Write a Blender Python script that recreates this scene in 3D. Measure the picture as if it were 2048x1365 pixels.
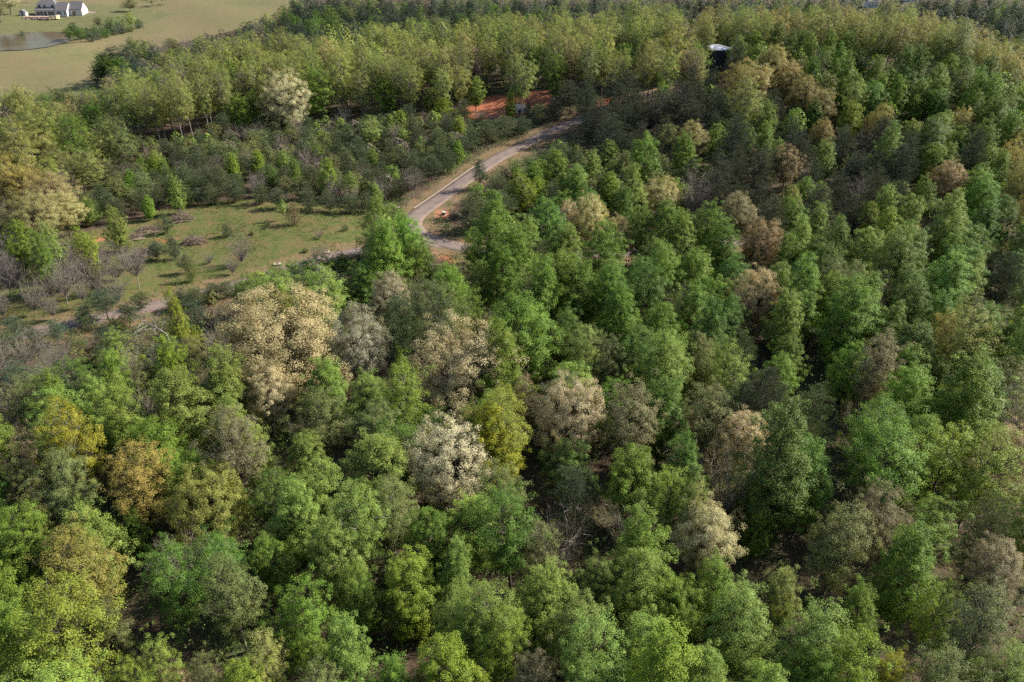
import bpy, math, random
import numpy as np

for o in list(bpy.data.objects):
    bpy.data.objects.remove(o, do_unlink=True)
SC = bpy.context.scene
COL = SC.collection

# ------------------------------------------------------------------ camera, sky, sun, exposure
CAM_H, PITCH, LENS = 75.0, math.radians(28.0), 28.0
cam_d = bpy.data.cameras.new('camera')
cam_d.lens, cam_d.sensor_width, cam_d.clip_start, cam_d.clip_end = LENS, 36.0, 1.0, 20000.0
cam = bpy.data.objects.new('camera', cam_d)
COL.objects.link(cam)
cam.location = (0, 0, CAM_H)
cam.rotation_euler = (math.pi / 2 - PITCH, 0, 0)
SC.camera = cam

SUN_AZ, SUN_EL = math.radians(72), math.radians(37)     # azimuth clockwise from +Y (the view direction)
world = bpy.data.worlds.new('World')
SC.world = world
world.use_nodes = True
wn = world.node_tree.nodes
wl = world.node_tree.links
wn.clear()
w_out = wn.new('ShaderNodeOutputWorld')
w_bg = wn.new('ShaderNodeBackground')
w_sky = wn.new('ShaderNodeTexSky')
w_sky.sky_type = 'NISHITA'
w_sky.sun_disc = False
w_sky.sun_elevation = SUN_EL
w_sky.sun_rotation = SUN_AZ
w_sky.air_density, w_sky.dust_density, w_sky.ozone_density = 1.0, 1.0, 1.0
w_bg.inputs['Strength'].default_value = 0.082
wl.new(w_sky.outputs[0], w_bg.inputs[0])
wl.new(w_bg.outputs[0], w_out.inputs[0])
sun_d = bpy.data.lights.new('sun', 'SUN')
sun_d.energy, sun_d.angle, sun_d.color = 5.0, math.radians(0.53), (1.0, 0.93, 0.82)
sun = bpy.data.objects.new('sun', sun_d)
COL.objects.link(sun)
sun.location = (300, 300, 300)
sun.rotation_euler = (math.pi / 2 - SUN_EL, 0, math.pi - SUN_AZ)
SC.view_settings.view_transform = 'Standard'
SC.view_settings.look = 'None'
SC.view_settings.exposure = 1.2
SC.view_settings.gamma = 1.0
SC.view_settings.use_curve_mapping = False
SC.render.engine = 'CYCLES'
SC.cycles.max_bounces = 4
SC.cycles.diffuse_bounces = 2
SC.cycles.glossy_bounces = 2
SC.cycles.transmission_bounces = 4
SC.cycles.transparent_max_bounces = 4
SC.cycles.volume_bounces = 0
SC.cycles.use_denoising = False
SC.cycles.denoising_prefilter = 'ACCURATE'
SC.cycles.use_adaptive_sampling = True
SC.cycles.adaptive_threshold = 0.022
SC.cycles.adaptive_min_samples = 32

# ------------------------------------------------------------------ geometry of the place
FPX = 2048 * LENS / 36.0
CP, SP = math.cos(PITCH), math.sin(PITCH)


def ray(u, v):
    x, y = (u - 1024) / FPX, -(v - 682.5) / FPX
    return x, CP + y * SP, -SP + y * CP


def proj(x, y, z):
    zz = z - CAM_H
    t = y * CP - zz * SP
    yy = y * SP + zz * CP
    return 1024 + FPX * x / t, 682.5 - FPX * yy / t, t


def sst(a, b, x):
    t = np.clip((x - a) / (b - a), 0, 1)
    return t * t * (3 - 2 * t)


POND_Z = 8.0
POND = None


def poly_sd(poly, x, y):
    """signed distance to a polygon, negative inside"""
    x = np.asarray(x, float)
    y = np.asarray(y, float)
    d = np.full(x.shape, 1e9)
    ins = np.zeros(x.shape, bool)
    n = len(poly)
    for i in range(n):
        x0, y0 = poly[i][0], poly[i][1]
        x1, y1 = poly[(i + 1) % n][0], poly[(i + 1) % n][1]
        dx, dy = x1 - x0, y1 - y0
        t = np.clip(((x - x0) * dx + (y - y0) * dy) / (dx * dx + dy * dy + 1e-9), 0, 1)
        d = np.minimum(d, np.hypot(x - x0 - t * dx, y - y0 - t * dy))
        c = ((y0 > y) != (y1 > y)) & (x < (x1 - x0) * (y - y0) / (y1 - y0 + 1e-12) + x0)
        ins ^= c
    return np.where(ins, -d, d)


def terrain(x, y):
    x = np.asarray(x, float)
    y = np.asarray(y, float)
    A = np.interp(x, [-400, -300, -180, -80, 0, 60, 110, 158, 167, 176, 187, 197, 230, 330, 450], [0, 1, 2, 4.5, 11, 16, 19, 19.5, 17.5, 14, 11, 9, 6, 2, 0.5])
    yc = np.interp(x, [-300, -200, -80, 0, 100, 180, 260, 350], [320, 335, 395, 388, 372, 335, 300, 280])
    y0 = np.interp(x, [-300, -100, 0, 100, 300], [205, 232, 215, 185, 150])
    z = A * sst(0, 1, (y - y0) / (yc - y0)) * (1 - sst(0, 1, (y - yc) / 130.0))
    fl = np.interp(y, [380, 470, 560, 640, 700, 900, 1500, 6000], [0, 3, 8, 13, 16, 22, 42, 160])
    fr = np.interp(y, [400, 450, 530, 700, 1000, 1500, 6000], [0, -1, -5, 2, 14, 36, 160])
    w = sst(-190, 20, x)
    z = z + fl * (1 - w) + fr * w
    z = z + 0.9 * np.sin(x / 31.0 + 1.3) * np.sin(y / 43.0) + 0.5 * np.sin(x / 13.0 + y / 17.0)
    if POND is not None:
        sd = poly_sd(POND, x, y)
        k = sst(0.0, 70.0, sd)
        z = (POND_Z - 0.6) * (1 - k) + z * k
        z = np.where((sd > 0) & (sd < 70), np.maximum(z, POND_Z - 0.6 + np.minimum(sd * 0.1, 1.0) - np.maximum(sd - 18.0, 0) * 0.22), z)
    return z


def hit(u, v, h=0.0, tmax=2500.0):
    """where the sight line of a photo point meets the terrain raised by h"""
    dx, dy, dz = ray(u, v)
    ts = np.concatenate([np.linspace(25, 500, 240), np.geomspace(505, tmax, 120)])
    g = CAM_H + dz * ts - terrain(dx * ts, dy * ts) - h
    k = np.argmax(g < 0)
    if g[k] >= 0:
        return None
    if k == 0:
        return dx * ts[0], dy * ts[0], ts[0]
    a, b = ts[k - 1], ts[k]
    t = a + (b - a) * g[k - 1] / (g[k - 1] - g[k])
    return dx * t, dy * t, t


def wpoly(pts):
    out = []
    for u, v in pts:
        p = hit(u, v)
        if p is not None:
            out.append((p[0], p[1]))
    return out


# the pond lies flat behind the field's dam
_p = []
for u, v in [(-160, 78), (-60, 72), (0, 71), (50, 66), (100, 64), (140, 66), (143, 74), (128, 84), (95, 93), (50, 99), (0, 101), (-80, 102), (-160, 96)]:
    d = ray(u, v)
    t = (POND_Z - CAM_H) / d[2]
    _p.append((d[0] * t, d[1] * t))
POND = _p

# ------------------------------------------------------------------ object helpers


def link(o, parent=None):
    COL.objects.link(o)
    if parent is not None:
        o.parent = parent
    return o


def tag(o, label=None, cat=None, group=None, kind=None):
    if label:
        o['label'] = label
    if cat:
        o['category'] = cat
    if group:
        o['group'] = group
    if kind:
        o['kind'] = kind
    return o


def empty(name, loc, rz=0.0):
    o = bpy.data.objects.new(name, None)
    o.empty_display_size = 0.5
    o.location = loc
    o.rotation_euler = (0, 0, rz)
    return link(o)


def np_mesh(name, V, F, mats, tint=None, smooth=False, mat_idx=None):
    """mesh from a vertex array and a face array (all faces with the same corner count, or a list of such arrays)"""
    me = bpy.data.meshes.new(name)
    Fs = F if isinstance(F, list) else [F]
    Fs = [f for f in Fs if len(f)]
    nl = sum(f.size for f in Fs)
    nf = sum(len(f) for f in Fs)
    me.vertices.add(len(V))
    me.vertices.foreach_set('co', np.ascontiguousarray(V, dtype=np.float32).ravel())
    me.loops.add(nl)
    me.loops.foreach_set('vertex_index', np.concatenate([f.ravel() for f in Fs]).astype(np.int32))
    me.polygons.add(nf)
    st, c = [], 0
    for f in Fs:
        st.append(c + np.arange(len(f)) * f.shape[1])
        c += f.size
    me.polygons.foreach_set('loop_start', np.concatenate(st).astype(np.int32))
    if smooth:
        me.polygons.foreach_set('use_smooth', np.ones(nf, bool))
    if mat_idx is not None:
        me.polygons.foreach_set('material_index', mat_idx.astype(np.int32))
    me.update(calc_edges=True)
    if tint is not None:
        at = me.attributes.new('tint', 'FLOAT', 'POINT')
        at.data.foreach_set('value', tint.astype(np.float32))
    for m in (mats if isinstance(mats, (list, tuple)) else [mats]):
        me.materials.append(m)
    return me


def obj(name, me, parent=None, loc=None):
    o = bpy.data.objects.new(name, me)
    if loc is not None:
        o.location = loc
    return link(o, parent)


class MB:
    """collects boxes, bars, tubes and faces into one mesh"""

    def __init__(self):
        self.v, self.f = [], []

    def face(self, pts):
        n = len(self.v)
        self.v += [tuple(p) for p in pts]
        self.f.append(tuple(range(n, n + len(pts))))

    def box(self, x0, x1, y0, y1, z0, z1):
        n = len(self.v)
        self.v += [(x0, y0, z0), (x1, y0, z0), (x1, y1, z0), (x0, y1, z0), (x0, y0, z1), (x1, y0, z1), (x1, y1, z1), (x0, y1, z1)]
        for q in ((0, 3, 2, 1), (4, 5, 6, 7), (0, 1, 5, 4), (1, 2, 6, 5), (2, 3, 7, 6), (3, 0, 4, 7)):
            self.f.append(tuple(n + k for k in q))
        return self

    def prism(self, poly, a, b, axis='x'):
        """polygon (p,q) extruded from a to b; axis x: (p,q)=(y,z); axis y: (p,q)=(x,z); axis z: (p,q)=(x,y)"""
        mk = {'x': lambda p, q, s: (s, p, q), 'y': lambda p, q, s: (p, s, q), 'z': lambda p, q, s: (p, q, s)}[axis]
        n, k = len(self.v), len(poly)
        self.v += [mk(p, q, a) for p, q in poly] + [mk(p, q, b) for p, q in poly]
        self.f.append(tuple(n + i for i in range(k)))
        self.f.append(tuple(n + k + i for i in reversed(range(k))))
        for i in range(k):
            j = (i + 1) % k
            self.f.append((n + i, n + k + i, n + k + j, n + j))
        return self

    def tube(self, pts, rad, n=6, cap=True):
        pts = [np.array(p, float) for p in pts]
        base = len(self.v)
        for i, p in enumerate(pts):
            d = pts[min(i + 1, len(pts) - 1)] - pts[max(i - 1, 0)]
            d = d / (np.linalg.norm(d) + 1e-9)
            a = np.cross(d, (0.31, 0.77, 0.11) if abs(d[2]) > .8 else (0, 0, 1.0))
            a = a / (np.linalg.norm(a) + 1e-9)
            b = np.cross(d, a)
            r = rad[i] if hasattr(rad, '__len__') else rad
            for k in range(n):
                w = 2 * math.pi * k / n
                self.v.append(tuple(p + r * (math.cos(w) * a + math.sin(w) * b)))
        for i in range(len(pts) - 1):
            for k in range(n):
                k2 = (k + 1) % n
                self.f.append((base + i * n + k, base + i * n + k2, base + (i + 1) * n + k2, base + (i + 1) * n + k))
        if cap:
            self.f.append(tuple(base + k for k in reversed(range(n))))
            e = base + (len(pts) - 1) * n
            self.f.append(tuple(e + k for k in range(n)))
        return self

    def mesh(self, name, mat, smooth=False):
        me = bpy.data.meshes.new(name)
        me.from_pydata(self.v, [], self.f)
        if smooth:
            me.polygons.foreach_set('use_smooth', np.ones(len(self.f), bool))
        me.materials.append(mat)
        me.update()
        return me

    def build(self, name, mat, parent=None, smooth=False):
        return obj(name, self.mesh(name, mat, smooth), parent)


# ------------------------------------------------------------------ materials


def mat_new(name):
    m = bpy.data.materials.new(name)
    m.use_nodes = True
    nt = m.node_tree
    b = nt.nodes['Principled BSDF']
    return m, nt, b


def mixc(nt, fac, a, b, blend='MIX'):
    n = nt.nodes.new('ShaderNodeMix')
    n.data_type = 'RGBA'
    n.blend_type = blend
    for s, val in ((n.inputs[0], fac), (n.inputs[6], a), (n.inputs[7], b)):
        if hasattr(val, 'links') or hasattr(val, 'is_output'):
            nt.links.new(val, s)
        else:
            s.default_value = val if not isinstance(val, tuple) else (val[0], val[1], val[2], 1)
    return n.outputs[2]


def mth(nt, op, a, b=None, c=None, clamp=False):
    n = nt.nodes.new('ShaderNodeMath')
    n.operation = op
    n.use_clamp = clamp
    for i, val in enumerate((a, b, c)):
        if val is None:
            continue
        if hasattr(val, 'is_output'):
            nt.links.new(val, n.inputs[i])
        else:
            n.inputs[i].default_value = val
    return n.outputs[0]


def noise(nt, scale, detail=3, rough=0.55, vec=None, dist=0.0):
    n = nt.nodes.new('ShaderNodeTexNoise')
    n.inputs['Scale'].default_value = scale
    n.inputs['Detail'].default_value = detail
    n.inputs['Roughness'].default_value = rough
    n.inputs['Distortion'].default_value = dist
    if vec is not None:
        nt.links.new(vec, n.inputs['Vector'])
    return n.outputs[0]


def ramp(nt, fac, stops):
    n = nt.nodes.new('ShaderNodeValToRGB')
    e = n.color_ramp.elements
    while len(e) < len(stops):
        e.new(0.5)
    for k, (p, c) in enumerate(stops):
        e[k].position = p
        e[k].color = (c[0], c[1], c[2], 1) if isinstance(c, tuple) else (c, c, c, 1)
    nt.links.new(fac, n.inputs[0])
    return n.outputs[0]


def wpos(nt):
    return nt.nodes.new('ShaderNodeNewGeometry').outputs['Position']


def simple(name, col, rough=0.7, var=0.15, scale=1.0, metal=0.0, obj_coords=True, spec=0.3):
    m, nt, b = mat_new(name)
    tc = nt.nodes.new('ShaderNodeTexCoord').outputs['Object']
    n = noise(nt, scale, 4, 0.6, tc)
    f = mth(nt, 'MULTIPLY_ADD', n, 2 * var, 1 - var)
    vm = nt.nodes.new('ShaderNodeVectorMath')
    vm.operation = 'SCALE'
    vm.inputs[0].default_value = col
    nt.links.new(f, vm.inputs['Scale'])
    nt.links.new(vm.outputs[0], b.inputs['Base Color'])
    b.inputs['Roughness'].default_value = rough
    b.inputs['Metallic'].default_value = metal
    b.inputs['Specular IOR Level'].default_value = spec
    return m


def leaf_material(name, transl=0.30, var=0.38, hue=0.0, gloss=0.14, rough=0.5):
    """leaf colour = the object's own colour, varied leaf by leaf and clump by clump; alpha mixes a browner tone into some clumps"""
    m, nt, b = mat_new(name)
    oi = nt.nodes.new('ShaderNodeObjectInfo')
    at = nt.nodes.new('ShaderNodeAttribute')
    at.attribute_name = 'tint'
    t = at.outputs['Fac']
    f = mth(nt, 'MULTIPLY_ADD', t, 2 * var, 1 - var)
    sc = nt.nodes.new('ShaderNodeVectorMath')
    sc.operation = 'SCALE'
    nt.links.new(oi.outputs['Color'], sc.inputs[0])
    nt.links.new(f, sc.inputs['Scale'])
    hs = nt.nodes.new('ShaderNodeHueSaturation')
    hv = mth(nt, 'MULTIPLY_ADD', t, -0.03, 0.515 + hue)
    nt.links.new(hv, hs.inputs['Hue'])
    hs.inputs['Saturation'].default_value = 1.0
    nt.links.new(sc.outputs[0], hs.inputs['Color'])
    nz = noise(nt, 0.45, 2, 0.5, nt.nodes.new('ShaderNodeTexCoord').outputs['Object'])
    nz = mth(nt, 'MULTIPLY_ADD', nz, 3.0, -1.05, clamp=True)
    inv = mth(nt, 'SUBTRACT', 1.0, oi.outputs['Alpha'])
    fac = mth(nt, 'MULTIPLY', nz, inv)
    col = mixc(nt, fac, hs.outputs[0], (0.15, 0.15, 0.06))
    nt.links.new(col, b.inputs['Base Color'])
    b.inputs['Roughness'].default_value = rough
    b.inputs['Specular IOR Level'].default_value = gloss
    tr = nt.nodes.new('ShaderNodeBsdfTranslucent')
    tcol = mixc(nt, 1.0, col, (1.15, 1.1, 0.6), 'MULTIPLY')
    nt.links.new(tcol, tr.inputs['Color'])
    mx = nt.nodes.new('ShaderNodeMixShader')
    mx.inputs[0].default_value = transl
    nt.links.new(b.outputs[0], mx.inputs[1])
    nt.links.new(tr.outputs[0], mx.inputs[2])
    nt.links.new(mx.outputs[0], nt.nodes['Material Output'].inputs['Surface'])
    return m


M = {}
M['leaf'] = leaf_material('broad leaves')
M['needle'] = leaf_material('pine needles', transl=0.22, var=0.4, gloss=0.2, rough=0.6)
M['twig'] = leaf_material('bare twigs', transl=0.12, var=0.3, gloss=0.15, rough=0.8)
M['bark'] = simple('grey brown bark', (0.085, 0.07, 0.055), 0.9, 0.35, 2.5, spec=0.1)
M['pale_bark'] = simple('pale grey bark', (0.19, 0.17, 0.145), 0.85, 0.3, 2.0, spec=0.1)
M['dark_bark'] = simple('dark pine bark', (0.055, 0.045, 0.038), 0.9, 0.35, 3.0, spec=0.1)
# ------------------------------------------------------------------ roads (world polylines), cover polygons


def spline(pts, step=2.0):
    P = np.array(pts, float)
    P = np.vstack([2 * P[0] - P[1], P, 2 * P[-1] - P[-2]])
    out = []
    for i in range(1, len(P) - 2):
        p0, p1, p2, p3 = P[i - 1:i + 3]
        n = max(2, int(np.linalg.norm(p2 - p1) / step))
        for k in range(n):
            t = k / n
            out.append(0.5 * (2 * p1 + (p2 - p0) * t + (2 * p0 - 5 * p1 + 4 * p2 - p3) * t * t + (3 * p1 - p0 - 3 * p2 + p3) * t ** 3))
    out.append(P[-2])
    return np.array(out)


MAIN_PX = [(-160, 716), (-60, 694), (60, 667), (140, 650), (240, 628), (400, 590), (600, 533), (690, 509), (790, 492), (870, 489), (930, 496), (1000, 504), (1150, 510),
           (1330, 500), (1490, 484), (1650, 488), (1780, 490), (1930, 484), (2060, 470), (2200, 455)]
UP_PX = [(940, 500), (902, 491), (866, 481), (838, 467), (824, 450), (832, 433), (855, 415), (900, 383), (945, 351), (1000, 314), (1060, 284), (1110, 259), (1170, 236), (1222, 214), (1270, 198), (1330, 182)]
MAIN = spline(wpoly(MAIN_PX))
UP = spline(wpoly(UP_PX))
MAIN_W, UP_W = 5.4, 5.6


def road_dist(x, y, R):
    d = np.full(np.shape(x), 1e9)
    for i in range(0, len(R) - 1, 2):
        a, b = R[i], R[min(i + 2, len(R) - 1)]
        e = b - a
        t = np.clip(((x - a[0]) * e[0] + (y - a[1]) * e[1]) / (e @ e + 1e-9), 0, 1)
        d = np.minimum(d, np.hypot(x - a[0] - t * e[0], y - a[1] - t * e[1]))
    return d


MEADOW_PX = [(-80, 640), (-80, 560), (60, 545), (130, 520), (170, 490), (150, 470), (250, 445), (330, 418), (480, 398), (640, 402), (760, 428), (800, 455), (790, 480), (690, 500), (600, 526), (400, 583), (240, 622), (60, 660)]
CLAYS_PX = [[(925, 218), (960, 198), (1030, 187), (1098, 182), (1104, 212), (1060, 226), (1000, 238), (935, 240)],
            [(1190, 207), (1215, 196), (1262, 186), (1262, 196), (1225, 208), (1195, 216)],
            [(1330, 124), (1372, 120), (1420, 128), (1410, 146), (1340, 146)],
            [(882, 508), (908, 510), (916, 520), (902, 536), (888, 534)],
            [(192, 474), (208, 472), (204, 482), (194, 483)],
            [(876, 424), (898, 422), (896, 436), (878, 440)],
            [(312, 479), (336, 478), (334, 484), (314, 486)]]
FIELD_PX = [(-300, 200), (0, 196), (215, 192), (212, 150), (260, 118), (345, 88), (470, 60), (560, 38), (590, 8), (640, -25), (380, -25), (230, -10), (-300, -10)]
LAWN_PX = [(-300, 96), (0, 90), (150, 82), (265, 58), (345, 30), (300, 18), (215, 10), (-300, 12)]
MEADOW = wpoly(MEADOW_PX)
CLAYS = [wpoly(c) for c in CLAYS_PX]
FIELD = wpoly(FIELD_PX)
LAWN = wpoly(LAWN_PX)


def axis(parts):
    a = []
    for s, e, st in parts:
        a += list(np.arange(s, e, st))
    return np.array(sorted(set(a + [parts[-1][1]])))


gx = np.concatenate([-np.geomspace(4800, 420, 22), axis([(-400, -240, 8), (-240, 240, 2.4), (240, 400, 8)]), np.geomspace(420, 4800, 22)])
gy = np.concatenate([[-1500, -600, -250, -100, 0], axis([(20, 480, 2.4), (480, 760, 7)]), np.geomspace(775, 6000, 34)])
GX, GY = np.meshgrid(gx, gy)
fx, fy = GX.ravel(), GY.ravel()
GZ = terrain(fx, fy)
nx, ny = len(gx), len(gy)
ii = np.arange((ny - 1) * nx).reshape(ny - 1, nx)[:, :-1].ravel()
GF = np.stack([ii, ii + 1, ii + nx + 1, ii + nx], 1)

# ground cover masks per vertex (world polygons, blurred edges broken up by noise in the shader)
sd_m = np.clip(0.5 - poly_sd(MEADOW, fx, fy) / 8.0, 0, 1)
sd_c = np.zeros_like(fx)
for c in CLAYS:
    sd_c = np.maximum(sd_c, np.clip(0.5 - poly_sd(c, fx, fy) / 6.0, 0, 1))
sd_f = np.clip(0.5 - poly_sd(FIELD, fx, fy) / 14.0, 0, 1)
sd_l = np.clip(0.5 - poly_sd(LAWN, fx, fy) / 16.0, 0, 1) * sd_f
rd = np.minimum(road_dist(fx, fy, MAIN) - MAIN_W / 2, road_dist(fx, fy, UP) - UP_W / 2)
sd_v = np.clip(1.15 - rd / 6.5, 0, 1)


def ground_material():
    m, nt, b = mat_new('forest floor, meadow, field and red clay')
    pos = wpos(nt)

    def attr(n):
        a = nt.nodes.new('ShaderNodeAttribute')
        a.attribute_name = n
        return a
    cov = attr('cover')
    sep = nt.nodes.new('ShaderNodeSeparateColor')
    nt.links.new(cov.outputs['Color'], sep.inputs[0])
    lawn = attr('lawn').outputs['Fac']
    verge = attr('verge').outputs['Fac']
    big = noise(nt, 0.035, 3, 0.55, pos)
    mid = noise(nt, 0.22, 4, 0.6, pos)
    fine = noise(nt, 1.6, 5, 0.65, pos)
    vfine = noise(nt, 6.0, 3, 0.6, pos)

    def edge(mask, amt=0.7, k=5.0):
        d = mth(nt, 'MULTIPLY_ADD', mth(nt, 'ADD', mid, fine), amt, -amt)
        s = mth(nt, 'ADD', mask, d)
        return mth(nt, 'MULTIPLY_ADD', s, k, 0.5 - 0.5 * k, clamp=True)
    litter = ramp(nt, mth(nt, 'MULTIPLY_ADD', fine, 0.6, mth(nt, 'MULTIPLY', mid, 0.4)),
                  [(0.28, (0.028, 0.021, 0.014)), (0.45, (0.068, 0.046, 0.032)), (0.58, (0.104, 0.070, 0.053)), (0.74, (0.136, 0.100, 0.076))])
    moss = ramp(nt, fine, [(0.3, (0.024, 0.036, 0.011)), (0.7, (0.068, 0.088, 0.028))])
    litter = mixc(nt, mth(nt, 'MULTIPLY_ADD', mth(nt, 'ADD', big, mid), 2.6, -2.35, clamp=True), litter, moss)
    gfac = mth(nt, 'MULTIPLY_ADD', mid, 0.55, mth(nt, 'MULTIPLY', fine, 0.45))
    grass = ramp(nt, gfac, [(0.32, (0.042, 0.062, 0.014)), (0.44, (0.082, 0.102, 0.026)), (0.51, (0.112, 0.112, 0.040)), (0.58, (0.150, 0.100, 0.050)), (0.66, (0.130, 0.112, 0.052)), (0.76, (0.18, 0.09, 0.05))])
    grass = mixc(nt, mth(nt, 'MULTIPLY', vfine, 0.5), grass, (0.045, 0.055, 0.018))
    clay = ramp(nt, gfac, [(0.3, (0.19, 0.065, 0.034)), (0.5, (0.36, 0.130, 0.068)), (0.7, (0.46, 0.21, 0.12))])
    straw = noise(nt, 0.012, 4, 0.6, pos)
    field = ramp(nt, mth(nt, 'MULTIPLY_ADD', straw, 0.6, mth(nt, 'MULTIPLY', mid, 0.4)),
                 [(0.35, (0.096, 0.102, 0.042)), (0.47, (0.128, 0.118, 0.056)), (0.58, (0.146, 0.118, 0.062)), (0.7, (0.158, 0.121, 0.070))])
    lawnc = ramp(nt, mid, [(0.35, (0.092, 0.099, 0.042)), (0.65, (0.122, 0.120, 0.055))])
    vergec = ramp(nt, gfac, [(0.32, (0.059, 0.073, 0.023)), (0.48, (0.140, 0.105, 0.056)), (0.6, (0.189, 0.122, 0.073)), (0.75, (0.210, 0.112, 0.063))])
    col = mixc(nt, edge(sep.outputs[0]), litter, grass)
    col = mixc(nt, mth(nt, 'MULTIPLY', edge(verge, 0.9, 3.0), 0.85), col, vergec)
    fcol = mixc(nt, edge(lawn, 0.5, 2.5), field, lawnc)
    col = mixc(nt, edge(sep.outputs[2], 0.3), col, fcol)
    col = mixc(nt, edge(sep.outputs[1], 1.3, 3.0), col, clay)
    nt.links.new(col, b.inputs['Base Color'])
    b.inputs['Roughness'].default_value = 0.95
    b.inputs['Specular IOR Level'].default_value = 0.1
    bp = nt.nodes.new('ShaderNodeBump')
    bp.inputs['Strength'].default_value = 0.9
    bp.inputs['Distance'].default_value = 0.16
    nt.links.new(mth(nt, 'ADD', fine, mth(nt, 'MULTIPLY', vfine, 0.5)), bp.inputs['Height'])
    nt.links.new(bp.outputs[0], b.inputs['Normal'])
    return m


M['ground'] = ground_material()
gme = np_mesh('ground', np.stack([fx, fy, GZ], 1), GF, M['ground'], smooth=True)
ca = gme.attributes.new('cover', 'FLOAT_COLOR', 'POINT')
ca.data.foreach_set('color', np.stack([sd_m, sd_c, sd_f, np.ones_like(fx)], 1).astype(np.float32).ravel())
for nm, arr in (('lawn', sd_l), ('verge', sd_v)):
    aa = gme.attributes.new(nm, 'FLOAT', 'POINT')
    aa.data.foreach_set('value', arr.astype(np.float32))
tag(obj('ground', gme), kind='structure')


def asphalt():
    m, nt, b = mat_new('worn pinkish grey asphalt')
    pos = wpos(nt)
    n1 = noise(nt, 0.35, 4, 0.6, pos)
    n2 = noise(nt, 9.0, 3, 0.6, pos)
    at = nt.nodes.new('ShaderNodeAttribute')
    at.attribute_name = 'tint'
    # tracks worn along the lanes, dust of red clay gathering at the edges
    c = ramp(nt, mth(nt, 'MULTIPLY_ADD', n1, 0.7, mth(nt, 'MULTIPLY', n2, 0.3)), [(0.3, (0.105, 0.082, 0.074)), (0.5, (0.158, 0.122, 0.105)), (0.7, (0.20, 0.150, 0.122))])
    edge = mth(nt, 'MULTIPLY_ADD', at.outputs['Fac'], 1.6, mth(nt, 'MULTIPLY_ADD', n1, 1.2, -1.35), clamp=True)
    c = mixc(nt, edge, c, (0.194, 0.126, 0.090))
    nt.links.new(c, b.inputs['Base Color'])
    b.inputs['Roughness'].default_value = 0.85
    b.inputs['Specular IOR Level'].default_value = 0.2
    return m


M['asphalt'] = asphalt()
M['kerb'] = simple('weathered pale concrete', (0.22, 0.17, 0.14), 0.85, 0.25, 0.6)


def strip(name, R, offs, lift, mat, tints=None, j0=0, j1=None):
    """a sheet along a polyline; offs = lateral offsets, lift = height above the terrain at each"""
    R = R[j0:j1]
    T = np.gradient(R, axis=0)
    T /= np.linalg.norm(T, axis=1)[:, None]
    Nn = np.stack([-T[:, 1], T[:, 0]], 1)
    k = len(offs)
    V = []
    for o_, l_ in zip(offs, lift):
        P = R + Nn * o_
        V.append(np.column_stack([P, terrain(P[:, 0], P[:, 1]) + l_]))
    V = np.stack(V, 1).reshape(-1, 3)
    n = len(R)
    a = (np.arange(n - 1)[:, None] * k + np.arange(k - 1)[None]).ravel()
    F = np.stack([a, a + k, a + k + 1, a + 1], 1)
    ti = np.tile(np.array(tints if tints is not None else [0] * k, float), n)
    return obj(name, np_mesh(name, V, F, mat, tint=ti, smooth=False))


w = MAIN_W / 2
tag(strip('road', MAIN, [-w - .2, -w, -w * .5, 0, w * .5, w, w + .2], [-.3, .07, .09, .11, .09, .07, -.3], M['asphalt'], [1, 1, .2, .3, .2, 1, 1]), kind='structure')
w = UP_W / 2
tag(strip('road', UP, [-w - .2, -w, -w * .5, 0, w * .5, w, w + .2], [-.3, .075, .13, .15, .13, .075, -.3], M['asphalt'], [1, .9, .15, .35, .15, .9, 1]), kind='structure')
tag(strip('kerb', UP, [w + .22, w + .26, w + .62, w + .66], [-.2, .2, .2, -.2], M['kerb'], j0=16, j1=36), kind='structure')

# pond: flat water sheet with a murky brown body
m, nt, b = mat_new('murky pond water')
pos = wpos(nt)
df = nt.nodes.new('ShaderNodeBsdfDiffuse')
gl = nt.nodes.new('ShaderNodeBsdfGlossy')
gl.inputs['Roughness'].default_value = 0.08
nt.links.new(ramp(nt, noise(nt, 0.05, 3, 0.5, pos), [(0.3, (0.060, 0.050, 0.028)), (0.7, (0.10, 0.078, 0.045))]), df.inputs['Color'])
mx = nt.nodes.new('ShaderNodeMixShader')
mx.inputs[0].default_value = 0.22
nt.links.new(df.outputs[0], mx.inputs[1])
nt.links.new(gl.outputs[0], mx.inputs[2])
nt.links.new(mx.outputs[0], nt.nodes['Material Output'].inputs['Surface'])
bp = nt.nodes.new('ShaderNodeBump')
bp.inputs['Strength'].default_value = 0.25
bp.inputs['Distance'].default_value = 0.05
nt.links.new(noise(nt, 1.2, 3, 0.6, pos), bp.inputs['Height'])
nt.links.new(bp.outputs[0], gl.inputs['Normal'])
nt.nodes.remove(b)
M['water'] = m
cx_, cy_ = np.mean(np.array(POND), axis=0)
pp = [(x + (x - cx_) * .05, y + (y - cy_) * .05, POND_Z) for x, y in POND]
wm = MB()
wm.face(pp if True else pp[::-1])
wo = wm.build('pond_water', M['water'])
wo.data.flip_normals() if wo.data.polygons[0].normal.z < 0 else None
tag(wo, kind='structure')
# ------------------------------------------------------------------ tree library (alike trees share these meshes)


def unit(a):
    return a / (np.linalg.norm(a, axis=-1, keepdims=True) + 1e-9)


def leaves(P, Nrm, L, W, rng):
    n = len(P)
    r = unit(rng.normal(size=(n, 3)))
    t = unit(np.cross(Nrm, r))
    bt = np.cross(Nrm, t)
    L = (np.ones(n) * L)[:, None] * .5
    W = (np.ones(n) * W)[:, None] * .5
    fold = Nrm * W * rng.uniform(-.5, .5, (n, 1))
    V = np.stack([P - t * L, P + bt * W + fold, P + t * L, P - bt * W + fold], 1).reshape(-1, 3)
    F = np.arange(4 * n).reshape(n, 4)
    return V, F


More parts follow.
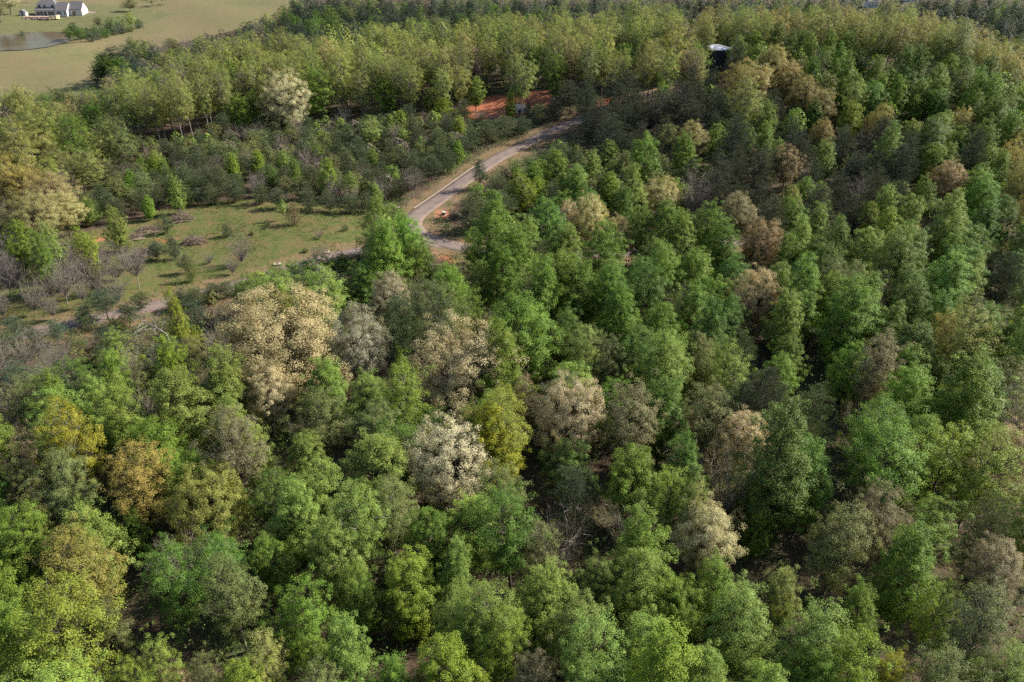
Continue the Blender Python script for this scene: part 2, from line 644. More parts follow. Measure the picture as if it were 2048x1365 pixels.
def tubes(lines, n=5):
    """lines: list of (points[k,3], radii[k]); returns V, F"""
    V, F, base = [], [], 0
    w = np.arange(n) * 2 * math.pi / n
    for P, R in lines:
        k = len(P)
        d = unit(np.gradient(P, axis=0))
        ref = np.where(np.abs(d[:, 2:3]) > .8, np.array([[1., 0.2, 0]]), np.array([[0, 0, 1.]]))
        a = unit(np.cross(d, ref))
        b = np.cross(d, a)
        ring = P[:, None] + R[:, None, None] * (np.cos(w)[None, :, None] * a[:, None] + np.sin(w)[None, :, None] * b[:, None])
        V.append(ring.reshape(-1, 3))
        i = (np.arange(k - 1)[:, None] * n + np.arange(n)[None])
        j = (np.arange(k - 1)[:, None] * n + (np.arange(n)[None] + 1) % n)
        F.append(base + np.stack([i, j, j + n, i + n], -1).reshape(-1, 4))
        base += k * n
    return np.concatenate(V), np.concatenate(F)


def limb(a, b, rng, k=5, sag=0.12, r0=.1, r1=.02):
    t = np.linspace(0, 1, k)[:, None]
    P = a + (b - a) * t
    L = np.linalg.norm(b - a)
    off = rng.normal(size=3) * L * sag * .5
    off[2] -= L * sag * .6
    P = P + off * (np.sin(t * math.pi))
    return P, np.linspace(r0, r1, k)


ENV = {
    'cone': lambda t: np.where(t < .28, (np.maximum(t, 0) / .28) ** .55, np.maximum(1 - t, 0) ** .54 / .72 ** .54),
    'oval': lambda t: np.sin(math.pi * np.clip(t, 0, 1) ** .78) ** .62,
    'dome': lambda t: np.sqrt(np.maximum(0, 1 - ((t - .38) / .63) ** 2)),
    'vase': lambda t: np.sin(math.pi * np.clip(t, 0, 1) ** 1.5) ** .55,
    'pine': lambda t: np.where(t < .35, (np.maximum(t, 0) / .35) ** .7, np.maximum(1 - t, 0) ** .6 / .65 ** .6),
}


def grow(seed, H, R, env, base, nl, per, crad, nleaf, leaf, style='leaf', rise=.5, fork=None, shell=.55, trunk_r=.22, asp=.6, flat=.8, holes=0.0, bark='bark', sides=5, lumps=.22, twigs=0, jit=1.2, ends=(.82, 1.06)):
    """a tree H tall with a crown of radius R: limbs run to the crown's edge, clumps of leaves sit on their outer parts"""
    rng = np.random.default_rng(seed)
    zb = H * base
    CH = H - zb
    lines = []
    bend = rng.normal(size=2) * H * .012
    tz = np.linspace(0, 1, 7)
    top = .97 if fork is None else fork
    TP = np.column_stack([bend[0] * np.sin(tz * 3.1), bend[1] * np.sin(tz * 2.6), tz * H * top])
    TR = trunk_r * (1 - tz * (.93 if fork is None else .45)) + .01
    TR[0] *= 1.35
    lines.append((TP, TR))
    ph = rng.uniform(0, 6.28, 6)
    tt = (np.arange(nl) + rng.uniform(0, 1, nl)) / nl
    # more limbs where the envelope is wide
    cdf = np.cumsum(ENV[env](np.linspace(0, 1, 200)) + .12)
    tt = np.interp(tt, cdf / cdf[-1], np.linspace(0, 1, 200))
    C, CD, CR = [], [], []
    for i in range(nl):
        t = tt[i]
        az = i * 2.39996 + rng.uniform(-.35, .35)
        lump = 1 + lumps * (math.sin(2 * az + ph[0] + 3 * t) * .5 + math.sin(3 * az + ph[1] - 5 * t) * .5 + .6 * math.sin(t * 9 + ph[2] + az))
        r = R * float(ENV[env](np.array(t))) * lump * rng.uniform(*ends)
        tip = np.array([math.cos(az) * r, math.sin(az) * r, zb + t * CH])
        if rng.uniform() < holes:
            continue
        if fork is None:
            z0 = np.clip(tip[2] - rise * r - .4, H * base * .75, H * .96)
        else:
            z0 = H * fork * rng.uniform(.72, 1.0)
        st = np.array([np.interp(z0, TP[:, 2], TP[:, 0]), np.interp(z0, TP[:, 2], TP[:, 1]), z0])
        Lm = np.linalg.norm(tip - st)
        P, RR = limb(st, tip, rng, 5, .10 if fork is None else .16, min(trunk_r * .5, .02 + Lm * .014), .012)
        if fork is not None:
            P[:, 2] += np.sin(np.linspace(0, 1, 5) * math.pi) * Lm * .10
        lines.append((P, RR))
        out = unit(np.array([tip[0], tip[1], (tip[2] - zb - CH * .3) * .8 + .3 * R]))
        for k in range(per):
            s = 1.0 if k == 0 else 1 - shell * rng.uniform(0, 1) ** 1.1
            q = np.array([np.interp(s, np.linspace(0, 1, 5), P[:, c]) for c in range(3)])
            sp = crad * (jit if k else .3)
            q2 = q + rng.normal(size=3) * sp * np.array([1, 1, .75])
            if k and twigs and k % twigs == 0:
                lines.append((np.stack([q, (q + q2) / 2 + rng.normal(size=3) * .05, q2]), np.array([.03, .02, .008])))
            C.append(q2)
            CD.append(out)
            CR.append(crad * rng.uniform(.7, 1.25))
    C, CD, CR = np.array(C), np.array(CD), np.array(CR)
    nc = len(C)
    cnt = rng.poisson(nleaf, nc)
    idx = np.repeat(np.arange(nc), cnt)
    n = len(idx)
    dirs = unit(rng.normal(size=(n, 3)) + CD[idx] * .45)
    rad = rng.uniform(0, 1, n) ** .45
    P = C[idx] + dirs * (rad * CR[idx])[:, None] * np.array([1, 1, flat])
    ctint = np.clip(rng.normal(.5, .3, nc), 0, 1)
    tint = np.clip(.5 * ctint[idx] + .5 * rng.uniform(0, 1, n), 0, 1)
    if style == 'leaf':
        Nm = unit(dirs * .5 + CD[idx] * .95 + np.array([0, 0, .3]) + rng.normal(size=(n, 3)) * .42)
        V, F = leaves(P, Nm, leaf * rng.uniform(.7, 1.25, n), leaf * asp * rng.uniform(.75, 1.2, n), rng)
        cm = 'leaf'
    elif style == 'needle':
        ax = unit(dirs * .7 + CD[idx] * .4 + np.array([0, 0, .55]) + rng.normal(size=(n, 3)) * .35)
        side = unit(np.cross(ax, rng.normal(size=(n, 3))))
        Lh = (leaf * rng.uniform(.7, 1.3, n))[:, None]
        Wd = (leaf * asp * rng.uniform(.7, 1.2, n))[:, None]
        V = np.stack([P, P + ax * Lh * .5 + side * Wd, P + ax * Lh, P + ax * Lh * .5 - side * Wd], 1).reshape(-1, 3)
        F = np.arange(4 * n).reshape(n, 4)
        cm = 'needle'
    else:  # twig: fine bare shoots running up and out
        ax = unit(dirs * .45 + CD[idx] * .5 + np.array([0, 0, .7]) + rng.normal(size=(n, 3)) * .3)
        side = unit(np.cross(ax, rng.normal(size=(n, 3))))
        Lh = (leaf * rng.uniform(.5, 1.4, n))[:, None]
        Wd = (leaf * asp * rng.uniform(.7, 1.3, n))[:, None]
        V = np.stack([P - side * Wd, P + side * Wd, P + ax * Lh + side * Wd * .3, P + ax * Lh - side * Wd * .3], 1).reshape(-1, 3)
        F = np.arange(4 * n).reshape(n, 4)
        cm = 'twig'
    crown = np_mesh('crown', V, F, M[cm], tint=np.repeat(tint, 4))
    tv, tf = tubes(lines, sides)
    trunk = np_mesh('trunk', tv, tf, M[bark], smooth=True)
    # the size the crown really has
    w = 2 * np.percentile(np.hypot(P[:, 0], P[:, 1]), 96)
    return {'crown': crown, 'trunk': trunk, 'H': float(np.percentile(P[:, 2], 99.7)), 'W': float(w)}


LIB = {}
# P tulip poplars: conical bright crowns
LIB['P'] = [grow(10 + k, [17.5, 18, 16.5, 18.5, 16, 16.5][k], [3.9, 4.0, 4.2, 3.7, 4.1, 4.3][k], ['cone', 'oval', 'oval', 'cone', 'dome', 'oval'][k], [.14, .18, .2, .12, .16, .18][k], 122, 4, .72, 84, .192, rise=.75, holes=.03, lumps=[.2, .28, .36, .24, .36, .32][k], jit=1.05, ends=(.76, 1.08)) for k in range(6)]
# A tall leafy trees with looser crowns
LIB['A'] = [grow(30 + k, [19, 20, 18, 19][k], [4.0, 3.7, 4.5, 4.2][k], ['oval', 'oval', 'dome', 'vase'][k], [.34, .38, .36, .3][k], 76, 5, .74, 70, .185, rise=.95, holes=.10, lumps=.42, jit=1.4, ends=(.66, 1.12), twigs=2, shell=.6, bark=['bark', 'pale_bark', 'bark', 'bark'][k]) for k in range(4)]
# O spreading oaks in flower: domed crowns of separate clumps
LIB['O'] = [grow(50 + k, [17, 16, 18][k], [7.2, 6.4, 5.4][k], ['dome', 'dome', 'oval'][k], [.26, .28, .3][k], [120, 108, 96][k], 6, .92, 104, .175, fork=[.42, .42, .46][k], asp=.7, lumps=.22, holes=.02, shell=.36, twigs=4, flat=.75, trunk_r=.34, jit=1.15) for k in range(3)]
# Y ridge oaks: tall, crown high up, thin below
LIB['Y'] = [grow(70 + k, [23, 24, 22, 23.5][k], [4.3, 3.8, 4.5, 3.8][k], ['dome', 'vase', 'vase', 'oval'][k], [.40, .36, .34, .42][k], 68, 5, .78, 50, .22, rise=1.1, holes=.04, lumps=.22, shell=.55, twigs=3, bark='pale_bark') for k in range(4)]
# N Virginia pines: wispy dark sprays
LIB['N'] = [grow(90 + k, [13, 14, 12, 15][k], [3.6, 3.3, 3.9, 3.4][k], 'pine', [.16, .22, .12, .3][k], 62, 6, .62, 46, .30, style='needle', rise=.35, holes=.05, lumps=.34, shell=.75, asp=.10, flat=.45, bark='dark_bark', twigs=2, trunk_r=.16) for k in range(4)]
# C cedars and dense young evergreens
LIB['C'] = [grow(110 + k, [6.5, 7.5, 5.5][k], [2.1, 1.9, 2.5][k], ['cone', 'pine', 'oval'][k], .04, 46, 4, .46, 38, .19, style='needle', rise=.6, lumps=.24, shell=.5, asp=.2, bark='dark_bark', trunk_r=.1) for k in range(3)]
# B bare trees: vase of twigs
LIB['B'] = [grow(130 + k, [10, 11, 12, 9][k], [3.4, 3.1, 3.6, 3.8][k], 'vase', [.25, .28, .3, .2][k], [40, 44, 46, 40][k], 7, .55, 11, .62, style='twig', fork=[.16, .2, .38, .1][k], shell=.7, asp=.020, flat=.9, lumps=.3, bark='pale_bark', twigs=1, trunk_r=.13, sides=4) for k in range(4)]
# S leafy shrubs
LIB['S'] = [grow(150 + k, [4.2, 3.4, 5.0][k], [2.0, 2.2, 1.9][k], ['dome', 'dome', 'oval'][k], .05, 30, 4, .5, 34, .25, fork=.25, shell=.6, lumps=.3, trunk_r=.06) for k in range(3)]

PAL = {  # name: (base colour, share kept of it per clump, words)
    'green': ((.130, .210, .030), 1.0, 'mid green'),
    'deep': ((.092, .165, .028), 1.0, 'deep green'),
    'light': ((.178, .250, .050), 1.0, 'light green'),
    'lime': ((.180, .240, .030), 1.0, 'lime green'),
    'yellow': ((.30, .275, .028), .85, 'yellow'),
    'ochre': ((.31, .25, .060), .7, 'ochre yellow'),
    'ygreen': ((.228, .262, .066), .9, 'yellow-green'),
    'olive': ((.150, .175, .055), .75, 'olive green'),
    'ylime': ((.265, .265, .024), .95, 'bright yellow'),
    'ygold': ((.31, .275, .105), .85, 'yellow-gold'),
    'far': ((.040, .062, .042), 1.0, 'blue-black'),
    'gold': ((.42, .355, .17), .85, 'golden'),
    'orange': ((.32, .255, .125), .7, 'orange-brown'),
    'tan': ((.44, .385, .215), .85, 'tan'),
    'cream': ((.56, .46, .29), .85, 'cream'),
    'white': ((.58, .515, .355), .85, 'creamy white'),
    'greycream': ((.37, .33, .225), .7, 'greyish cream'),
    'brown': ((.20, .175, .095), .6, 'brown'),
    'purple': ((.165, .135, .12), .9, 'purplish grey'),
    'grey': ((.19, .165, .125), .9, 'grey-brown'),
    'pine': ((.088, .115, .058), .75, 'dark green'),
    'bluepine': ((.072, .105, .062), 1.0, 'bluish green'),
    'dpine': ((.050, .062, .044), .8, 'blackish green'),
    'cedar': ((.100, .125, .055), .7, 'dull green'),
}
# ------------------------------------------------------------------ kinds of trees
SPECIES = {  # kind: name, noun, minimum and maximum height
    'P': ('poplar_tree', 'poplar', 4, 25, 'poplars of the wood'), 'A': ('leafy_tree', 'leafy tree', 4, 24, 'loose-crowned leafy trees'), 'O': ('oak_tree', 'oak', 4, 24, 'spreading oaks in flower'), 'Y': ('ridge_oak', 'tall oak', 12, 26, 'tall oaks along the ridge'),
    'N': ('pine_tree', 'pine', 3, 19, 'wispy pines'), 'C': ('cedar_tree', 'cedar', 1.5, 9, 'young cedars'), 'B': ('bare_tree', 'bare tree', 2.5, 17, 'leafless trees'), 'S': ('leafy_shrub', 'shrub', 1.5, 6, 'leafy shrubs')}
# things one can find in the photo, for telling the trees apart
MARKS = ['the creamy white oak', 'the widest golden-tan oak', 'the bright yellow poplar', 'the lone bluish pine', 'the water tank', 'the white house', 'the red clay clearing', 'the utility box', 'the road junction', 'the far end of the road', 'the fallen dead tree', 'the largest brush pile', 'the bottom left corner', 'the bottom right corner', 'the top right corner', 'the middle of the right edge', 'the middle of the left edge', 'the middle of the bottom edge', 'the middle of the photo', 'the pond', 'the tall deep green poplar', 'the upper orange-brown oak', 'the golden oak among green poplars', 'the orange-brown oak among pines', 'the orange-brown oak upper right', 'the bright lime conical poplar', 'the cream ridge oak', 'the yellow-green domed oak', 'the tall brown tree', 'the broad tan oak', 'the large lime corner tree', 'the bright yellow left tree', 'the round golden oak', 'the big dark-sided poplar', 'the middle of the top edge', 'the twin green poplars', 'the dark clump at the field edge', 'the top edge above the tank', 'the left end of the ridge']
SIDES = ['right of', 'upper right of', 'straight above', 'upper left of', 'left of', 'lower left of', 'straight below', 'lower right of']
RANKS = ['nearest', 'second nearest', 'third nearest', 'fourth nearest', 'fifth nearest', 'sixth nearest', 'seventh nearest', 'eighth nearest', 'ninth nearest', 'tenth nearest', 'eleventh nearest', 'twelfth nearest']
NOUNS = {'P': 'poplar', 'A': 'leafy tree', 'O': 'flowering oak', 'Y': 'tall ridge oak', 'N': 'pine', 'C': 'cedar', 'B': 'bare tree', 'S': 'shrub'}
# every tree of the wood: kind, variant, x, y, height, crown width, colour, label (its rank, side and landmark, or in words)
TABLE = [
('O',0,-40.6,119.8,21.8,23.4,'gold','widest golden-tan oak, standing below the meadow road'),
('O',0,-8.6,112.0,18.6,18.4,'tan','broad tan flowering oak near the middle of the photo'),
('O',1,8.6,99.6,15.7,11.6,'tan','tan oak with a tall crown between the yellow poplar and brown tree'),
('O',1,-27.2,121.8,17.5,13.0,'greycream','greyish cream oak just right of the wide golden oak'),
('O',1,-9.2,88.1,16.4,12.4,'white','creamy white flowering oak, palest tree in the lower middle'),
('O',2,-24.7,142.9,14.3,8.9,'greycream','small greyish cream oak between the twin poplars and golden oak'),
('O',2,-38.9,107.8,13.6,8.0,'tan','0601'),
('A',0,15.8,94.0,19.2,8.3,'brown','tall brown leafy tree with a long bare trunk in the middle'),
('P',0,-2.6,90.0,17.1,8.2,'ylime','bright yellow poplar right beside the creamy white oak'),
('A',1,-1.6,91.3,19.2,9.2,'lime','0202'),
('A',1,-59.1,87.9,19.8,8.3,'yellow','bright yellow tree near the left edge below the road'),
('A',3,-58.7,81.9,16.0,7.3,'olive','0631'),
('A',3,-48.3,82.4,16.5,9.3,'ochre','0427'),
('O',1,-39.0,79.5,14.3,10.6,'ygreen','yellow-green domed oak in the lower left'),
('P',2,-42.7,86.8,13.0,6.7,'lime','0227'),
('A',3,-36.7,87.3,18.7,8.2,'brown','0127'),
('A',0,-47.9,66.2,17.7,8.5,'ochre','0130'),
('P',4,-58.9,74.7,13.9,7.6,'green','0230'),
('A',0,-45.0,56.2,19.9,10.3,'lime','large lime green tree filling the bottom left corner'),
('P',2,-29.0,90.3,12.5,6.2,'light','1127'),
('P',4,-24.0,80.8,14.3,8.0,'light','1400'),
('P',1,-26.5,77.2,15.0,7.0,'light','0027'),
('A',1,-18.3,73.3,17.2,7.6,'light','0500'),
('P',1,-20.4,69.6,14.4,6.5,'light','0500'),
('A',2,-22.0,60.7,15.3,8.1,'green','0727'),
('P',1,-48.2,79.3,8.5,3.4,'green','0427'),
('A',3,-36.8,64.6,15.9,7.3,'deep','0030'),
('A',1,-24.4,53.9,13.7,4.8,'ygreen','0727'),
('P',2,-26.1,53.4,12.4,6.1,'lime','0627'),
('A',2,-36.6,55.7,12.4,5.2,'light','0030'),
('A',2,-30.8,54.2,11.6,4.4,'olive','0627'),
('A',2,-37.3,52.6,12.2,5.0,'lime','0012'),
('A',2,-19.3,53.3,12.3,5.1,'olive','0417'),
('O',2,-35.4,56.0,7.1,4.1,'orange','0730'),
('P',4,-10.3,73.7,12.9,6.6,'green','0600'),
('P',4,-11.4,66.1,13.3,6.9,'lime','0600'),
('P',4,-16.5,65.6,11.8,5.5,'green','0500'),
('P',3,-6.8,66.8,13.8,4.7,'light','0317'),
('N',1,9.6,82.5,13.6,6.4,'bluepine','bluish green pine standing alone right of the yellow poplar'),
('A',3,19.4,78.9,14.6,6.2,'lime','0003'),
('A',1,22.4,76.7,15.2,6.0,'ygreen','0003'),
('A',0,3.0,69.2,13.9,5.4,'olive','0503'),
('P',5,4.0,63.4,14.1,7.3,'light','0117'),
('A',0,6.3,58.7,15.1,6.4,'light','0117'),
('A',3,7.3,53.8,16.1,7.5,'light','1017'),
('A',2,10.5,66.7,13.6,6.4,'light','0603'),
('A',0,14.1,63.7,15.5,6.7,'light','0703'),
('P',0,-11.5,52.1,12.4,4.5,'green','0417'),
('P',2,-6.3,52.7,13.8,7.5,'lime','0417'),
('A',0,0.8,53.5,12.9,4.6,'brown','0117'),
('A',0,6.8,52.1,13.4,5.0,'light','0017'),
('P',3,13.9,52.7,17.5,7.3,'lime','0017'),
('P',5,17.5,63.8,12.4,5.7,'green','0117'),
('A',1,-3.2,58.7,16.8,7.3,'light','0317'),
('A',3,-7.2,61.3,13.2,5.0,'light','0600'),
('A',3,-1.2,57.1,14.1,5.8,'lime','0217'),
('A',3,-4.7,57.5,13.5,5.3,'green','0317'),
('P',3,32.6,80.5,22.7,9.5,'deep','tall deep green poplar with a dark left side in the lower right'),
('P',2,38.7,84.2,15.5,7.8,'green','0720'),
('O',2,32.2,94.4,13.2,7.6,'tan','tan oak tucked behind the tall deep green poplar'),
('B',1,28.5,84.0,15.0,8.1,'brown','0520'),
('O',2,23.2,73.5,13.3,7.7,'tan','0520'),
('P',2,30.9,77.8,8.1,3.8,'green','0620'),
('A',0,37.2,70.2,16.7,7.7,'olive','0720'),
('A',3,43.9,74.2,15.4,6.8,'brown','0720'),
('P',0,44.0,67.1,15.9,7.2,'green','0313'),
('P',0,37.6,62.0,12.7,4.7,'green','1313'),
('A',0,30.6,64.7,12.6,4.3,'ygreen','0620'),
('P',5,23.5,66.5,12.5,5.8,'green','0520'),
('P',4,19.7,64.8,11.2,4.9,'green','2703'),
('P',5,23.7,60.0,14.9,8.1,'light','0620'),
('A',0,29.6,56.8,16.1,7.2,'light','0620'),
('A',2,32.7,53.2,15.4,8.2,'lime','0413'),
('A',1,38.1,54.7,12.5,3.9,'yellow','0413'),
('A',1,50.3,89.3,19.8,9.7,'green','0515'),
('A',0,48.1,82.1,20.1,10.4,'green','1515'),
('A',2,55.7,84.0,18.3,11.1,'lime','0515'),
('A',3,60.7,84.2,19.2,10.0,'lime','0615'),
('O',2,71.4,93.3,12.9,7.2,'tan','0615'),
('N',0,57.2,74.3,14.0,8.1,'pine','0213'),
('A',2,46.1,61.9,13.0,5.8,'lime','0313'),
('A',1,45.9,56.0,17.8,8.1,'olive','0313'),
('O',2,56.6,68.4,12.2,6.4,'greycream','0213'),
('P',5,29.6,53.8,12.6,5.9,'green','0413'),
('P',1,18.5,53.6,13.3,5.6,'light','1017'),
('P',3,23.1,50.7,15.4,5.8,'green','0017'),
('A',3,41.4,52.1,14.9,6.4,'olive','0413'),
('A',3,47.5,53.0,13.8,5.5,'light','0413'),
('P',4,-65.2,84.7,12.6,6.3,'olive','0531'),
('A',2,-68.3,90.4,13.7,6.5,'brown','0531'),
('P',0,-15.7,55.5,13.9,5.6,'light','0417'),
('A',2,-21.1,58.8,12.1,4.9,'green','0417'),
('P',2,-27.9,71.0,11.8,5.5,'green','0727'),
('A',0,-30.2,63.7,15.5,6.7,'olive','0727'),
('A',0,-42.5,60.2,13.3,4.9,'olive','0030'),
('A',2,-47.7,65.6,12.4,5.2,'olive','0130'),
('P',4,-98.1,187.1,12.3,5.9,'light','light green conical poplar at the upper left end of the meadow'),
('P',3,-102.3,161.9,15.5,5.9,'green','0216'),
('P',3,-103.2,169.3,14.2,5.0,'light','0116'),
('P',5,-101.4,175.9,11.3,4.7,'lime','0638'),
('P',4,-97.0,170.7,10.6,4.3,'lime','0411'),
('P',2,-113.8,172.3,13.5,7.2,'lime','0216'),
('P',3,-61.2,131.4,16.4,4.6,'lime','narrow lime poplar beside the fallen dead tree'),
('P',3,-54.8,111.9,16.7,6.7,'lime','0710'),
('P',0,-64.0,108.6,15.6,7.0,'green','0510'),
('P',0,-61.5,99.8,15.5,6.9,'light','0131'),
('P',3,-55.1,95.4,18.6,8.1,'light','0031'),
('P',2,-49.5,98.9,17.1,10.7,'light','1610'),
('A',2,-47.4,145.8,13.9,12.6,'light','0201'),
('A',1,-36.5,140.3,17.2,11.1,'light','0101'),
('A',0,-54.4,149.8,11.6,7.6,'green','0201'),
('P',0,-27.1,156.2,20.5,10.9,'green','left of the twin green poplars hiding the road junction'),
('P',2,-23.2,166.8,17.4,11.0,'green','right of the twin green poplars hiding the road junction'),
('P',4,-19.0,159.9,15.4,9.0,'green','0508'),
('N',1,-20.1,129.9,15.3,9.0,'pine','0329'),
('A',1,-12.1,123.1,21.0,10.7,'olive','0229'),
('A',2,-17.8,134.7,16.0,8.8,'olive','0635'),
('A',3,-8.1,132.3,15.3,6.7,'green','0229'),
('A',1,-15.1,101.7,18.3,8.5,'lime','0529'),
('P',3,-18.9,118.7,11.5,3.0,'lime','0429'),
('O',2,1.6,114.7,9.6,3.4,'tan','0618'),
('A',2,1.2,105.1,12.9,5.7,'brown','0618'),
('P',2,2.3,119.2,19.5,13.1,'green','0018'),
('P',3,-1.5,109.7,19.9,9.0,'green','0518'),
('P',3,-4.2,167.0,23.4,11.4,'green','0007'),
('P',4,-8.3,174.4,12.7,6.4,'green','0008'),
('P',5,7.9,184.0,17.7,10.7,'light','0606'),
('P',0,-1.4,147.4,18.0,8.9,'green','0708'),
('P',3,3.5,138.4,19.7,8.9,'green','0218'),
('P',2,8.6,145.8,17.8,11.4,'green','1118'),
('P',2,13.0,142.4,17.6,11.2,'green','0102'),
('P',1,-6.2,148.6,14.2,6.4,'light','0708'),
('P',0,0.6,160.4,18.1,9.0,'green','1707'),
('P',2,12.6,171.6,14.7,8.4,'light','0118'),
('O',2,13.9,192.6,13.3,6.3,'cream','0609'),
('O',2,18.9,189.2,16.1,9.2,'gold','0533'),
('O',2,25.3,180.2,13.6,8.1,'gold','0422'),
('P',5,20.4,162.7,18.9,11.9,'green','2533'),
('P',5,31.4,179.8,16.2,9.3,'green','1633'),
('P',1,36.9,179.7,16.9,8.7,'green','0633'),
('P',0,39.4,173.3,16.6,7.8,'light','0521'),
('A',2,15.4,114.3,15.4,8.1,'olive','0228'),
('A',0,11.8,119.1,14.9,6.2,'ygreen','0018'),
('P',1,23.7,107.5,18.5,9.3,'light','light green conical poplar above the brown trunked tree'),
('P',2,21.8,97.5,15.4,9.1,'deep','0028'),
('A',3,25.8,141.0,18.0,9.1,'deep','0228'),
('P',0,20.2,131.1,17.5,8.5,'green','1018'),
('P',3,31.8,151.0,18.5,8.0,'green','3633'),
('O',2,56.0,191.8,15.4,10.2,'orange','upper orange-brown oak right of the centre poplars'),
('O',1,58.6,175.6,13.4,11.2,'orange','lower orange-brown oak beside the hidden right-hand road'),
('P',5,46.0,178.5,16.7,9.8,'green','0521'),
('P',5,47.7,171.4,15.2,8.4,'green','0322'),
('P',2,38.9,153.6,15.1,8.7,'green','1422'),
('P',5,34.2,136.8,15.7,8.9,'green','1128'),
('P',3,34.9,124.1,18.1,7.7,'deep','0128'),
('P',5,41.7,135.0,13.7,6.9,'deep','0522'),
('P',5,61.5,166.4,13.2,6.4,'green','0122'),
('P',3,53.9,138.8,19.8,8.9,'green','0022'),
('P',1,52.9,146.3,15.3,7.3,'light','0122'),
('P',0,73.7,183.4,15.0,6.6,'light','0723'),
('P',3,73.2,167.8,17.1,7.0,'green','2723'),
('P',1,89.7,188.7,13.2,5.5,'lime','0723'),
('P',4,79.1,167.1,15.1,8.8,'light','0022'),
('P',5,80.8,155.3,18.9,10.3,'light','1022'),
('P',1,90.2,181.6,14.1,6.3,'lime','0524'),
('O',2,47.6,141.4,15.6,10.4,'gold','golden oak among green poplars right of centre'),
('P',0,51.1,133.7,15.9,7.3,'light','0722'),
('P',1,60.5,127.4,19.7,11.1,'green','2022'),
('P',2,62.1,141.4,14.5,8.2,'green','1022'),
('P',5,75.1,135.9,16.2,9.3,'deep','1120'),
('P',5,85.9,145.1,17.7,10.8,'light','1315'),
('P',3,92.4,147.9,16.1,6.3,'light','0315'),
('A',2,98.2,173.0,11.0,6.6,'lime','0624'),
('A',2,77.9,119.6,19.1,11.8,'ygreen','0415'),
('A',0,76.8,124.6,15.2,6.4,'ochre','0415'),
('A',1,58.4,110.9,18.5,8.7,'brown','0120'),
('P',5,56.4,115.7,14.2,7.4,'green','0120'),
('P',2,48.8,122.1,12.2,5.9,'green','0722'),
('A',0,33.9,108.8,16.8,7.8,'light','0522'),
('P',1,60.2,105.1,16.6,8.4,'green','1120'),
('P',4,71.1,115.9,11.6,5.3,'green','1415'),
('P',0,67.5,100.7,20.7,11.1,'green','0515'),
('N',3,38.3,98.6,17.2,9.1,'dpine','0220'),
('N',3,34.6,99.5,14.5,6.9,'pine','0028'),
('N',2,47.2,104.5,11.8,8.1,'pine','0120'),
('N',1,101.4,151.7,14.9,8.6,'dpine','0215'),
('A',3,32.1,113.7,13.4,5.2,'olive','0320'),
('P',3,23.5,86.3,15.0,5.5,'deep','0728'),
('O',1,86.7,300.8,19.4,20.5,'ygold','round golden oak standing in front of the water tank'),
('A',1,76.5,266.4,24.0,14.3,'ygreen','0632'),
('O',2,101.0,320.5,17.9,13.0,'ygold','0132'),
('O',2,100.8,303.1,17.3,12.4,'ygold','0032'),
('O',2,102.3,286.8,16.9,11.8,'ygold','0223'),
('P',0,84.2,264.0,16.7,7.9,'light','0732'),
('P',4,93.0,235.4,13.8,7.5,'light','0023'),
('P',2,102.2,274.4,12.7,6.4,'green','0123'),
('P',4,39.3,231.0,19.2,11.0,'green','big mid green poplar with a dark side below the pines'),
('P',0,51.3,234.7,18.5,9.3,'green','0033'),
('P',5,65.0,251.2,14.4,7.6,'light','0532'),
('P',0,78.6,247.2,13.3,5.2,'light','0323'),
('P',2,111.4,264.5,15.3,8.9,'lime','0123'),
('A',3,114.1,270.4,18.6,9.6,'ygreen','0123'),
('P',0,129.0,275.5,17.9,8.8,'green','1324'),
('P',3,109.0,229.8,20.4,9.4,'light','0032'),
('P',4,140.1,230.4,13.1,6.8,'light','0024'),
('P',2,134.8,271.8,12.3,6.0,'lime','0324'),
('O',2,79.8,227.4,15.1,9.8,'orange','orange-brown oak among the dark pines'),
('O',2,120.9,216.2,13.8,10.0,'orange','orange-brown oak near the upper right edge'),
('O',2,105.9,277.3,15.3,10.0,'ygold','1123'),
('O',2,98.4,255.8,13.2,7.6,'ygold','0123'),
('O',2,57.0,251.6,15.8,10.7,'ygold','0033'),
('O',1,40.5,213.8,12.8,12.5,'gold','golden oak just below the big dark-sided poplar'),
('P',0,32.6,208.2,17.4,8.4,'light','0533'),
('P',3,101.0,174.9,21.0,9.8,'light','0624'),
('P',1,95.5,193.7,15.3,7.3,'light','1524'),
('P',4,99.9,191.1,14.2,7.9,'light','0524'),
('P',5,111.0,205.4,13.1,6.4,'green','0524'),
('P',2,133.9,321.7,15.7,9.3,'deep','0037'),
('P',3,117.8,297.1,20.4,9.4,'green','1414'),
('P',3,127.8,293.0,19.2,8.5,'green','5324'),
('P',4,138.4,289.3,15.6,9.2,'deep','1324'),
('P',4,141.2,271.7,15.1,8.7,'green','2224'),
('P',5,148.9,264.1,15.7,8.9,'green','1224'),
('P',5,135.6,240.8,14.7,7.9,'green','0224'),
('P',0,135.9,218.6,16.0,7.3,'green','1024'),
('P',2,153.1,245.9,16.0,9.6,'green','2124'),
('P',5,112.8,180.6,15.5,8.7,'deep','0724'),
('P',1,119.6,183.5,15.6,7.6,'deep','1724'),
('N',0,97.1,221.2,14.8,10.3,'dpine','1023'),
('N',2,89.5,210.7,13.4,10.0,'dpine','2723'),
('N',3,94.3,201.5,17.7,9.5,'dpine','3023'),
('N',2,85.8,219.5,13.2,9.7,'dpine','0723'),
('N',3,84.8,232.3,17.4,9.2,'dpine','0123'),
('N',2,88.8,255.9,13.5,10.1,'dpine','0223'),
('N',0,102.4,243.8,14.7,10.3,'dpine','0023'),
('N',3,68.7,243.9,19.0,11.2,'dpine','1632'),
('N',1,69.6,222.7,16.2,9.8,'dpine','0423'),
('N',3,55.0,207.3,16.3,8.4,'dpine','0321'),
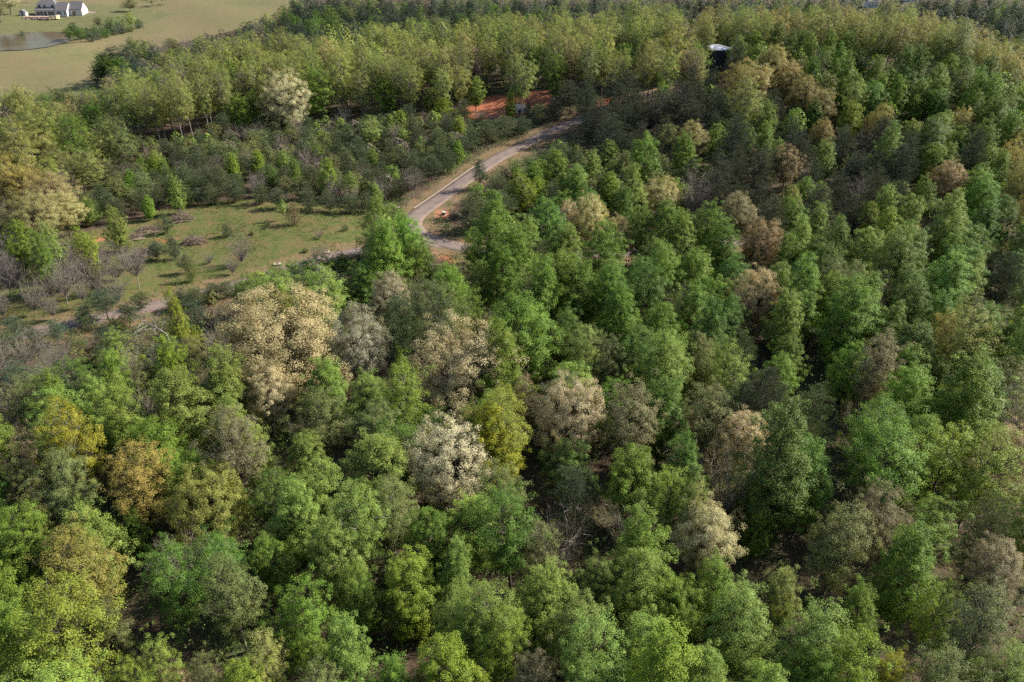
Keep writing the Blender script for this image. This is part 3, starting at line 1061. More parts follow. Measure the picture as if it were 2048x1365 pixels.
('N',3,62.9,184.6,16.3,8.4,'dpine','0721'),
('N',3,109.5,218.9,16.8,8.8,'dpine','0424'),
('N',0,86.1,190.9,14.2,9.7,'dpine','1524'),
('N',3,77.4,192.0,16.6,8.6,'dpine','0122'),
('B',2,47.9,205.0,17.0,11.1,'purple','0733'),
('B',1,53.2,208.6,11.9,8.5,'purple','0421'),
('N',3,29.1,269.9,19.0,10.5,'dpine','0009'),
('N',3,32.2,252.7,19.0,11.6,'dpine','0333'),
('N',2,40.0,276.4,14.1,10.8,'dpine','1333'),
('N',0,47.0,278.7,15.3,10.8,'dpine','1233'),
('N',2,55.3,277.7,15.1,11.9,'dpine','1133'),
('N',0,60.9,271.7,15.0,10.6,'dpine','3133'),
('N',0,26.7,278.6,12.9,8.4,'dpine','0218'),
('P',1,17.7,220.9,13.8,8.9,'light','0706'),
('P',1,12.7,233.9,14.2,9.4,'green','0509'),
('P',5,2.2,219.1,12.6,8.9,'lime','0007'),
('P',2,7.3,224.1,9.3,7.0,'lime','0509'),
('P',0,24.0,236.9,13.4,7.9,'light','0609'),
('P',1,30.4,247.3,13.1,8.2,'light','0433'),
('P',2,33.5,240.1,12.3,7.4,'olive','0433'),
('N',1,-9.8,241.1,9.1,5.5,'bluepine','small bluish pine leaning over the road edge'),
('N',1,-9.9,206.2,11.1,11.9,'cedar','0007'),
('N',3,-3.4,224.1,10.3,9.1,'cedar','0107'),
('N',3,-1.9,212.3,10.0,8.7,'pine','0007'),
('N',2,21.1,268.9,8.4,10.7,'pine','0609'),
('N',3,15.2,251.8,11.1,10.1,'pine','0509'),
('P',2,-55.5,231.0,12.5,6.2,'lime','bright lime conical poplar among young growth above the meadow'),
('P',0,-18.6,283.2,10.3,4.8,'lime','0506'),
('P',1,-14.5,323.7,13.5,7.0,'light','0306'),
('P',0,-0.8,308.3,11.5,4.8,'lime','0409'),
('P',5,-26.2,308.3,10.4,8.0,'lime','0406'),
('P',1,-31.6,317.3,12.1,9.0,'ygreen','0406'),
('A',1,-49.8,278.8,13.3,9.1,'ygreen','0125'),
('P',1,-81.0,249.9,9.4,5.7,'lime','0425'),
('P',5,-115.5,254.8,8.7,5.8,'lime','0311'),
('P',0,-114.0,230.8,9.4,5.3,'green','0210'),
('P',3,-94.3,217.1,11.4,5.0,'light','0211'),
('P',5,-100.8,211.9,7.5,4.1,'lime','0411'),
('P',3,-87.1,244.6,9.9,4.9,'lime','0111'),
('P',5,-74.7,255.4,8.2,5.1,'light','0425'),
('P',5,-73.1,237.5,8.0,4.8,'light','0111'),
('P',4,-151.6,291.1,15.4,9.1,'deep','0438'),
('A',2,-137.9,253.3,22.2,14.9,'green','0538'),
('A',2,-125.3,255.9,20.7,13.4,'olive','0738'),
('A',2,-179.9,298.5,20.7,13.4,'ygreen','1619'),
('A',3,-152.4,258.1,24.0,15.1,'ygreen','2438'),
('A',1,-146.7,236.5,24.0,13.9,'ygreen','2216'),
('O',1,-155.3,255.4,16.7,16.3,'ygold','0619'),
('O',1,-134.5,212.6,15.4,17.0,'ygold','1216'),
('O',1,-124.6,208.7,14.4,15.2,'ygold','1411'),
('O',2,-116.9,199.2,12.4,10.3,'ygold','0411'),
('O',1,-120.5,191.6,14.6,15.5,'ygold','0216'),
('A',3,-132.7,208.6,20.5,11.2,'ochre','0538'),
('O',1,-85.8,310.8,24.0,20.3,'cream','cream oak on the left part of the ridge'),
('A',0,-76.3,314.8,24.0,14.0,'green','0026'),
('P',1,-48.9,318.7,17.3,9.0,'green','0026'),
('C',1,-59.2,206.7,6.7,4.6,'brown','0525'),
('C',1,-74.9,198.5,3.7,3.4,'pine','0011'),
('N',2,-83.0,183.2,6.7,4.0,'bluepine','0511'),
('N',3,-77.5,174.7,4.9,4.0,'bluepine','0611'),
('N',2,-74.3,169.9,5.8,3.5,'olive','0611'),
('B',1,-65.3,179.3,8.2,6.1,'purple','0711'),
('B',3,-73.9,180.9,3.4,2.9,'grey','0711'),
('B',3,-50.2,196.6,3.1,2.6,'grey','0625'),
('C',2,-66.5,205.9,2.0,1.9,'cedar','0011'),
('C',2,-45.0,203.3,2.0,2.2,'cedar','0435'),
('S',0,-68.7,199.5,1.4,1.9,'olive','0011'),
('S',2,-51.8,187.4,1.4,1.8,'olive','0625'),
('B',0,-66.3,174.4,5.2,4.0,'purple','0711'),
('B',2,-84.7,165.3,10.6,7.7,'purple','0210'),
('B',3,-92.1,160.9,10.4,6.7,'purple','1401'),
('B',3,-85.9,157.6,7.5,5.7,'purple','0310'),
('B',1,-96.6,156.6,9.9,6.1,'grey','0638'),
('B',1,-100.5,151.0,9.0,5.5,'grey','0116'),
('B',2,-91.9,154.2,7.2,4.3,'grey','0310'),
('B',1,-100.5,158.1,7.3,5.0,'grey','1116'),
('B',2,-109.9,158.5,9.7,6.6,'purple','0216'),
('B',0,-106.5,149.5,8.2,5.2,'grey','0216'),
('B',0,-95.7,149.1,7.0,4.2,'purple','0116'),
('B',0,-46.7,182.7,4.5,3.2,'grey','1435'),
('B',1,-47.9,181.5,4.0,2.5,'grey','0101'),
('N',0,-92.0,201.4,5.7,4.5,'pine','0411'),
('N',1,-87.5,183.0,4.5,4.9,'bluepine','0210'),
('B',3,-91.9,169.9,7.6,7.0,'purple','1310'),
('B',3,-98.4,170.9,7.6,7.7,'purple','2638'),
('B',3,-106.3,172.8,7.7,8.2,'purple','2116'),
('B',2,-113.9,173.8,7.5,7.8,'purple','4216'),
('B',0,-120.0,176.3,7.3,7.2,'purple','3216'),
('N',3,-84.4,149.3,7.0,6.9,'bluepine','0310'),
('N',1,-87.8,146.4,4.6,4.1,'bluepine','0410'),
('N',0,-79.7,155.0,4.1,4.7,'cedar','0210'),
('N',2,-70.7,155.8,5.3,5.4,'cedar','0110'),
('N',1,-78.7,146.2,5.6,5.1,'cedar','0310'),
('N',2,-69.0,158.0,4.4,5.5,'cedar','0611'),
('N',1,-66.1,160.8,4.2,4.9,'cedar','1301'),
('S',0,-39.8,175.2,4.4,4.8,'light','0435'),
('S',0,-37.0,179.8,3.4,3.6,'olive','0435'),
('B',3,-39.4,179.7,4.5,4.4,'grey','0435'),
('N',3,-89.2,138.4,5.6,4.5,'bluepine','1016'),
('N',1,-97.3,138.7,6.3,5.9,'bluepine','0116'),
('N',0,-91.0,134.3,6.6,3.9,'bluepine','0016'),
('N',2,-96.2,133.1,6.6,5.7,'cedar','0331'),
('N',1,-66.7,219.9,6.1,6.3,'pine','0011'),
('N',2,-58.0,219.8,7.0,7.2,'pine','0525'),
('N',0,-52.0,218.4,6.7,6.3,'pine','0625'),
('N',0,-46.3,218.1,6.1,7.1,'pine','0725'),
('N',2,-41.0,220.6,6.7,7.2,'cedar','0725'),
('N',0,-81.4,225.9,6.8,7.4,'pine','0110'),
('N',2,-87.1,225.1,6.2,6.4,'cedar','0111'),
('N',1,-90.6,224.6,5.3,5.0,'bluepine','0111'),
('N',0,-72.9,224.3,6.2,6.4,'cedar','0425'),
('C',2,-36.9,233.0,5.4,5.5,'cedar','0235'),
('C',2,-34.4,236.8,5.8,5.5,'cedar','0307'),
('N',3,-30.3,241.9,7.5,7.8,'pine','0307'),
('N',3,-25.5,249.2,8.4,8.0,'pine','0207'),
('N',2,-21.1,256.2,8.5,8.2,'pine','1207'),
('N',3,-16.8,266.6,8.8,8.5,'pine','3506'),
('N',0,-13.7,275.2,8.3,8.7,'pine','2506'),
('N',3,-8.7,282.2,9.2,9.9,'pine','0506'),
('N',3,-2.5,288.4,9.0,9.0,'pine','0606'),
('N',2,3.9,293.7,6.5,9.2,'pine','0706'),
('N',3,10.5,301.0,7.7,8.6,'pine','0006'),
('N',2,16.2,304.4,8.2,9.4,'dpine','0409'),
('N',3,22.1,309.1,11.8,11.5,'dpine','0309'),
('C',1,6.5,311.4,5.2,3.5,'bluepine','0006'),
('C',2,10.4,312.4,4.0,4.2,'bluepine','0409'),
('N',3,-12.9,299.5,4.2,7.5,'pine','0506'),
('B',1,3.0,296.9,4.6,6.7,'grey','0706'),
('B',0,-12.3,310.0,5.2,6.9,'grey','0406'),
('B',0,-7.4,307.7,3.9,6.5,'grey','0506'),
('C',0,-289.7,560.8,6.7,7.9,'bluepine','0705'),
('C',1,-314.0,543.3,3.9,4.5,'pine','0319'),
('A',0,-271.9,525.5,9.4,9.3,'deep','1705'),
('A',1,-261.7,512.3,8.0,7.9,'deep','0238'),
('C',0,-265.4,530.5,6.3,6.3,'bluepine','1705'),
('A',2,-263.2,535.3,7.7,7.0,'deep','0336'),
('C',0,-261.8,541.1,5.8,6.4,'bluepine','0005'),
('A',3,-264.0,557.9,10.6,7.9,'deep','0236'),
('C',0,-260.3,561.6,6.7,6.6,'bluepine','2236'),
('A',2,-257.9,576.7,11.6,8.1,'light','0236'),
('C',0,-253.1,577.5,5.8,6.8,'bluepine','0138'),
('A',1,-279.7,576.6,8.9,8.1,'olive','0005'),
('C',1,-268.3,561.7,5.4,6.0,'bluepine','1005'),
('A',0,-192.7,404.6,19.5,13.8,'far','0336'),
('A',0,-190.4,415.2,19.0,13.6,'far','0136'),
('A',0,-191.5,437.9,18.8,14.3,'deep','0136'),
('B',2,-184.3,439.8,17.8,15.9,'purple','0005'),
('A',0,-183.3,455.3,16.7,13.7,'olive','1036'),
('B',0,-178.4,465.1,17.0,16.8,'purple','1326'),
('B',1,-98.4,163.8,8.9,6.3,'purple','1116'),
('B',2,-107.6,158.8,9.5,6.6,'purple','1216'),
('B',3,-115.8,167.0,8.3,6.4,'purple','2216'),
('B',3,-105.5,178.4,7.1,7.2,'purple','1411'),
('B',2,-112.9,179.9,7.1,7.3,'grey','0538'),
('B',2,-121.5,183.4,7.2,7.4,'purple','2619'),
('B',3,-97.9,178.8,6.6,6.5,'purple','0411'),
('B',1,-91.6,176.1,5.7,5.7,'grey','0511'),
('C',1,-90.5,189.7,2.7,3.1,'cedar','0511'),
('C',0,-97.4,187.5,3.3,3.3,'cedar','0116'),
('A',2,-197.9,404.1,16.5,13.7,'deep','0705'),
('A',0,-189.1,398.6,14.8,12.1,'deep','2238'),
('N',2,-198.1,398.2,10.9,9.7,'bluepine','0436'),
('C',1,-255.3,512.9,5.5,6.7,'bluepine','1238'),
('C',0,-266.3,525.9,6.3,6.8,'deep','0705'),
('C',0,-256.2,522.7,5.6,6.8,'bluepine','0336'),
('C',2,-257.5,536.4,5.8,7.0,'deep','0236'),
('C',1,-258.0,548.7,5.9,7.1,'bluepine','0236'),
('C',2,-255.5,556.7,5.3,6.6,'bluepine','1236'),
('C',2,-253.3,564.1,5.0,6.0,'deep','1236'),
('A',3,-271.2,517.7,8.1,8.0,'deep','0705'),
('A',0,-193.5,398.3,15.3,12.1,'deep','0436'),
('C',1,-209.8,418.2,5.7,6.6,'bluepine','0436'),
('A',1,-220.8,490.6,10.7,8.8,'ygreen','0136'),
('C',0,-86.0,144.2,3.4,3.5,'cedar','0410'),
('S',1,-80.7,144.9,3.5,3.7,'olive','0410'),
('N',0,-71.4,154.7,4.3,4.7,'bluepine','0110'),
('N',3,-69.0,157.0,3.9,4.8,'cedar','1110'),
('S',0,-66.1,159.2,3.4,4.2,'olive','0110'),
('N',1,-63.7,161.9,4.2,4.9,'cedar','0301'),
('S',1,-60.8,164.1,3.7,4.5,'light','0301'),
('S',2,-57.9,167.5,4.3,5.7,'light','0201'),
('S',1,-54.5,169.8,4.6,5.8,'light','0525'),
('S',2,-50.9,171.8,4.6,5.9,'light','0407'),
('S',0,-47.6,173.9,4.4,5.4,'green','0101'),
('S',0,-44.0,175.5,4.4,5.5,'light','0625'),
('S',2,-41.0,177.8,3.9,4.8,'olive','1435'),
('A',2,-286.1,644.2,9.8,13.5,'olive','0236'),
('A',2,-356.3,594.6,17.6,13.9,'brown','0319'),
('A',3,-362.8,620.1,14.6,14.5,'tan','0319'),
('B',1,-46.5,225.2,7.0,5.3,'grey','0725'),
('Y',3,-118.3,287.6,26.3,10.7,'ygreen','2038'),
('P',2,95.5,330.5,16.0,9.9,'light','0232'),
('P',2,100.8,138.7,17.1,9.7,'deep','0215'),
('N',0,-110.9,241.0,6.6,5.3,'pine','0738'),
('Y',0,-88.4,320.8,21.6,9.5,'ygreen','0126'),
('A',0,-70.5,120.9,8.0,5.7,'olive','0510'),
('N',2,-104.9,592.8,16.6,11.4,'far','1307'),
('Y',0,20.2,358.9,22.5,11.0,'ygreen','3106'),
('Y',2,-45.6,352.0,24.1,12.6,'ygreen','5433'),
('O',2,185.4,302.7,19.5,8.9,'ygold','0124'),
('Y',1,-134.0,368.7,27.4,10.2,'ygreen','3005'),
('Y',0,57.6,343.0,26.4,13.1,'ygreen','5404'),
('Y',1,153.6,335.5,24.5,9.7,'ygreen','2032'),
('A',2,78.4,648.8,19.0,12.2,'olive','0437'),
('A',1,-116.4,227.1,8.0,6.0,'olive','1411'),
('Y',1,-69.4,339.4,24.2,9.4,'ygreen','7308'),
('Y',3,-91.5,361.5,26.4,10.7,'ygreen','5126'),
('A',3,-164.7,292.7,15.6,11.0,'olive','0438'),
('Y',3,-113.1,299.4,23.9,9.4,'ygreen','0131'),
('C',0,-115.4,210.9,6.8,5.4,'cedar','0411'),
('N',3,32.9,666.2,20.3,9.1,'far','1034'),
('N',0,71.1,279.6,17.1,10.5,'dpine','1532'),
('N',2,67.0,203.8,14.4,10.0,'dpine','0523'),
('O',0,164.1,338.2,20.4,10.4,'ygold','0414'),
('A',1,333.1,615.7,18.8,10.6,'far','1414'),
('A',1,-164.7,263.0,17.4,9.8,'deep','1619'),
('Y',3,-58.2,388.3,25.5,10.5,'ygreen','6434'),
('A',0,-120.6,353.9,20.9,9.6,'green','1426'),
('P',5,13.8,58.3,11.4,8.4,'light','0017'),
('Y',0,146.1,371.4,23.2,11.6,'ygold','1324'),
('A',0,28.7,98.6,15.3,8.6,'olive','0028'),
('Y',2,5.9,348.3,22.9,11.2,'ygreen','1309'),
('Y',0,28.5,369.3,24.5,11.6,'ygreen','9333'),
('N',3,-57.0,281.3,9.9,6.4,'pine','0005'),
('B',2,77.9,102.5,14.6,10.3,'brown','0615'),
('Y',3,169.8,316.1,19.3,7.5,'ygreen','2224'),
('Y',3,-55.3,380.2,26.2,9.8,'ygreen','5434'),
('N',0,360.6,600.9,17.2,9.9,'far','0614'),
('N',0,-99.6,284.3,7.0,6.2,'pine','0526'),
('P',5,122.9,199.6,15.8,9.6,'green','1724'),
('Y',3,-25.0,385.8,23.0,9.6,'ygreen','9534'),
('A',1,32.8,332.2,21.9,9.9,'green','0209'),
('Y',2,3.9,383.4,24.6,11.8,'ygreen','4634'),
('Y',1,-32.2,404.1,24.4,9.4,'ygreen','b534'),
('P',0,117.4,172.9,14.1,6.8,'green','1215'),
('Y',2,-107.8,323.5,18.1,8.8,'ygreen','0111'),
('A',2,-186.5,306.3,16.7,12.0,'olive','0505'),
('N',3,-120.7,484.8,18.3,9.1,'far','0225'),
('A',3,80.6,109.3,13.7,8.3,'olive','0615'),
('A',2,-167.2,324.2,14.7,10.3,'olive','0338'),
('N',2,72.8,302.6,16.7,11.2,'dpine','0604'),
('Y',2,171.4,302.1,18.0,9.4,'ygreen','0224'),
('Y',1,158.0,309.0,23.8,9.2,'ygreen','1033'),
('P',4,8.3,243.0,8.8,6.6,'light','0509'),
('B',3,-68.7,298.8,7.2,7.6,'grey','0225'),
('A',1,-50.9,560.5,20.7,12.3,'olive','0434'),
('Y',0,17.8,374.8,22.4,9.6,'ygreen','4734'),
('Y',3,177.1,316.2,20.6,8.0,'ygreen','2514'),
('O',0,119.8,374.2,23.0,12.9,'ygold','0037'),
('A',3,378.3,681.6,21.0,11.2,'far','0414'),
('Y',3,-23.6,392.0,24.7,8.9,'ygreen','7534'),
('A',3,45.0,335.5,18.7,9.2,'green','0109'),
('N',3,-48.4,296.6,8.6,5.1,'pine','0026'),
('A',2,-178.0,310.3,16.0,10.4,'deep','0619'),
('N',0,-93.2,561.0,16.9,10.6,'far','2235'),
('A',1,-170.8,281.6,14.3,8.6,'olive','2438'),
('N',1,51.4,227.4,13.5,6.8,'dpine','0033'),
('P',5,140.5,282.1,14.7,7.5,'deep','0224'),
('Y',3,-140.2,298.7,22.8,8.6,'ygreen','0636'),
('P',2,80.1,212.6,11.9,6.9,'green','0723'),
('Y',1,-106.0,385.2,27.3,10.8,'ygreen','3226'),
('Y',1,46.0,348.0,21.7,7.7,'olive','0109'),
('N',1,-45.1,158.2,9.1,6.8,'bluepine','0101'),
('Y',3,100.5,366.8,21.1,8.2,'ygold','0737'),
('Y',2,27.5,385.1,21.4,11.1,'ygreen','a734'),
('A',3,-68.0,627.3,15.6,8.4,'deep','2434'),
('Y',1,-67.0,401.0,26.5,11.0,'ygreen','9434'),
('Y',0,-68.9,330.2,26.2,12.3,'ygreen','6308'),
('N',2,-98.0,235.8,8.9,7.8,'pine','1211'),
('P',3,108.2,328.2,21.0,8.3,'deep','0221'),
('Y',1,21.0,348.2,26.4,10.0,'ygreen','6734'),
('Y',1,71.5,351.1,23.0,9.3,'grey','0304'),
('N',2,-45.2,243.3,6.4,5.7,'pine','0235'),
('N',3,-155.6,347.8,17.6,8.3,'far','0036'),
('B',0,-75.4,231.2,7.5,6.8,'purple','0425'),
('A',2,-82.3,298.2,7.3,6.5,'olive','0626'),
('B',1,73.4,231.1,14.4,8.6,'purple','0423'),
('Y',2,-114.9,366.3,21.1,10.3,'ygreen','5326'),
('Y',3,-123.6,301.6,24.3,9.8,'ygreen','3036'),
('A',1,152.0,278.1,19.5,9.2,'olive','1224'),
('O',1,145.1,364.5,22.7,12.8,'ygold','3037'),
('Y',0,-141.3,305.0,23.1,10.1,'ygreen','1736'),
('Y',3,-39.1,326.5,21.9,8.7,'ygreen','1406'),
('N',2,-26.9,254.7,7.3,7.2,'pine','0207'),
('Y',0,122.2,359.8,22.3,10.9,'ygold','1037'),
('Y',3,-96.0,346.5,23.5,9.3,'ygreen','1226'),
('A',2,-17.9,659.8,18.8,11.3,'deep','0434'),
('A',1,-136.5,322.7,20.8,8.8,'green','0036'),
('P',3,159.8,263.1,17.9,7.9,'green','2614'),
('N',0,-178.9,417.2,16.4,9.8,'far','0426'),
('Y',2,40.8,353.8,23.5,11.9,'ygreen','6034'),
('A',1,33.0,158.6,14.0,8.5,'deep','0422'),
('Y',2,77.6,392.6,20.0,9.5,'ygreen','1537'),
('Y',2,37.3,385.5,22.2,11.0,'ygreen','2034'),
('Y',0,142.4,335.1,23.1,10.8,'ygreen','0032'),
('Y',3,48.5,305.0,26.9,10.0,'ygreen','0322'),
('N',3,-68.1,233.4,9.2,5.6,'pine','1425'),
('Y',1,-52.8,366.7,22.3,8.9,'ygreen','6318'),
('N',2,-58.6,118.0,7.9,7.6,'bluepine','0501'),
('A',2,-89.7,275.1,8.7,7.3,'olive','2526'),
('A',2,45.2,241.4,10.6,7.9,'olive','0733'),
('P',5,69.8,188.3,14.9,8.7,'green','0623'),
('A',3,-68.5,561.6,19.0,10.9,'far','0207'),
('A',0,-75.0,260.3,8.0,5.9,'olive','0325'),
('N',1,86.6,272.1,15.1,8.2,'dpine','0323'),
('P',4,20.7,117.4,15.6,8.7,'deep','0228'),
('N',0,-109.2,257.1,8.8,7.1,'pine','1738'),
('Y',1,-70.5,349.9,25.0,9.9,'ygreen','a308'),
('A',0,-70.0,82.7,13.0,7.2,'deep','0531'),
('N',0,-33.1,279.2,8.3,7.0,'pine','4026'),
('A',3,106.9,157.4,13.6,7.9,'deep','0215'),
('Y',3,87.1,382.5,23.7,8.7,'ygold','0537'),
('Y',2,-125.6,285.1,24.9,12.4,'ygreen','0038'),
('N',0,56.1,222.0,12.6,7.9,'dpine','0733'),
('P',3,122.7,314.2,19.0,7.8,'deep','1032'),
('Y',2,-8.4,347.5,22.0,11.4,'ygreen','1206'),
('P',3,-45.3,104.8,18.1,8.6,'light','0501'),
('P',0,0.7,232.8,10.4,6.2,'green','0606'),
('Y',3,41.4,393.6,22.4,8.6,'ygreen','3034'),
('A',3,86.8,288.3,11.8,7.3,'olive','0732'),
('Y',3,160.3,346.7,21.5,9.2,'ygreen','3414'),
('A',3,-27.7,262.3,6.8,5.2,'olive','0207'),
('A',2,-130.8,300.6,18.7,9.5,'green','0038'),
('N',3,-54.1,289.9,9.4,5.8,'pine','1005'),
('Y',0,165.2,358.5,25.9,11.4,'ygreen','2414'),
('Y',0,60.2,320.3,25.9,12.6,'ygreen','2404'),
('B',0,-64.8,305.4,8.0,6.3,'purple','0225'),
('P',5,-114.9,206.7,8.9,6.0,'green','0638'),
('P',1,27.2,218.5,12.7,7.4,'green','0533'),
('N',3,-72.2,594.1,19.6,9.9,'far','3125'),
('S',1,-76.6,124.3,4.5,7.9,'olive','0131'),
('Y',2,137.0,340.7,22.8,10.3,'ygreen','0123'),
('A',3,326.5,565.0,20.1,10.5,'far','2514'),
('P',5,92.3,341.2,17.4,9.2,'light','0104'),
('Y',1,168.8,330.7,23.6,9.6,'ygreen','0414'),
('P',4,122.5,226.9,14.9,9.3,'green','0324'),
('O',0,155.8,239.8,14.6,9.0,'ygold','2024'),
('N',0,142.3,697.1,13.6,8.5,'far','0437'),
('Y',1,7.9,360.1,22.7,8.2,'ygreen','1734'),
('B',1,74.1,145.8,12.8,7.9,'brown','0022'),
('Y',3,61.2,379.3,24.3,10.3,'ygreen','2437'),
('C',2,-81.4,255.9,6.0,6.3,'cedar','1626'),
('P',3,95.7,161.4,16.3,6.5,'green','0624'),
('P',1,27.2,128.1,15.4,7.7,'green','1228'),
('Y',0,-104.2,396.5,24.5,12.5,'olive','1226'),
('N',1,-104.9,218.3,7.7,5.9,'pine','0311'),
('Y',0,200.9,341.9,24.2,10.9,'ygreen','0614'),
('A',1,199.1,617.3,20.6,11.5,'deep','0037'),
('N',1,105.1,146.7,13.4,7.3,'pine','0215'),
('B',3,-82.8,113.5,7.8,7.4,'grey','0331'),
('N',0,65.3,228.2,14.9,8.8,'dpine','1221'),
('B',2,-129.8,222.8,12.0,8.4,'purple','0619'),
('B',3,-92.5,244.6,7.4,7.5,'purple','0111'),
('A',1,-164.5,366.0,15.8,9.9,'far','1036'),
('A',3,-94.0,290.0,6.8,4.8,'olive','1526'),
('N',0,-74.0,556.1,16.4,9.4,'far','0125'),
('A',0,-99.7,313.1,16.6,7.8,'green','0426'),
('Y',1,184.8,332.0,20.3,7.2,'ygreen','1514'),
('O',1,133.4,347.8,19.7,9.9,'ygold','2004'),
('Y',1,46.7,387.3,23.3,8.3,'olive','1034'),
('P',2,119.0,345.0,17.4,10.5,'deep','1223'),
('A',0,-139.2,240.9,13.4,7.8,'ygreen','1538'),
('A',3,-70.5,110.3,13.2,7.8,'deep','0231'),
('N',2,120.9,245.5,12.5,8.2,'dpine','0324'),
('Y',1,52.9,318.5,24.0,8.7,'ygreen','2432'),
('Y',2,-23.2,360.9,24.2,11.7,'ygreen','4306'),
('Y',3,-127.9,336.0,21.6,8.9,'olive','1138'),
('P',3,122.2,327.1,21.3,8.4,'green','0037'),
('Y',0,-56.4,324.4,22.6,11.2,'ygreen','0125'),
('Y',1,-83.8,327.4,27.2,9.4,'ygreen','2126'),
('Y',2,-121.0,310.9,19.5,9.2,'olive','0038'),
('Y',0,35.4,324.5,19.6,9.2,'ygreen','0209'),
('N',2,-110.0,281.6,8.2,7.0,'pine','1038'),
('P',2,119.2,318.6,16.3,9.9,'green','0032'),
('B',1,-79.0,117.0,9.9,7.0,'grey','0231'),
('Y',1,-59.3,358.2,23.8,9.1,'ygreen','5307'),
('Y',0,186.2,318.2,21.7,10.8,'ygreen','0124'),
('B',1,-52.0,227.6,8.4,5.9,'purple','0725'),
('C',0,-102.7,245.8,7.3,5.3,'cedar','1211'),
('Y',1,-138.5,338.1,24.3,8.3,'ygreen','1036'),
('N',3,58.2,214.5,18.0,8.8,'dpine','1321'),
('Y',2,-10.5,383.5,23.9,11.7,'ygreen','1534'),
('Y',2,-65.3,380.4,23.0,11.8,'ygreen','7307'),
('Y',3,9.6,373.0,25.6,10.5,'ygold','0734'),
('Y',2,110.8,370.3,21.1,9.5,'ygreen','2223'),
('B',2,-93.8,251.9,7.0,5.8,'purple','0038'),
('N',2,-130.6,498.1,17.1,11.3,'far','0226'),
('N',1,-36.6,625.1,17.6,9.6,'far','2434'),
('Y',2,-146.4,313.2,22.4,10.0,'ygreen','0736'),
('Y',1,-90.9,332.5,25.7,9.1,'ygreen','0226'),
('A',1,338.7,650.4,17.2,9.2,'olive','0414'),
('N',3,285.9,599.4,19.1,9.1,'far','0032'),
('A',2,-141.6,264.6,14.5,10.8,'ygreen','0538'),
('Y',2,-42.4,319.7,23.6,12.2,'ygreen','2235'),
('Y',0,-66.7,322.1,26.1,11.2,'ygreen','2026'),
('P',3,43.6,252.2,13.8,6.4,'light','0233'),
('Y',2,-7.5,393.8,24.4,11.5,'ygreen','0534'),
('A',1,-122.3,526.6,18.8,10.1,'deep','1126'),
('Y',3,-26.6,324.1,24.8,9.8,'ygold','0207'),
('B',1,111.9,250.8,11.4,7.4,'purple','1424'),
('Y',2,-37.0,380.8,22.0,10.2,'olive','1125'),
('Y',1,-86.5,370.8,26.1,10.1,'olive','0126'),
('N',1,-112.6,214.8,8.5,5.8,'pine','0411'),
('A',1,108.3,312.5,15.6,7.3,'olive','0032'),
('Y',1,66.1,339.1,20.9,7.4,'olive','0404'),
('Y',3,-134.2,333.7,22.7,8.1,'olive','0036'),
('Y',0,156.9,325.5,23.3,10.3,'ygold','1414'),
('N',2,151.5,298.5,14.4,8.6,'dpine','1224'),
('P',0,-51.7,57.8,15.0,8.5,'green','0212'),
('P',1,-6.0,76.5,12.8,7.9,'light','0600'),
('Y',3,25.6,331.7,23.7,9.4,'ygreen','2209'),
('Y',1,142.2,345.4,21.5,7.4,'ygold','0123'),
('Y',1,-129.3,383.0,23.6,9.7,'ygreen','7005'),
('A',2,-64.3,276.3,7.7,6.2,'olive','1225'),
('Y',3,32.1,404.8,23.4,9.2,'olive','0034'),
('Y',1,-135.4,291.6,21.8,8.9,'ygreen','1138'),
('Y',0,123.1,351.9,24.4,11.3,'ygreen','0132'),
('P',0,21.4,147.4,15.2,7.1,'deep','1118'),
('N',1,-51.8,265.9,9.8,7.7,'pine','4125'),
('Y',0,130.9,364.1,19.3,9.1,'ygreen','0223'),
('Y',1,-65.1,393.5,25.9,10.0,'ygreen','8434'),
('B',2,-82.4,125.5,8.4,6.7,'purple','0016'),
('P',2,101.9,346.7,17.8,10.5,'green','0232'),
('N',0,-28.0,288.8,7.9,6.8,'pine','2406'),
('A',3,-121.9,586.4,18.3,10.6,'far','0126'),
('Y',0,27.6,349.5,22.6,9.8,'ygreen','4209'),
('Y',2,-20.5,318.4,19.2,9.0,'ygreen','0306'),
('Y',3,-110.2,330.5,19.5,7.0,'grey','0038'),
('A',1,-109.0,291.9,8.4,6.5,'olive','2038'),
('B',2,-89.3,127.2,8.3,6.3,'grey','0716'),
('A',2,-160.5,387.9,17.2,12.4,'far','1211'),
('O',0,-166.8,303.7,13.5,12.5,'ygold','0438'),
('P',2,73.3,253.3,14.3,8.2,'green','0221'),
('Y',0,-3.5,400.8,26.1,12.7,'ygreen','1634'),
('A',2,-160.8,455.4,18.0,13.1,'far','2326'),
('N',0,-97.7,249.2,9.2,8.4,'pine','2211'),
('B',2,-93.8,298.8,7.3,5.8,'purple','0526'),
('P',5,-67.8,99.6,14.2,9.9,'light','0231'),
('A',3,-28.3,97.5,15.3,9.1,'olive','0701'),
('B',3,-39.7,159.6,7.7,7.7,'grey','0535'),
('A',3,-62.3,532.3,20.6,10.4,'deep','0125'),
('N',3,-25.3,269.8,9.4,5.7,'pine','4207'),
('A',3,13.6,351.6,17.6,7.6,'green','0734'),
('C',1,-108.5,245.0,6.6,4.9,'cedar','0736'),
('N',1,-113.3,269.3,8.9,6.1,'pine','0038'),
('O',1,127.4,185.6,17.0,9.0,'ygold','0724'),
('Y',2,10.8,385.5,25.1,11.0,'ygreen','0734'),
('Y',1,-29.6,380.5,26.5,10.9,'olive','1534'),
('A',1,10.1,342.4,18.2,8.5,'green','0106'),
('A',2,-137.4,451.3,18.2,14.4,'far','0326'),
('N',0,-62.1,286.3,6.7,5.3,'pine','0125'),
('Y',2,-131.4,349.6,22.2,10.8,'ygreen','2005'),
('N',3,-51.9,283.5,9.2,5.7,'pine','2005'),
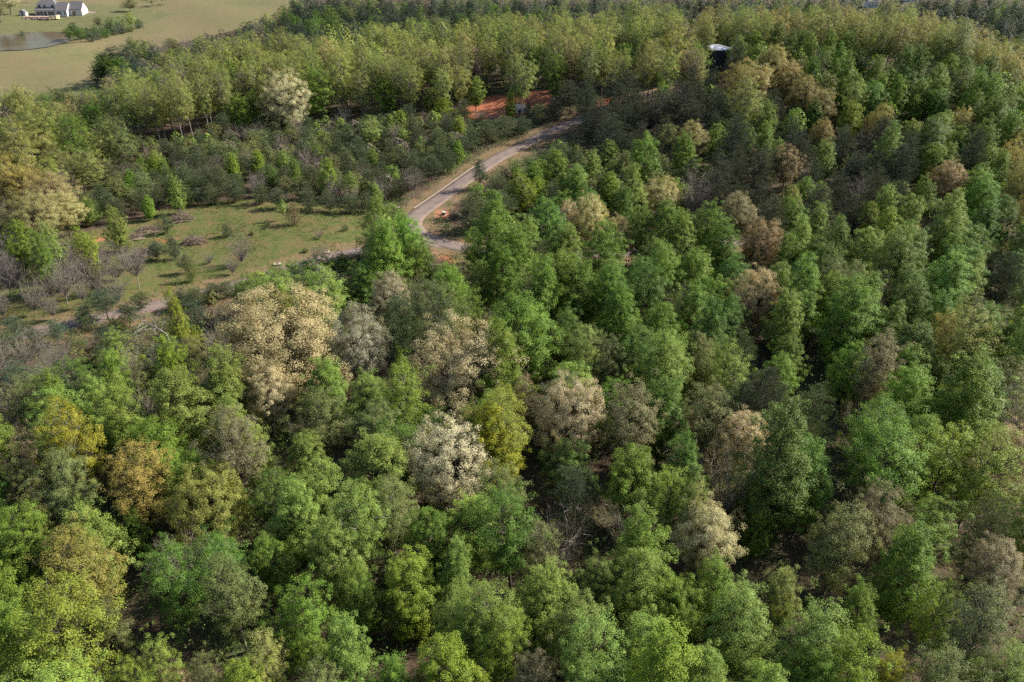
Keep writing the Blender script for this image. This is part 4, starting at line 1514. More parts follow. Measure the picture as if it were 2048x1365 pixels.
('Y',1,-57.1,404.5,24.0,9.9,'ygreen','3434'),
('A',3,93.1,659.9,19.1,11.1,'deep','0437'),
('Y',3,138.7,371.9,26.7,10.5,'ygreen','3037'),
('A',2,389.2,666.1,20.2,13.1,'deep','0514'),
('Y',1,102.8,373.0,24.3,8.3,'ygreen','1737'),
('Y',0,-95.1,380.4,25.6,12.9,'ygreen','7126'),
('S',0,-113.5,259.4,4.7,5.4,'olive','0211'),
('C',0,-60.9,241.5,7.5,5.8,'cedar','0425'),
('Y',3,-114.7,307.5,21.6,9.3,'ygreen','2201'),
('N',1,142.1,245.2,13.2,7.3,'dpine','0614'),
('N',2,107.4,165.6,11.5,7.3,'pine','0724'),
('P',0,118.3,305.2,14.9,6.6,'green','1032'),
('A',1,-88.0,257.9,9.8,7.5,'olive','0526'),
('Y',0,71.3,385.4,25.3,12.2,'ygreen','0437'),
('Y',0,-38.4,345.1,23.7,10.3,'ygold','1026'),
('N',0,-81.0,292.5,7.6,6.2,'pine','1626'),
('P',2,-50.0,90.9,14.3,10.3,'green','0327'),
('N',3,2.3,661.6,20.6,9.9,'far','3309'),
('B',0,-106.0,252.4,6.7,5.9,'purple','0211'),
('Y',1,-31.9,329.6,26.6,10.8,'ygreen','2409'),
('N',3,5.0,634.9,18.6,9.4,'far','0734'),
('A',2,7.3,88.7,12.6,8.2,'deep','0303'),
('Y',1,-61.0,342.7,25.3,10.2,'olive','0026'),
('S',1,-56.8,140.6,4.7,7.1,'olive','0401'),
('B',0,52.1,292.0,13.7,9.6,'purple','0233'),
('A',1,-33.8,69.8,12.7,8.6,'deep','0627'),
('Y',0,-76.4,347.3,20.1,8.8,'ygreen','2329'),
('Y',2,113.8,363.6,20.5,10.4,'ygold','0132'),
('N',2,-85.8,118.8,8.0,7.9,'bluepine','0716'),
('N',3,26.8,290.8,19.4,9.3,'dpine','1209'),
('A',1,-129.0,449.2,19.4,11.7,'far','0226'),
('Y',1,24.9,392.6,23.8,9.1,'ygreen','5734'),
('Y',3,-108.8,373.2,26.2,10.9,'ygreen','2226'),
('P',1,-18.3,84.9,15.9,10.0,'light','0400'),
('Y',2,96.6,355.9,24.7,11.9,'ygreen','1232'),
('C',0,-96.5,279.0,6.2,5.1,'cedar','0526'),
('N',3,28.6,230.1,10.3,5.7,'pine','0533'),
('Y',1,-84.3,351.4,25.2,10.0,'ygreen','6126'),
('N',2,-2.9,237.9,8.3,6.3,'pine','0107'),
('Y',1,54.7,382.8,27.4,10.0,'ygreen','5437'),
('O',1,175.4,307.5,20.9,11.0,'ygold','1514'),
('Y',3,-11.7,372.3,21.7,9.0,'ygreen','4534'),
('C',2,-70.7,254.4,5.6,7.0,'cedar','1425'),
('P',4,26.6,119.1,13.2,7.6,'green','0128'),
('A',3,-155.5,412.1,16.8,10.9,'far','0426'),
('B',3,-122.2,268.7,6.7,7.8,'grey','0738'),
('A',2,-79.2,628.2,18.2,11.1,'deep','2125'),
('Y',3,53.0,311.1,23.7,8.5,'olive','0432'),
('O',1,162.3,319.0,23.2,11.5,'ygold','2514'),
('A',1,-108.9,220.3,7.2,5.0,'olive','0411'),
('B',2,-153.5,514.2,16.9,10.5,'purple','0226'),
('Y',3,111.1,384.0,23.3,8.5,'ygold','0037'),
('P',1,147.4,285.7,17.7,8.7,'light','0514'),
('Y',2,-35.2,360.9,21.4,10.7,'ygreen','3409'),
('Y',3,-15.9,341.7,20.3,7.9,'grey','0306'),
('A',0,-134.3,228.2,14.5,9.2,'ygreen','0411'),
('A',0,99.1,228.4,11.3,6.1,'olive','0023'),
('A',0,123.4,647.1,19.7,11.5,'far','0304'),
('N',2,35.5,281.7,15.0,9.4,'dpine','1009'),
('Y',2,-38.6,313.0,23.4,10.1,'ygreen','1235'),
('C',1,-110.6,232.7,8.0,5.0,'cedar','2311'),
('Y',3,22.6,322.0,24.6,9.5,'ygold','0209'),
('C',0,-47.4,267.7,6.4,5.7,'cedar','0125'),
('Y',1,195.2,321.0,22.7,8.7,'ygold','0614'),
('N',1,-102.9,256.7,9.7,6.9,'pine','3738'),
('P',0,-81.2,99.5,15.1,8.3,'green','0516'),
('Y',2,0.7,361.3,20.8,9.2,'ygreen','3206'),
('P',1,58.8,92.0,14.6,8.3,'green','0020'),
('N',2,-23.6,260.8,8.7,7.7,'pine','2207'),
('N',3,-51.7,249.7,10.0,6.8,'pine','0335'),
('N',2,-108.2,287.1,7.3,6.1,'pine','0211'),
('A',1,-156.3,309.1,16.8,9.1,'deep','0238'),
('N',2,-64.7,289.9,7.2,6.1,'pine','0225'),
('Y',3,-26.7,341.7,23.2,8.8,'ygreen','5306'),
('A',3,-26.5,583.0,18.2,11.6,'olive','0534'),
('P',4,94.1,153.4,16.4,10.8,'deep','0315'),
('A',2,-12.1,96.0,13.0,8.2,'deep','0300'),
('A',1,-107.8,226.4,9.4,6.8,'olive','0311'),
('S',0,-35.2,165.5,5.9,8.1,'olive','0535'),
('Y',2,-71.1,356.6,22.7,10.6,'ygreen','2415'),
('A',0,-31.3,151.1,13.1,7.8,'deep','0535'),
('P',4,-119.0,252.3,7.3,5.2,'green','0738'),
('N',3,27.1,612.3,18.5,9.0,'far','0106'),
('Y',0,40.2,344.6,19.7,8.8,'olive','1233'),
('Y',0,-37.5,338.5,26.6,12.9,'ygreen','4409'),
('N',1,-29.2,596.1,19.0,10.9,'far','0306'),
('O',1,134.9,205.4,18.4,10.9,'ygold','1024'),
('P',4,-103.3,306.4,15.6,10.0,'green','0526'),
('S',0,-115.9,219.5,5.6,7.9,'olive','0210'),
('Y',1,51.4,354.8,23.8,8.5,'ygreen','6109'),
('N',1,-59.3,271.1,8.3,6.0,'pine','2726'),
('A',1,-55.3,340.0,22.6,10.9,'green','0125'),
('P',0,2.4,170.9,17.5,8.4,'light','0007'),
('N',3,-138.5,559.0,18.4,8.9,'far','3433'),
('N',1,344.6,611.2,17.6,8.9,'far','0514'),
('A',2,-155.1,280.9,15.5,11.2,'deep','0438'),
('A',1,-98.8,266.5,8.9,6.4,'olive','1111'),
('Y',1,18.1,384.7,27.6,10.9,'ygreen','3734'),
('B',0,-77.6,236.1,6.3,5.3,'purple','0425'),
('B',1,-55.9,103.5,11.9,8.8,'grey','0610'),
('A',2,-102.8,585.5,15.6,10.7,'far','0307'),
('Y',0,-10.4,361.1,24.7,12.2,'ygreen','3534'),
('Y',3,-131.5,361.8,23.7,9.1,'ygreen','4005'),
('N',2,41.9,257.4,15.1,9.5,'dpine','0233'),
('O',0,188.3,342.2,24.7,14.6,'ygold','0514'),
('B',3,-55.9,133.6,7.8,7.3,'grey','0401'),
('Y',1,203.1,331.5,26.1,9.7,'olive','0614'),
('A',1,128.5,243.2,16.6,9.1,'olive','0324'),
('A',0,64.9,150.0,14.6,7.8,'olive','0022'),
('A',1,240.6,662.7,20.6,10.9,'olive','1037'),
('Y',2,-126.9,292.1,21.4,10.0,'ygreen','0211'),
('Y',1,-104.0,328.5,20.0,7.0,'grey','0426'),
('N',3,-128.2,539.1,17.5,8.1,'far','0406'),
('P',0,131.7,331.6,19.3,9.8,'green','0414'),
('A',2,41.7,225.1,12.2,10.1,'olive','0633'),
('A',0,-137.0,271.7,14.8,9.2,'ygreen','0638'),
('N',3,61.3,281.4,18.0,8.7,'dpine','3432'),
('N',3,-23.1,285.7,10.4,7.0,'pine','1406'),
('N',2,345.3,646.9,16.5,12.3,'far','3414'),
('A',2,-152.3,271.8,14.7,10.2,'olive','0538'),
('N',1,99.5,198.5,14.8,7.7,'dpine','0524'),
('Y',1,-104.7,355.2,22.0,8.0,'ygreen','2326'),
('N',1,-70.4,604.4,16.9,9.7,'far','4125'),
('P',3,143.6,294.6,21.5,9.5,'deep','2514'),
('B',0,3.2,153.0,10.8,7.0,'brown','0218'),
('Y',2,-117.1,344.9,18.0,8.1,'ygreen','2426'),
('A',3,116.4,310.9,16.6,8.7,'olive','1032'),
('N',0,-126.9,245.8,8.6,7.0,'pine','0638'),
('N',1,-108.7,210.3,7.2,5.1,'pine','0638'),
('A',0,364.8,630.3,17.8,9.9,'far','0514'),
('Y',2,-143.1,324.1,20.7,10.5,'ygreen','1019'),
('Y',3,-20.7,327.0,25.8,10.9,'olive','0306'),
('Y',2,58.3,308.6,23.1,11.6,'ygreen','0233'),
('P',1,123.3,237.3,19.3,10.4,'deep','0324'),
('N',3,-38.3,614.1,18.2,7.9,'far','3434'),
('A',0,-21.1,300.7,8.7,6.4,'olive','0406'),
('N',1,-88.4,235.8,7.7,5.3,'pine','0435'),
('P',1,137.9,276.9,15.7,7.2,'light','0123'),
('P',2,171.7,274.7,17.1,9.2,'green','1614'),
('B',1,60.0,295.9,13.9,9.0,'purple','0504'),
('Y',0,-127.5,318.6,24.1,11.1,'grey','1036'),
('A',3,16.2,313.7,21.1,9.8,'green','0309'),
('Y',2,-45.4,331.0,21.3,9.8,'ygreen','0318'),
('N',0,90.7,277.8,12.9,6.9,'dpine','1223'),
('A',1,-114.6,239.1,9.4,6.3,'olive','0636'),
('N',3,-137.2,552.0,19.5,8.7,'far','4433'),
('A',0,-161.0,284.0,18.3,10.4,'ygreen','0438'),
('Y',3,-70.3,366.9,24.4,9.9,'ygreen','b308'),
('Y',0,56.2,362.1,26.2,11.5,'ygreen','3437'),
('B',2,-2.7,129.8,12.2,8.0,'brown','0318'),
('N',3,-94.2,583.5,18.3,8.3,'far','2318'),
('A',3,321.0,572.7,15.2,9.6,'olive','0514'),
('A',3,-168.9,404.8,15.5,12.6,'ygreen','0036'),
('P',1,158.8,291.5,18.0,9.2,'deep','1514'),
('Y',0,71.7,331.7,20.3,9.9,'ygreen','0332'),
('N',0,-54.0,259.5,8.4,6.7,'pine','1335'),
('C',1,-101.1,229.3,7.9,4.9,'cedar','0311'),
('Y',2,-46.7,375.0,24.2,10.7,'ygreen','9409'),
('N',3,42.9,295.4,18.8,8.5,'dpine','0404'),
('Y',2,94.9,370.5,18.7,8.2,'ygreen','0104'),
('Y',3,-80.2,336.5,22.2,8.5,'ygreen','3126'),
('N',0,-38.6,305.3,9.1,7.8,'pine','1026'),
('P',0,84.8,115.7,18.1,8.1,'light','0724'),
('N',0,-24.6,273.9,8.9,7.7,'pine','3135'),
('A',1,-156.9,300.1,17.7,11.3,'ygreen','0338'),
('A',2,-67.2,229.4,7.4,5.9,'olive','0425'),
('P',1,-37.7,93.1,13.3,7.3,'light','0127'),
('P',3,-72.1,104.6,14.9,7.3,'green','0231'),
('B',3,105.2,250.8,10.2,8.7,'purple','0023'),
('Y',0,-84.1,361.0,25.3,10.6,'ygreen','8126'),
('A',0,-122.0,338.1,22.0,9.7,'green','0005'),
('P',0,112.7,163.1,17.0,7.6,'green','0215'),
('A',0,-20.0,95.4,15.4,8.4,'olive','0300'),
('P',1,74.4,205.9,12.2,7.1,'light','0623'),
('Y',3,163.8,311.2,26.2,10.7,'olive','1514'),
('Y',3,105.9,355.2,23.9,8.6,'ygreen','5737'),
('A',0,209.0,675.7,19.8,11.5,'olive','0037'),
('P',0,80.4,200.0,14.5,6.7,'green','0424'),
('A',0,177.5,294.8,18.9,9.1,'olive','0614'),
('N',1,-36.5,256.7,9.7,7.4,'pine','1025'),
('P',0,-45.0,294.0,9.0,5.1,'light','0125'),
('Y',1,64.7,353.3,26.4,10.7,'ygreen','4537'),
('Y',0,-122.2,392.4,25.5,11.6,'ygold','0326'),
('A',2,-15.9,91.0,14.7,11.2,'deep','0400'),
('Y',1,-49.8,324.9,23.3,9.6,'ygreen','0101'),
('A',0,85.4,133.9,13.8,7.2,'olive','0315'),
('A',3,-109.5,263.5,7.1,4.9,'olive','0211'),
('Y',1,42.2,308.5,22.5,8.3,'ygreen','1109'),
('Y',0,42.7,368.1,25.7,11.3,'ygreen','5034'),
('N',0,7.8,650.3,17.6,11.7,'far','0309'),
('A',3,-142.5,534.9,15.6,9.1,'far','1226'),
('Y',1,-13.3,351.9,19.8,7.1,'ygreen','1306'),
('P',2,-31.2,179.8,17.5,9.9,'green','0335'),
('A',2,-183.1,323.0,12.7,8.9,'olive','0619'),
('Y',2,-22.4,403.2,22.6,10.8,'ygreen','6534'),
('B',2,-80.3,303.1,7.8,6.5,'grey','0726'),
('S',1,-123.7,241.2,4.7,8.1,'olive','0638'),
('Y',0,-64.3,412.4,24.0,10.1,'ygreen','7434'),
('C',0,-76.3,240.6,6.5,5.5,'cedar','2425'),
('P',3,153.2,272.0,20.8,9.0,'green','0514'),
('N',3,66.9,290.1,15.4,7.3,'dpine','1504'),
('P',2,67.6,157.3,14.6,8.1,'deep','0623'),
('Y',3,47.8,360.6,20.0,7.8,'ygold','0109'),
('P',0,67.6,139.6,16.3,7.4,'green','3022'),
('P',0,80.7,254.2,13.1,6.7,'light','1323'),
('P',0,85.7,161.3,16.8,8.8,'green','2315'),
('P',5,141.6,239.6,17.1,9.0,'green','0124'),
('N',2,56.0,284.7,14.2,9.5,'dpine','1537'),
('N',3,226.9,661.8,18.8,8.0,'far','0037'),
('N',3,46.2,286.0,15.3,6.2,'dpine','3233'),
('N',3,342.5,638.7,17.5,7.8,'far','2414'),
('Y',1,-53.7,333.7,22.8,9.0,'ygreen','1125'),
('N',2,-93.6,611.8,16.9,12.0,'far','2303'),
('Y',3,-131.3,310.5,21.0,8.4,'grey','0036'),
('P',4,70.4,261.5,11.7,6.7,'green','0632'),
('S',2,-77.0,274.9,5.5,5.5,'olive','0325'),
('Y',3,-102.3,379.3,22.6,8.2,'olive','0226'),
('A',1,-170.5,316.4,15.6,10.5,'olive','0719'),
('P',4,8.9,106.6,14.1,9.2,'light','0328'),
('Y',1,-107.2,348.4,27.0,9.5,'ygreen','7326'),
('N',0,-63.0,608.2,14.9,10.1,'far','1207'),
('Y',2,-19.9,347.8,18.9,9.8,'ygreen','2306'),
('A',0,-59.6,127.4,8.4,5.7,'olive','0710'),
('A',1,-54.0,237.0,8.7,6.3,'olive','0025'),
('A',2,-154.4,501.1,17.4,13.5,'far','1326'),
('A',3,17.4,627.8,17.6,10.4,'deep','0734'),
('P',1,116.0,282.8,17.7,9.5,'green','1123'),
('P',1,41.7,110.6,14.0,6.8,'green','0220'),
('N',1,-84.8,247.7,8.1,5.6,'pine','0408'),
('P',3,-18.2,261.8,8.7,4.5,'green','0207'),
('P',2,154.5,258.5,16.5,9.3,'green','3124'),
('Y',3,-101.0,336.1,24.9,9.6,'ygreen','1326'),
('Y',0,-46.2,394.2,21.0,10.1,'olive','0125'),
('A',0,-97.2,573.8,17.6,8.6,'far','0318'),
('N',3,-49.6,630.0,20.3,10.0,'far','4434'),
('P',4,-60.4,66.8,12.9,8.8,'green','0330'),
('Y',3,143.2,325.2,25.5,9.6,'ygreen','0324'),
('Y',2,185.9,324.7,20.7,10.3,'ygreen','0514'),
('P',5,-75.8,90.9,16.0,11.2,'green','0616'),
('B',1,94.7,207.6,12.9,7.3,'purple','2424'),
('N',0,114.9,230.3,17.0,10.8,'dpine','2424'),
('Y',3,72.2,343.2,19.6,7.4,'ygreen','0304'),
('N',0,-71.2,648.4,16.3,9.7,'far','1423'),
('Y',0,-58.4,317.6,20.1,9.0,'ygreen','0307'),
('A',3,-120.5,560.1,20.9,11.8,'deep','2409'),
('N',0,-72.4,286.2,9.2,8.0,'pine','0225'),
('N',2,-33.4,283.7,7.8,7.1,'pine','3406'),
('N',0,111.3,244.8,12.7,8.0,'dpine','2023'),
('N',3,133.7,228.2,18.2,7.4,'dpine','0124'),
('N',3,373.7,694.9,18.0,8.4,'far','0414'),
('N',2,-111.2,569.5,17.1,10.8,'far','1126'),
('P',0,111.0,298.2,18.6,8.3,'deep','0032'),
('P',5,-71.0,127.3,9.8,6.6,'light','0510'),
('P',5,3.6,127.1,14.7,9.0,'green','0118'),
('N',1,-74.8,297.0,9.8,7.2,'pine','0726'),
('P',4,-111.0,249.3,7.2,4.7,'green','0211'),
('A',0,-177.1,435.0,14.6,11.2,'olive','0036'),
('Y',3,18.3,341.3,22.7,9.5,'ygreen','2106'),
('A',3,-133.8,570.4,21.0,12.0,'far','0409'),
('Y',3,-53.6,374.2,25.3,9.9,'ygreen','4434'),
('A',0,-67.3,285.5,7.3,4.8,'olive','1726'),
('P',5,9.9,125.5,14.5,8.1,'deep','0018'),
('Y',0,-127.5,377.0,21.1,10.2,'ygreen','8005'),
('Y',3,62.1,371.2,26.1,10.6,'ygreen','1437'),
('A',0,-78.7,284.7,8.8,6.7,'olive','1626'),
('A',3,-102.8,265.2,7.6,5.9,'olive','1211'),
('A',1,-29.9,651.9,20.8,11.1,'far','0434'),
('A',1,339.0,589.4,18.6,9.8,'far','1514'),
('C',0,-96.2,225.4,7.5,6.7,'cedar','0211'),
('A',0,-29.4,163.8,18.8,9.2,'olive','0335'),
('N',3,65.1,285.5,14.6,7.0,'dpine','2504'),
('N',3,339.6,622.8,16.7,8.2,'far','1414'),
('A',3,-52.8,51.7,16.1,10.2,'light','0412'),
('P',1,170.6,294.1,20.0,9.1,'deep','0514'),
('Y',3,-16.8,386.6,26.9,10.6,'olive','0534'),
('N',2,-104.8,562.7,17.1,11.6,'far','0307'),
('N',3,-107.3,297.5,10.6,6.2,'pine','1526'),
('N',0,164.1,694.5,17.0,11.0,'far','0232'),
('N',0,-67.2,242.5,8.0,6.6,'pine','0425'),
('Y',2,26.2,341.8,21.5,10.9,'ygreen','1209'),
('O',0,149.1,355.5,20.4,11.1,'ygold','3414'),
('O',0,117.7,256.2,17.2,9.2,'ygold','0324'),
('N',3,-72.3,584.7,18.9,9.1,'far','2125'),
('Y',2,67.7,376.5,24.9,12.8,'olive','0437'),
('A',3,50.1,256.0,13.7,8.5,'olive','0133'),
('N',2,41.1,284.9,12.3,8.5,'dpine','2333'),
('Y',3,-133.0,328.3,22.9,9.4,'ygreen','2036'),
('P',2,-38.5,279.2,7.9,5.9,'light','0208'),
('Y',3,28.0,317.6,23.3,9.8,'olive','0209'),
('Y',2,-47.4,341.9,19.9,10.4,'ygreen','1318'),
('N',2,-96.7,270.2,6.6,6.1,'pine','1526'),
('A',0,-3.9,357.1,19.2,8.2,'green','0206'),
('A',0,-87.2,536.1,20.9,12.1,'deep','0318'),
('N',1,-50.1,243.1,7.4,4.8,'pine','0025'),
('P',4,132.6,248.9,15.2,9.3,'light','1224'),
('N',0,116.6,248.9,16.6,9.2,'dpine','1324'),
('A',1,-54.2,523.4,22.0,11.1,'deep','0207'),
('Y',1,130.8,370.4,23.6,9.6,'ygreen','1037'),
('C',0,-82.9,234.5,6.2,5.1,'cedar','1111'),
('A',0,-193.8,322.0,13.8,8.7,'ygreen','0619'),
('A',0,-156.8,266.8,17.8,11.6,'ygreen','1438'),
('A',1,-3.0,374.2,22.6,10.9,'green','0634'),
('B',3,-73.7,116.3,7.3,7.0,'grey','0131'),
('B',2,-132.7,194.8,12.4,9.5,'purple','1619'),
('C',1,-129.7,273.7,8.5,5.8,'cedar','0738'),
('N',1,327.4,577.6,14.5,8.5,'far','1224'),
('Y',2,68.6,318.1,19.7,10.0,'grey','0404'),
('N',3,-83.8,525.9,20.4,9.3,'far','1235'),
('Y',0,2.6,405.3,26.0,11.4,'ygreen','0634'),
('A',2,-60.6,642.8,19.8,13.3,'far','2306'),
('Y',1,-111.1,313.3,26.5,10.5,'ygreen','3426'),
('A',1,-117.1,614.3,18.7,9.6,'far','2126'),
('S',1,-52.1,141.5,4.9,8.9,'olive','0301'),
('A',2,-77.9,565.3,19.3,11.7,'far','1125'),
('O',1,154.3,343.4,20.9,11.2,'ygold','1414'),
('P',3,-43.1,154.2,10.2,4.7,'light','0101'),
('A',2,133.5,687.7,20.4,13.3,'far','1437'),
('Y',3,-20.6,338.2,24.0,9.5,'olive','1306'),
('A',2,332.4,662.0,20.2,13.7,'far','1037'),
('Y',3,-117.2,294.2,22.4,8.2,'ygreen','2211'),
('A',2,58.3,227.5,11.3,7.2,'olive','0321'),
('A',3,-140.5,277.6,14.7,9.6,'olive','0638'),
('A',1,-70.4,278.7,8.8,6.1,'olive','0726'),
('N',2,-47.6,253.6,7.2,6.7,'pine','1025'),
('N',3,65.6,299.3,18.5,7.5,'dpine','0504'),
('P',3,-66.1,238.0,10.2,4.8,'green','0425'),
('Y',1,-51.4,347.8,22.7,8.0,'ygold','0026'),
('B',0,-96.9,294.6,7.3,5.7,'grey','0526'),
('P',0,-39.9,226.1,7.6,4.8,'light','0235'),
('A',3,-66.0,271.4,7.5,5.5,'olive','0225'),
('P',2,127.9,231.3,13.8,7.2,'light','0224'),
('A',1,52.9,56.0,14.0,7.5,'olive','0113'),
('A',1,99.6,394.1,18.7,10.6,'far','0637'),
('P',4,123.9,280.0,14.8,8.8,'green','2324'),
('N',3,296.9,508.6,20.0,9.4,'far','0224'),
('P',1,19.3,139.9,17.2,8.6,'deep','0118'),
('N',1,-12.8,674.7,15.9,9.1,'far','0434'),
('S',1,-58.9,234.2,4.4,7.8,'olive','0525'),
('Y',2,-97.1,330.4,23.5,11.8,'olive','0326'),
('A',0,110.1,288.4,16.8,9.2,'olive','0123'),
('A',3,-74.6,542.0,19.6,11.2,'far','0125'),
('P',4,120.5,274.0,17.7,10.6,'deep','0123'),
('B',3,-145.4,270.1,11.8,11.1,'purple','0538'),
('N',3,36.1,295.3,18.4,7.7,'dpine','1109'),
('P',4,73.9,107.8,14.3,8.6,'deep','0515'),
('C',1,-50.4,310.3,8.0,5.7,'cedar','0026'),
('Y',0,-105.5,361.4,21.0,9.2,'ygreen','0326'),
('N',2,72.7,288.3,15.0,9.3,'dpine','0532'),
('Y',0,103.7,380.0,22.0,10.4,'ygreen','2737'),
('Y',3,-88.6,338.9,25.0,10.3,'ygreen','1126'),
('B',3,-19.3,151.5,10.3,9.4,'brown','0735'),
('N',0,-70.8,269.1,9.0,8.2,'pine','0325'),
('A',0,-106.8,505.0,20.2,10.2,'deep','0307'),
('P',3,68.4,128.9,15.0,6.0,'green','4415'),
('C',0,-129.8,264.5,7.3,5.6,'cedar','1738'),
('A',0,-109.8,579.1,18.1,10.3,'olive','0126'),
('N',1,-83.5,268.4,8.7,5.9,'pine','2325'),
('N',1,90.1,283.1,14.5,7.3,'dpine','0732'),
('Y',1,29.3,324.6,23.3,9.1,'olive','1209'),
('Y',2,-43.4,400.0,23.8,11.7,'ygreen','0434'),
('P',2,68.2,121.2,15.1,9.4,'deep','0120'),
('N',0,-31.8,256.3,8.3,7.0,'pine','2307'),
('A',0,-35.9,152.7,8.9,6.3,'olive','0535'),
('P',2,27.1,154.2,14.8,9.3,'deep','0422'),
('P',3,65.7,133.3,15.6,6.8,'green','4022'),
('B',2,-80.2,277.6,8.4,7.4,'purple','0626'),
('Y',3,31.6,354.8,23.8,8.7,'ygold','1209'),
('N',0,50.5,263.6,13.6,8.1,'dpine','0133'),
('P',0,28.9,197.1,14.4,6.8,'deep','0533'),
('A',3,-1.2,81.2,13.7,7.8,'olive','0602'),
('Y',2,-76.2,325.2,21.3,10.6,'ygreen','0026'),
('O',1,183.1,311.8,21.5,11.0,'ygold','0614'),
('Y',0,-117.3,316.7,19.9,8.6,'olive','1426'),
('N',2,40.1,121.6,12.7,8.4,'pine','0622'),
('Y',0,68.5,311.3,21.7,10.1,'ygreen','0404'),
('N',3,-18.0,308.1,9.6,6.2,'pine','0406'),
('P',4,-66.0,266.4,7.3,5.5,'green','0225'),
('A',2,-89.2,282.3,9.1,8.0,'olive','0526'),
('Y',0,196.5,348.5,26.0,12.9,'olive','0514'),
('A',2,-126.4,234.3,15.9,10.9,'ygreen','0311'),
('B',2,14.9,74.8,12.8,7.9,'brown','0703'),
('P',4,-3.2,101.0,12.5,8.6,'light','0202'),
('N',3,-146.8,578.8,18.6,8.3,'far','6005'),
('Y',1,-121.6,383.3,25.0,10.2,'ygreen','8326'),
('N',0,-123.1,604.5,17.8,12.2,'far','4126'),
('N',0,48.7,643.8,17.8,10.8,'far','0209'),
('A',3,-120.4,503.2,18.9,10.9,'deep','0126'),
('N',3,-139.8,511.2,17.6,8.4,'far','4226'),
('Y',0,152.4,315.4,21.1,9.0,'ygreen','1414'),
('A',3,-34.0,568.1,20.8,12.3,'deep','0534'),
('A',1,-57.9,621.1,19.7,9.9,'far','1306'),
('A',0,135.2,303.4,15.1,7.5,'olive','1324'),
('A',3,-49.1,153.3,10.9,7.2,'olive','0201'),
('B',1,-39.7,229.7,8.3,6.2,'purple','0235'),
('B',3,-65.1,254.1,7.2,8.3,'grey','0325'),
('Y',1,156.3,357.7,27.1,10.2,'ygreen','4324'),
('B',2,-40.7,283.1,8.7,7.1,'grey','0125'),
('P',0,143.7,304.4,19.6,9.5,'deep','1037'),
('A',2,-136.3,315.9,20.8,12.6,'green','0736'),
('Y',2,3.5,306.9,24.7,12.5,'ygreen','0206'),
('S',1,-118.0,231.1,4.4,6.9,'olive','0411'),
('Y',1,-25.9,314.1,20.8,8.3,'ygreen','0406'),
('P',1,-48.3,229.2,8.1,4.8,'light','0025'),
('Y',3,-60.4,350.7,23.4,8.9,'ygreen','4307'),
('P',3,109.7,347.1,21.1,9.4,'deep','0132'),
('Y',0,-4.0,380.9,26.7,13.5,'ygreen','2634'),
('N',3,-58.9,257.8,8.4,4.8,'pine','0125'),
('N',1,68.0,237.3,13.2,7.0,'dpine','1423'),
('N',0,-146.1,517.6,15.0,10.5,'far','0111'),
('A',2,-110.9,273.0,7.8,6.3,'olive','0038'),
('Y',2,55.5,372.9,21.9,10.0,'ygreen','4437'),
('P',2,48.9,218.3,9.2,6.3,'light','0421'),
('N',3,-40.7,235.5,9.3,6.0,'pine','0025'),
('P',2,79.0,142.4,14.9,8.1,'deep','0723'),
('A',1,-117.7,594.7,16.8,8.4,'deep','2307'),
('P',1,20.9,153.1,13.6,7.6,'light','0633'),
('N',0,157.3,689.0,15.0,9.9,'far','0537'),
('A',0,-124.4,274.7,7.9,6.2,'olive','0738'),
('B',2,-68.0,260.1,8.5,7.0,'purple','0325'),
('N',1,-72.0,622.0,18.4,9.8,'far','3423'),
('N',2,-32.1,250.4,8.9,8.1,'pine','1307'),
('N',0,-93.5,232.4,7.2,5.7,'pine','0111'),
('N',3,-98.1,258.8,8.0,5.3,'pine','2038'),
('C',1,-41.4,270.7,7.4,5.3,'cedar','0406'),
('Y',2,-140.0,329.7,19.7,10.0,'ygreen','0036'),
('N',0,-93.2,258.6,6.6,5.7,'pine','2111'),
('N',3,77.4,278.4,14.5,6.5,'dpine','0632'),
('N',3,26.2,284.2,17.9,7.4,'dpine','0209'),
('A',1,322.1,636.7,19.4,10.0,'far','0123'),
('A',2,-3.7,231.9,9.8,6.9,'olive','0107'),
('N',2,43.6,289.7,13.9,9.0,'dpine','2233'),
('N',3,112.2,239.6,18.8,7.7,'dpine','1032'),
('A',1,-56.8,548.0,20.6,11.9,'olive','0125'),
('Y',3,-47.9,409.2,25.7,10.7,'ygreen','1434'),
('A',3,-0.1,73.3,16.5,9.0,'deep','0503'),
('Y',1,81.1,347.5,23.4,9.0,'ygreen','0204'),
('P',4,124.3,206.8,14.5,8.6,'green','0724'),
('A',0,51.1,95.8,14.0,7.9,'green','0020'),
('C',2,-85.1,239.0,4.9,5.6,'cedar','0111'),
('B',2,-30.0,234.4,9.1,8.0,'purple','0307'),
('Y',2,-108.2,342.5,22.8,11.0,'ygreen','4326'),
('B',1,-138.8,283.7,11.7,8.3,'purple','0738'),
('B',1,-164.6,376.0,15.7,9.6,'purple','0036'),
('N',1,-86.8,231.2,9.7,6.5,'pine','1111'),
('Y',0,99.8,385.6,21.2,10.8,'ygreen','0737'),
('P',4,19.6,198.1,14.6,8.5,'deep','0609'),
('B',2,-66.2,120.6,10.0,8.6,'grey','0510'),
('N',0,117.0,262.5,11.8,7.0,'dpine','0032'),
('N',0,-55.5,312.1,7.1,6.4,'pine','0026'),
('P',1,-11.6,138.4,17.3,9.6,'green','0608'),
('N',0,62.1,235.6,12.7,8.1,'dpine','1033'),
('P',4,-9.7,220.0,10.0,6.6,'green','0107'),
('P',5,66.9,164.2,13.4,7.4,'green','1122'),
('Y',1,57.8,352.3,22.5,8.4,'ygreen','6404'),
('P',2,91.4,262.8,14.1,7.9,'green','0223'),
('Y',1,-4.6,367.2,25.3,8.6,'ygreen','5634'),
('N',2,-163.8,487.8,14.2,10.9,'far','0005'),
('Y',3,-19.4,354.3,24.2,9.4,'ygold','0534'),
('P',1,59.1,150.8,14.1,7.1,'deep','0022'),
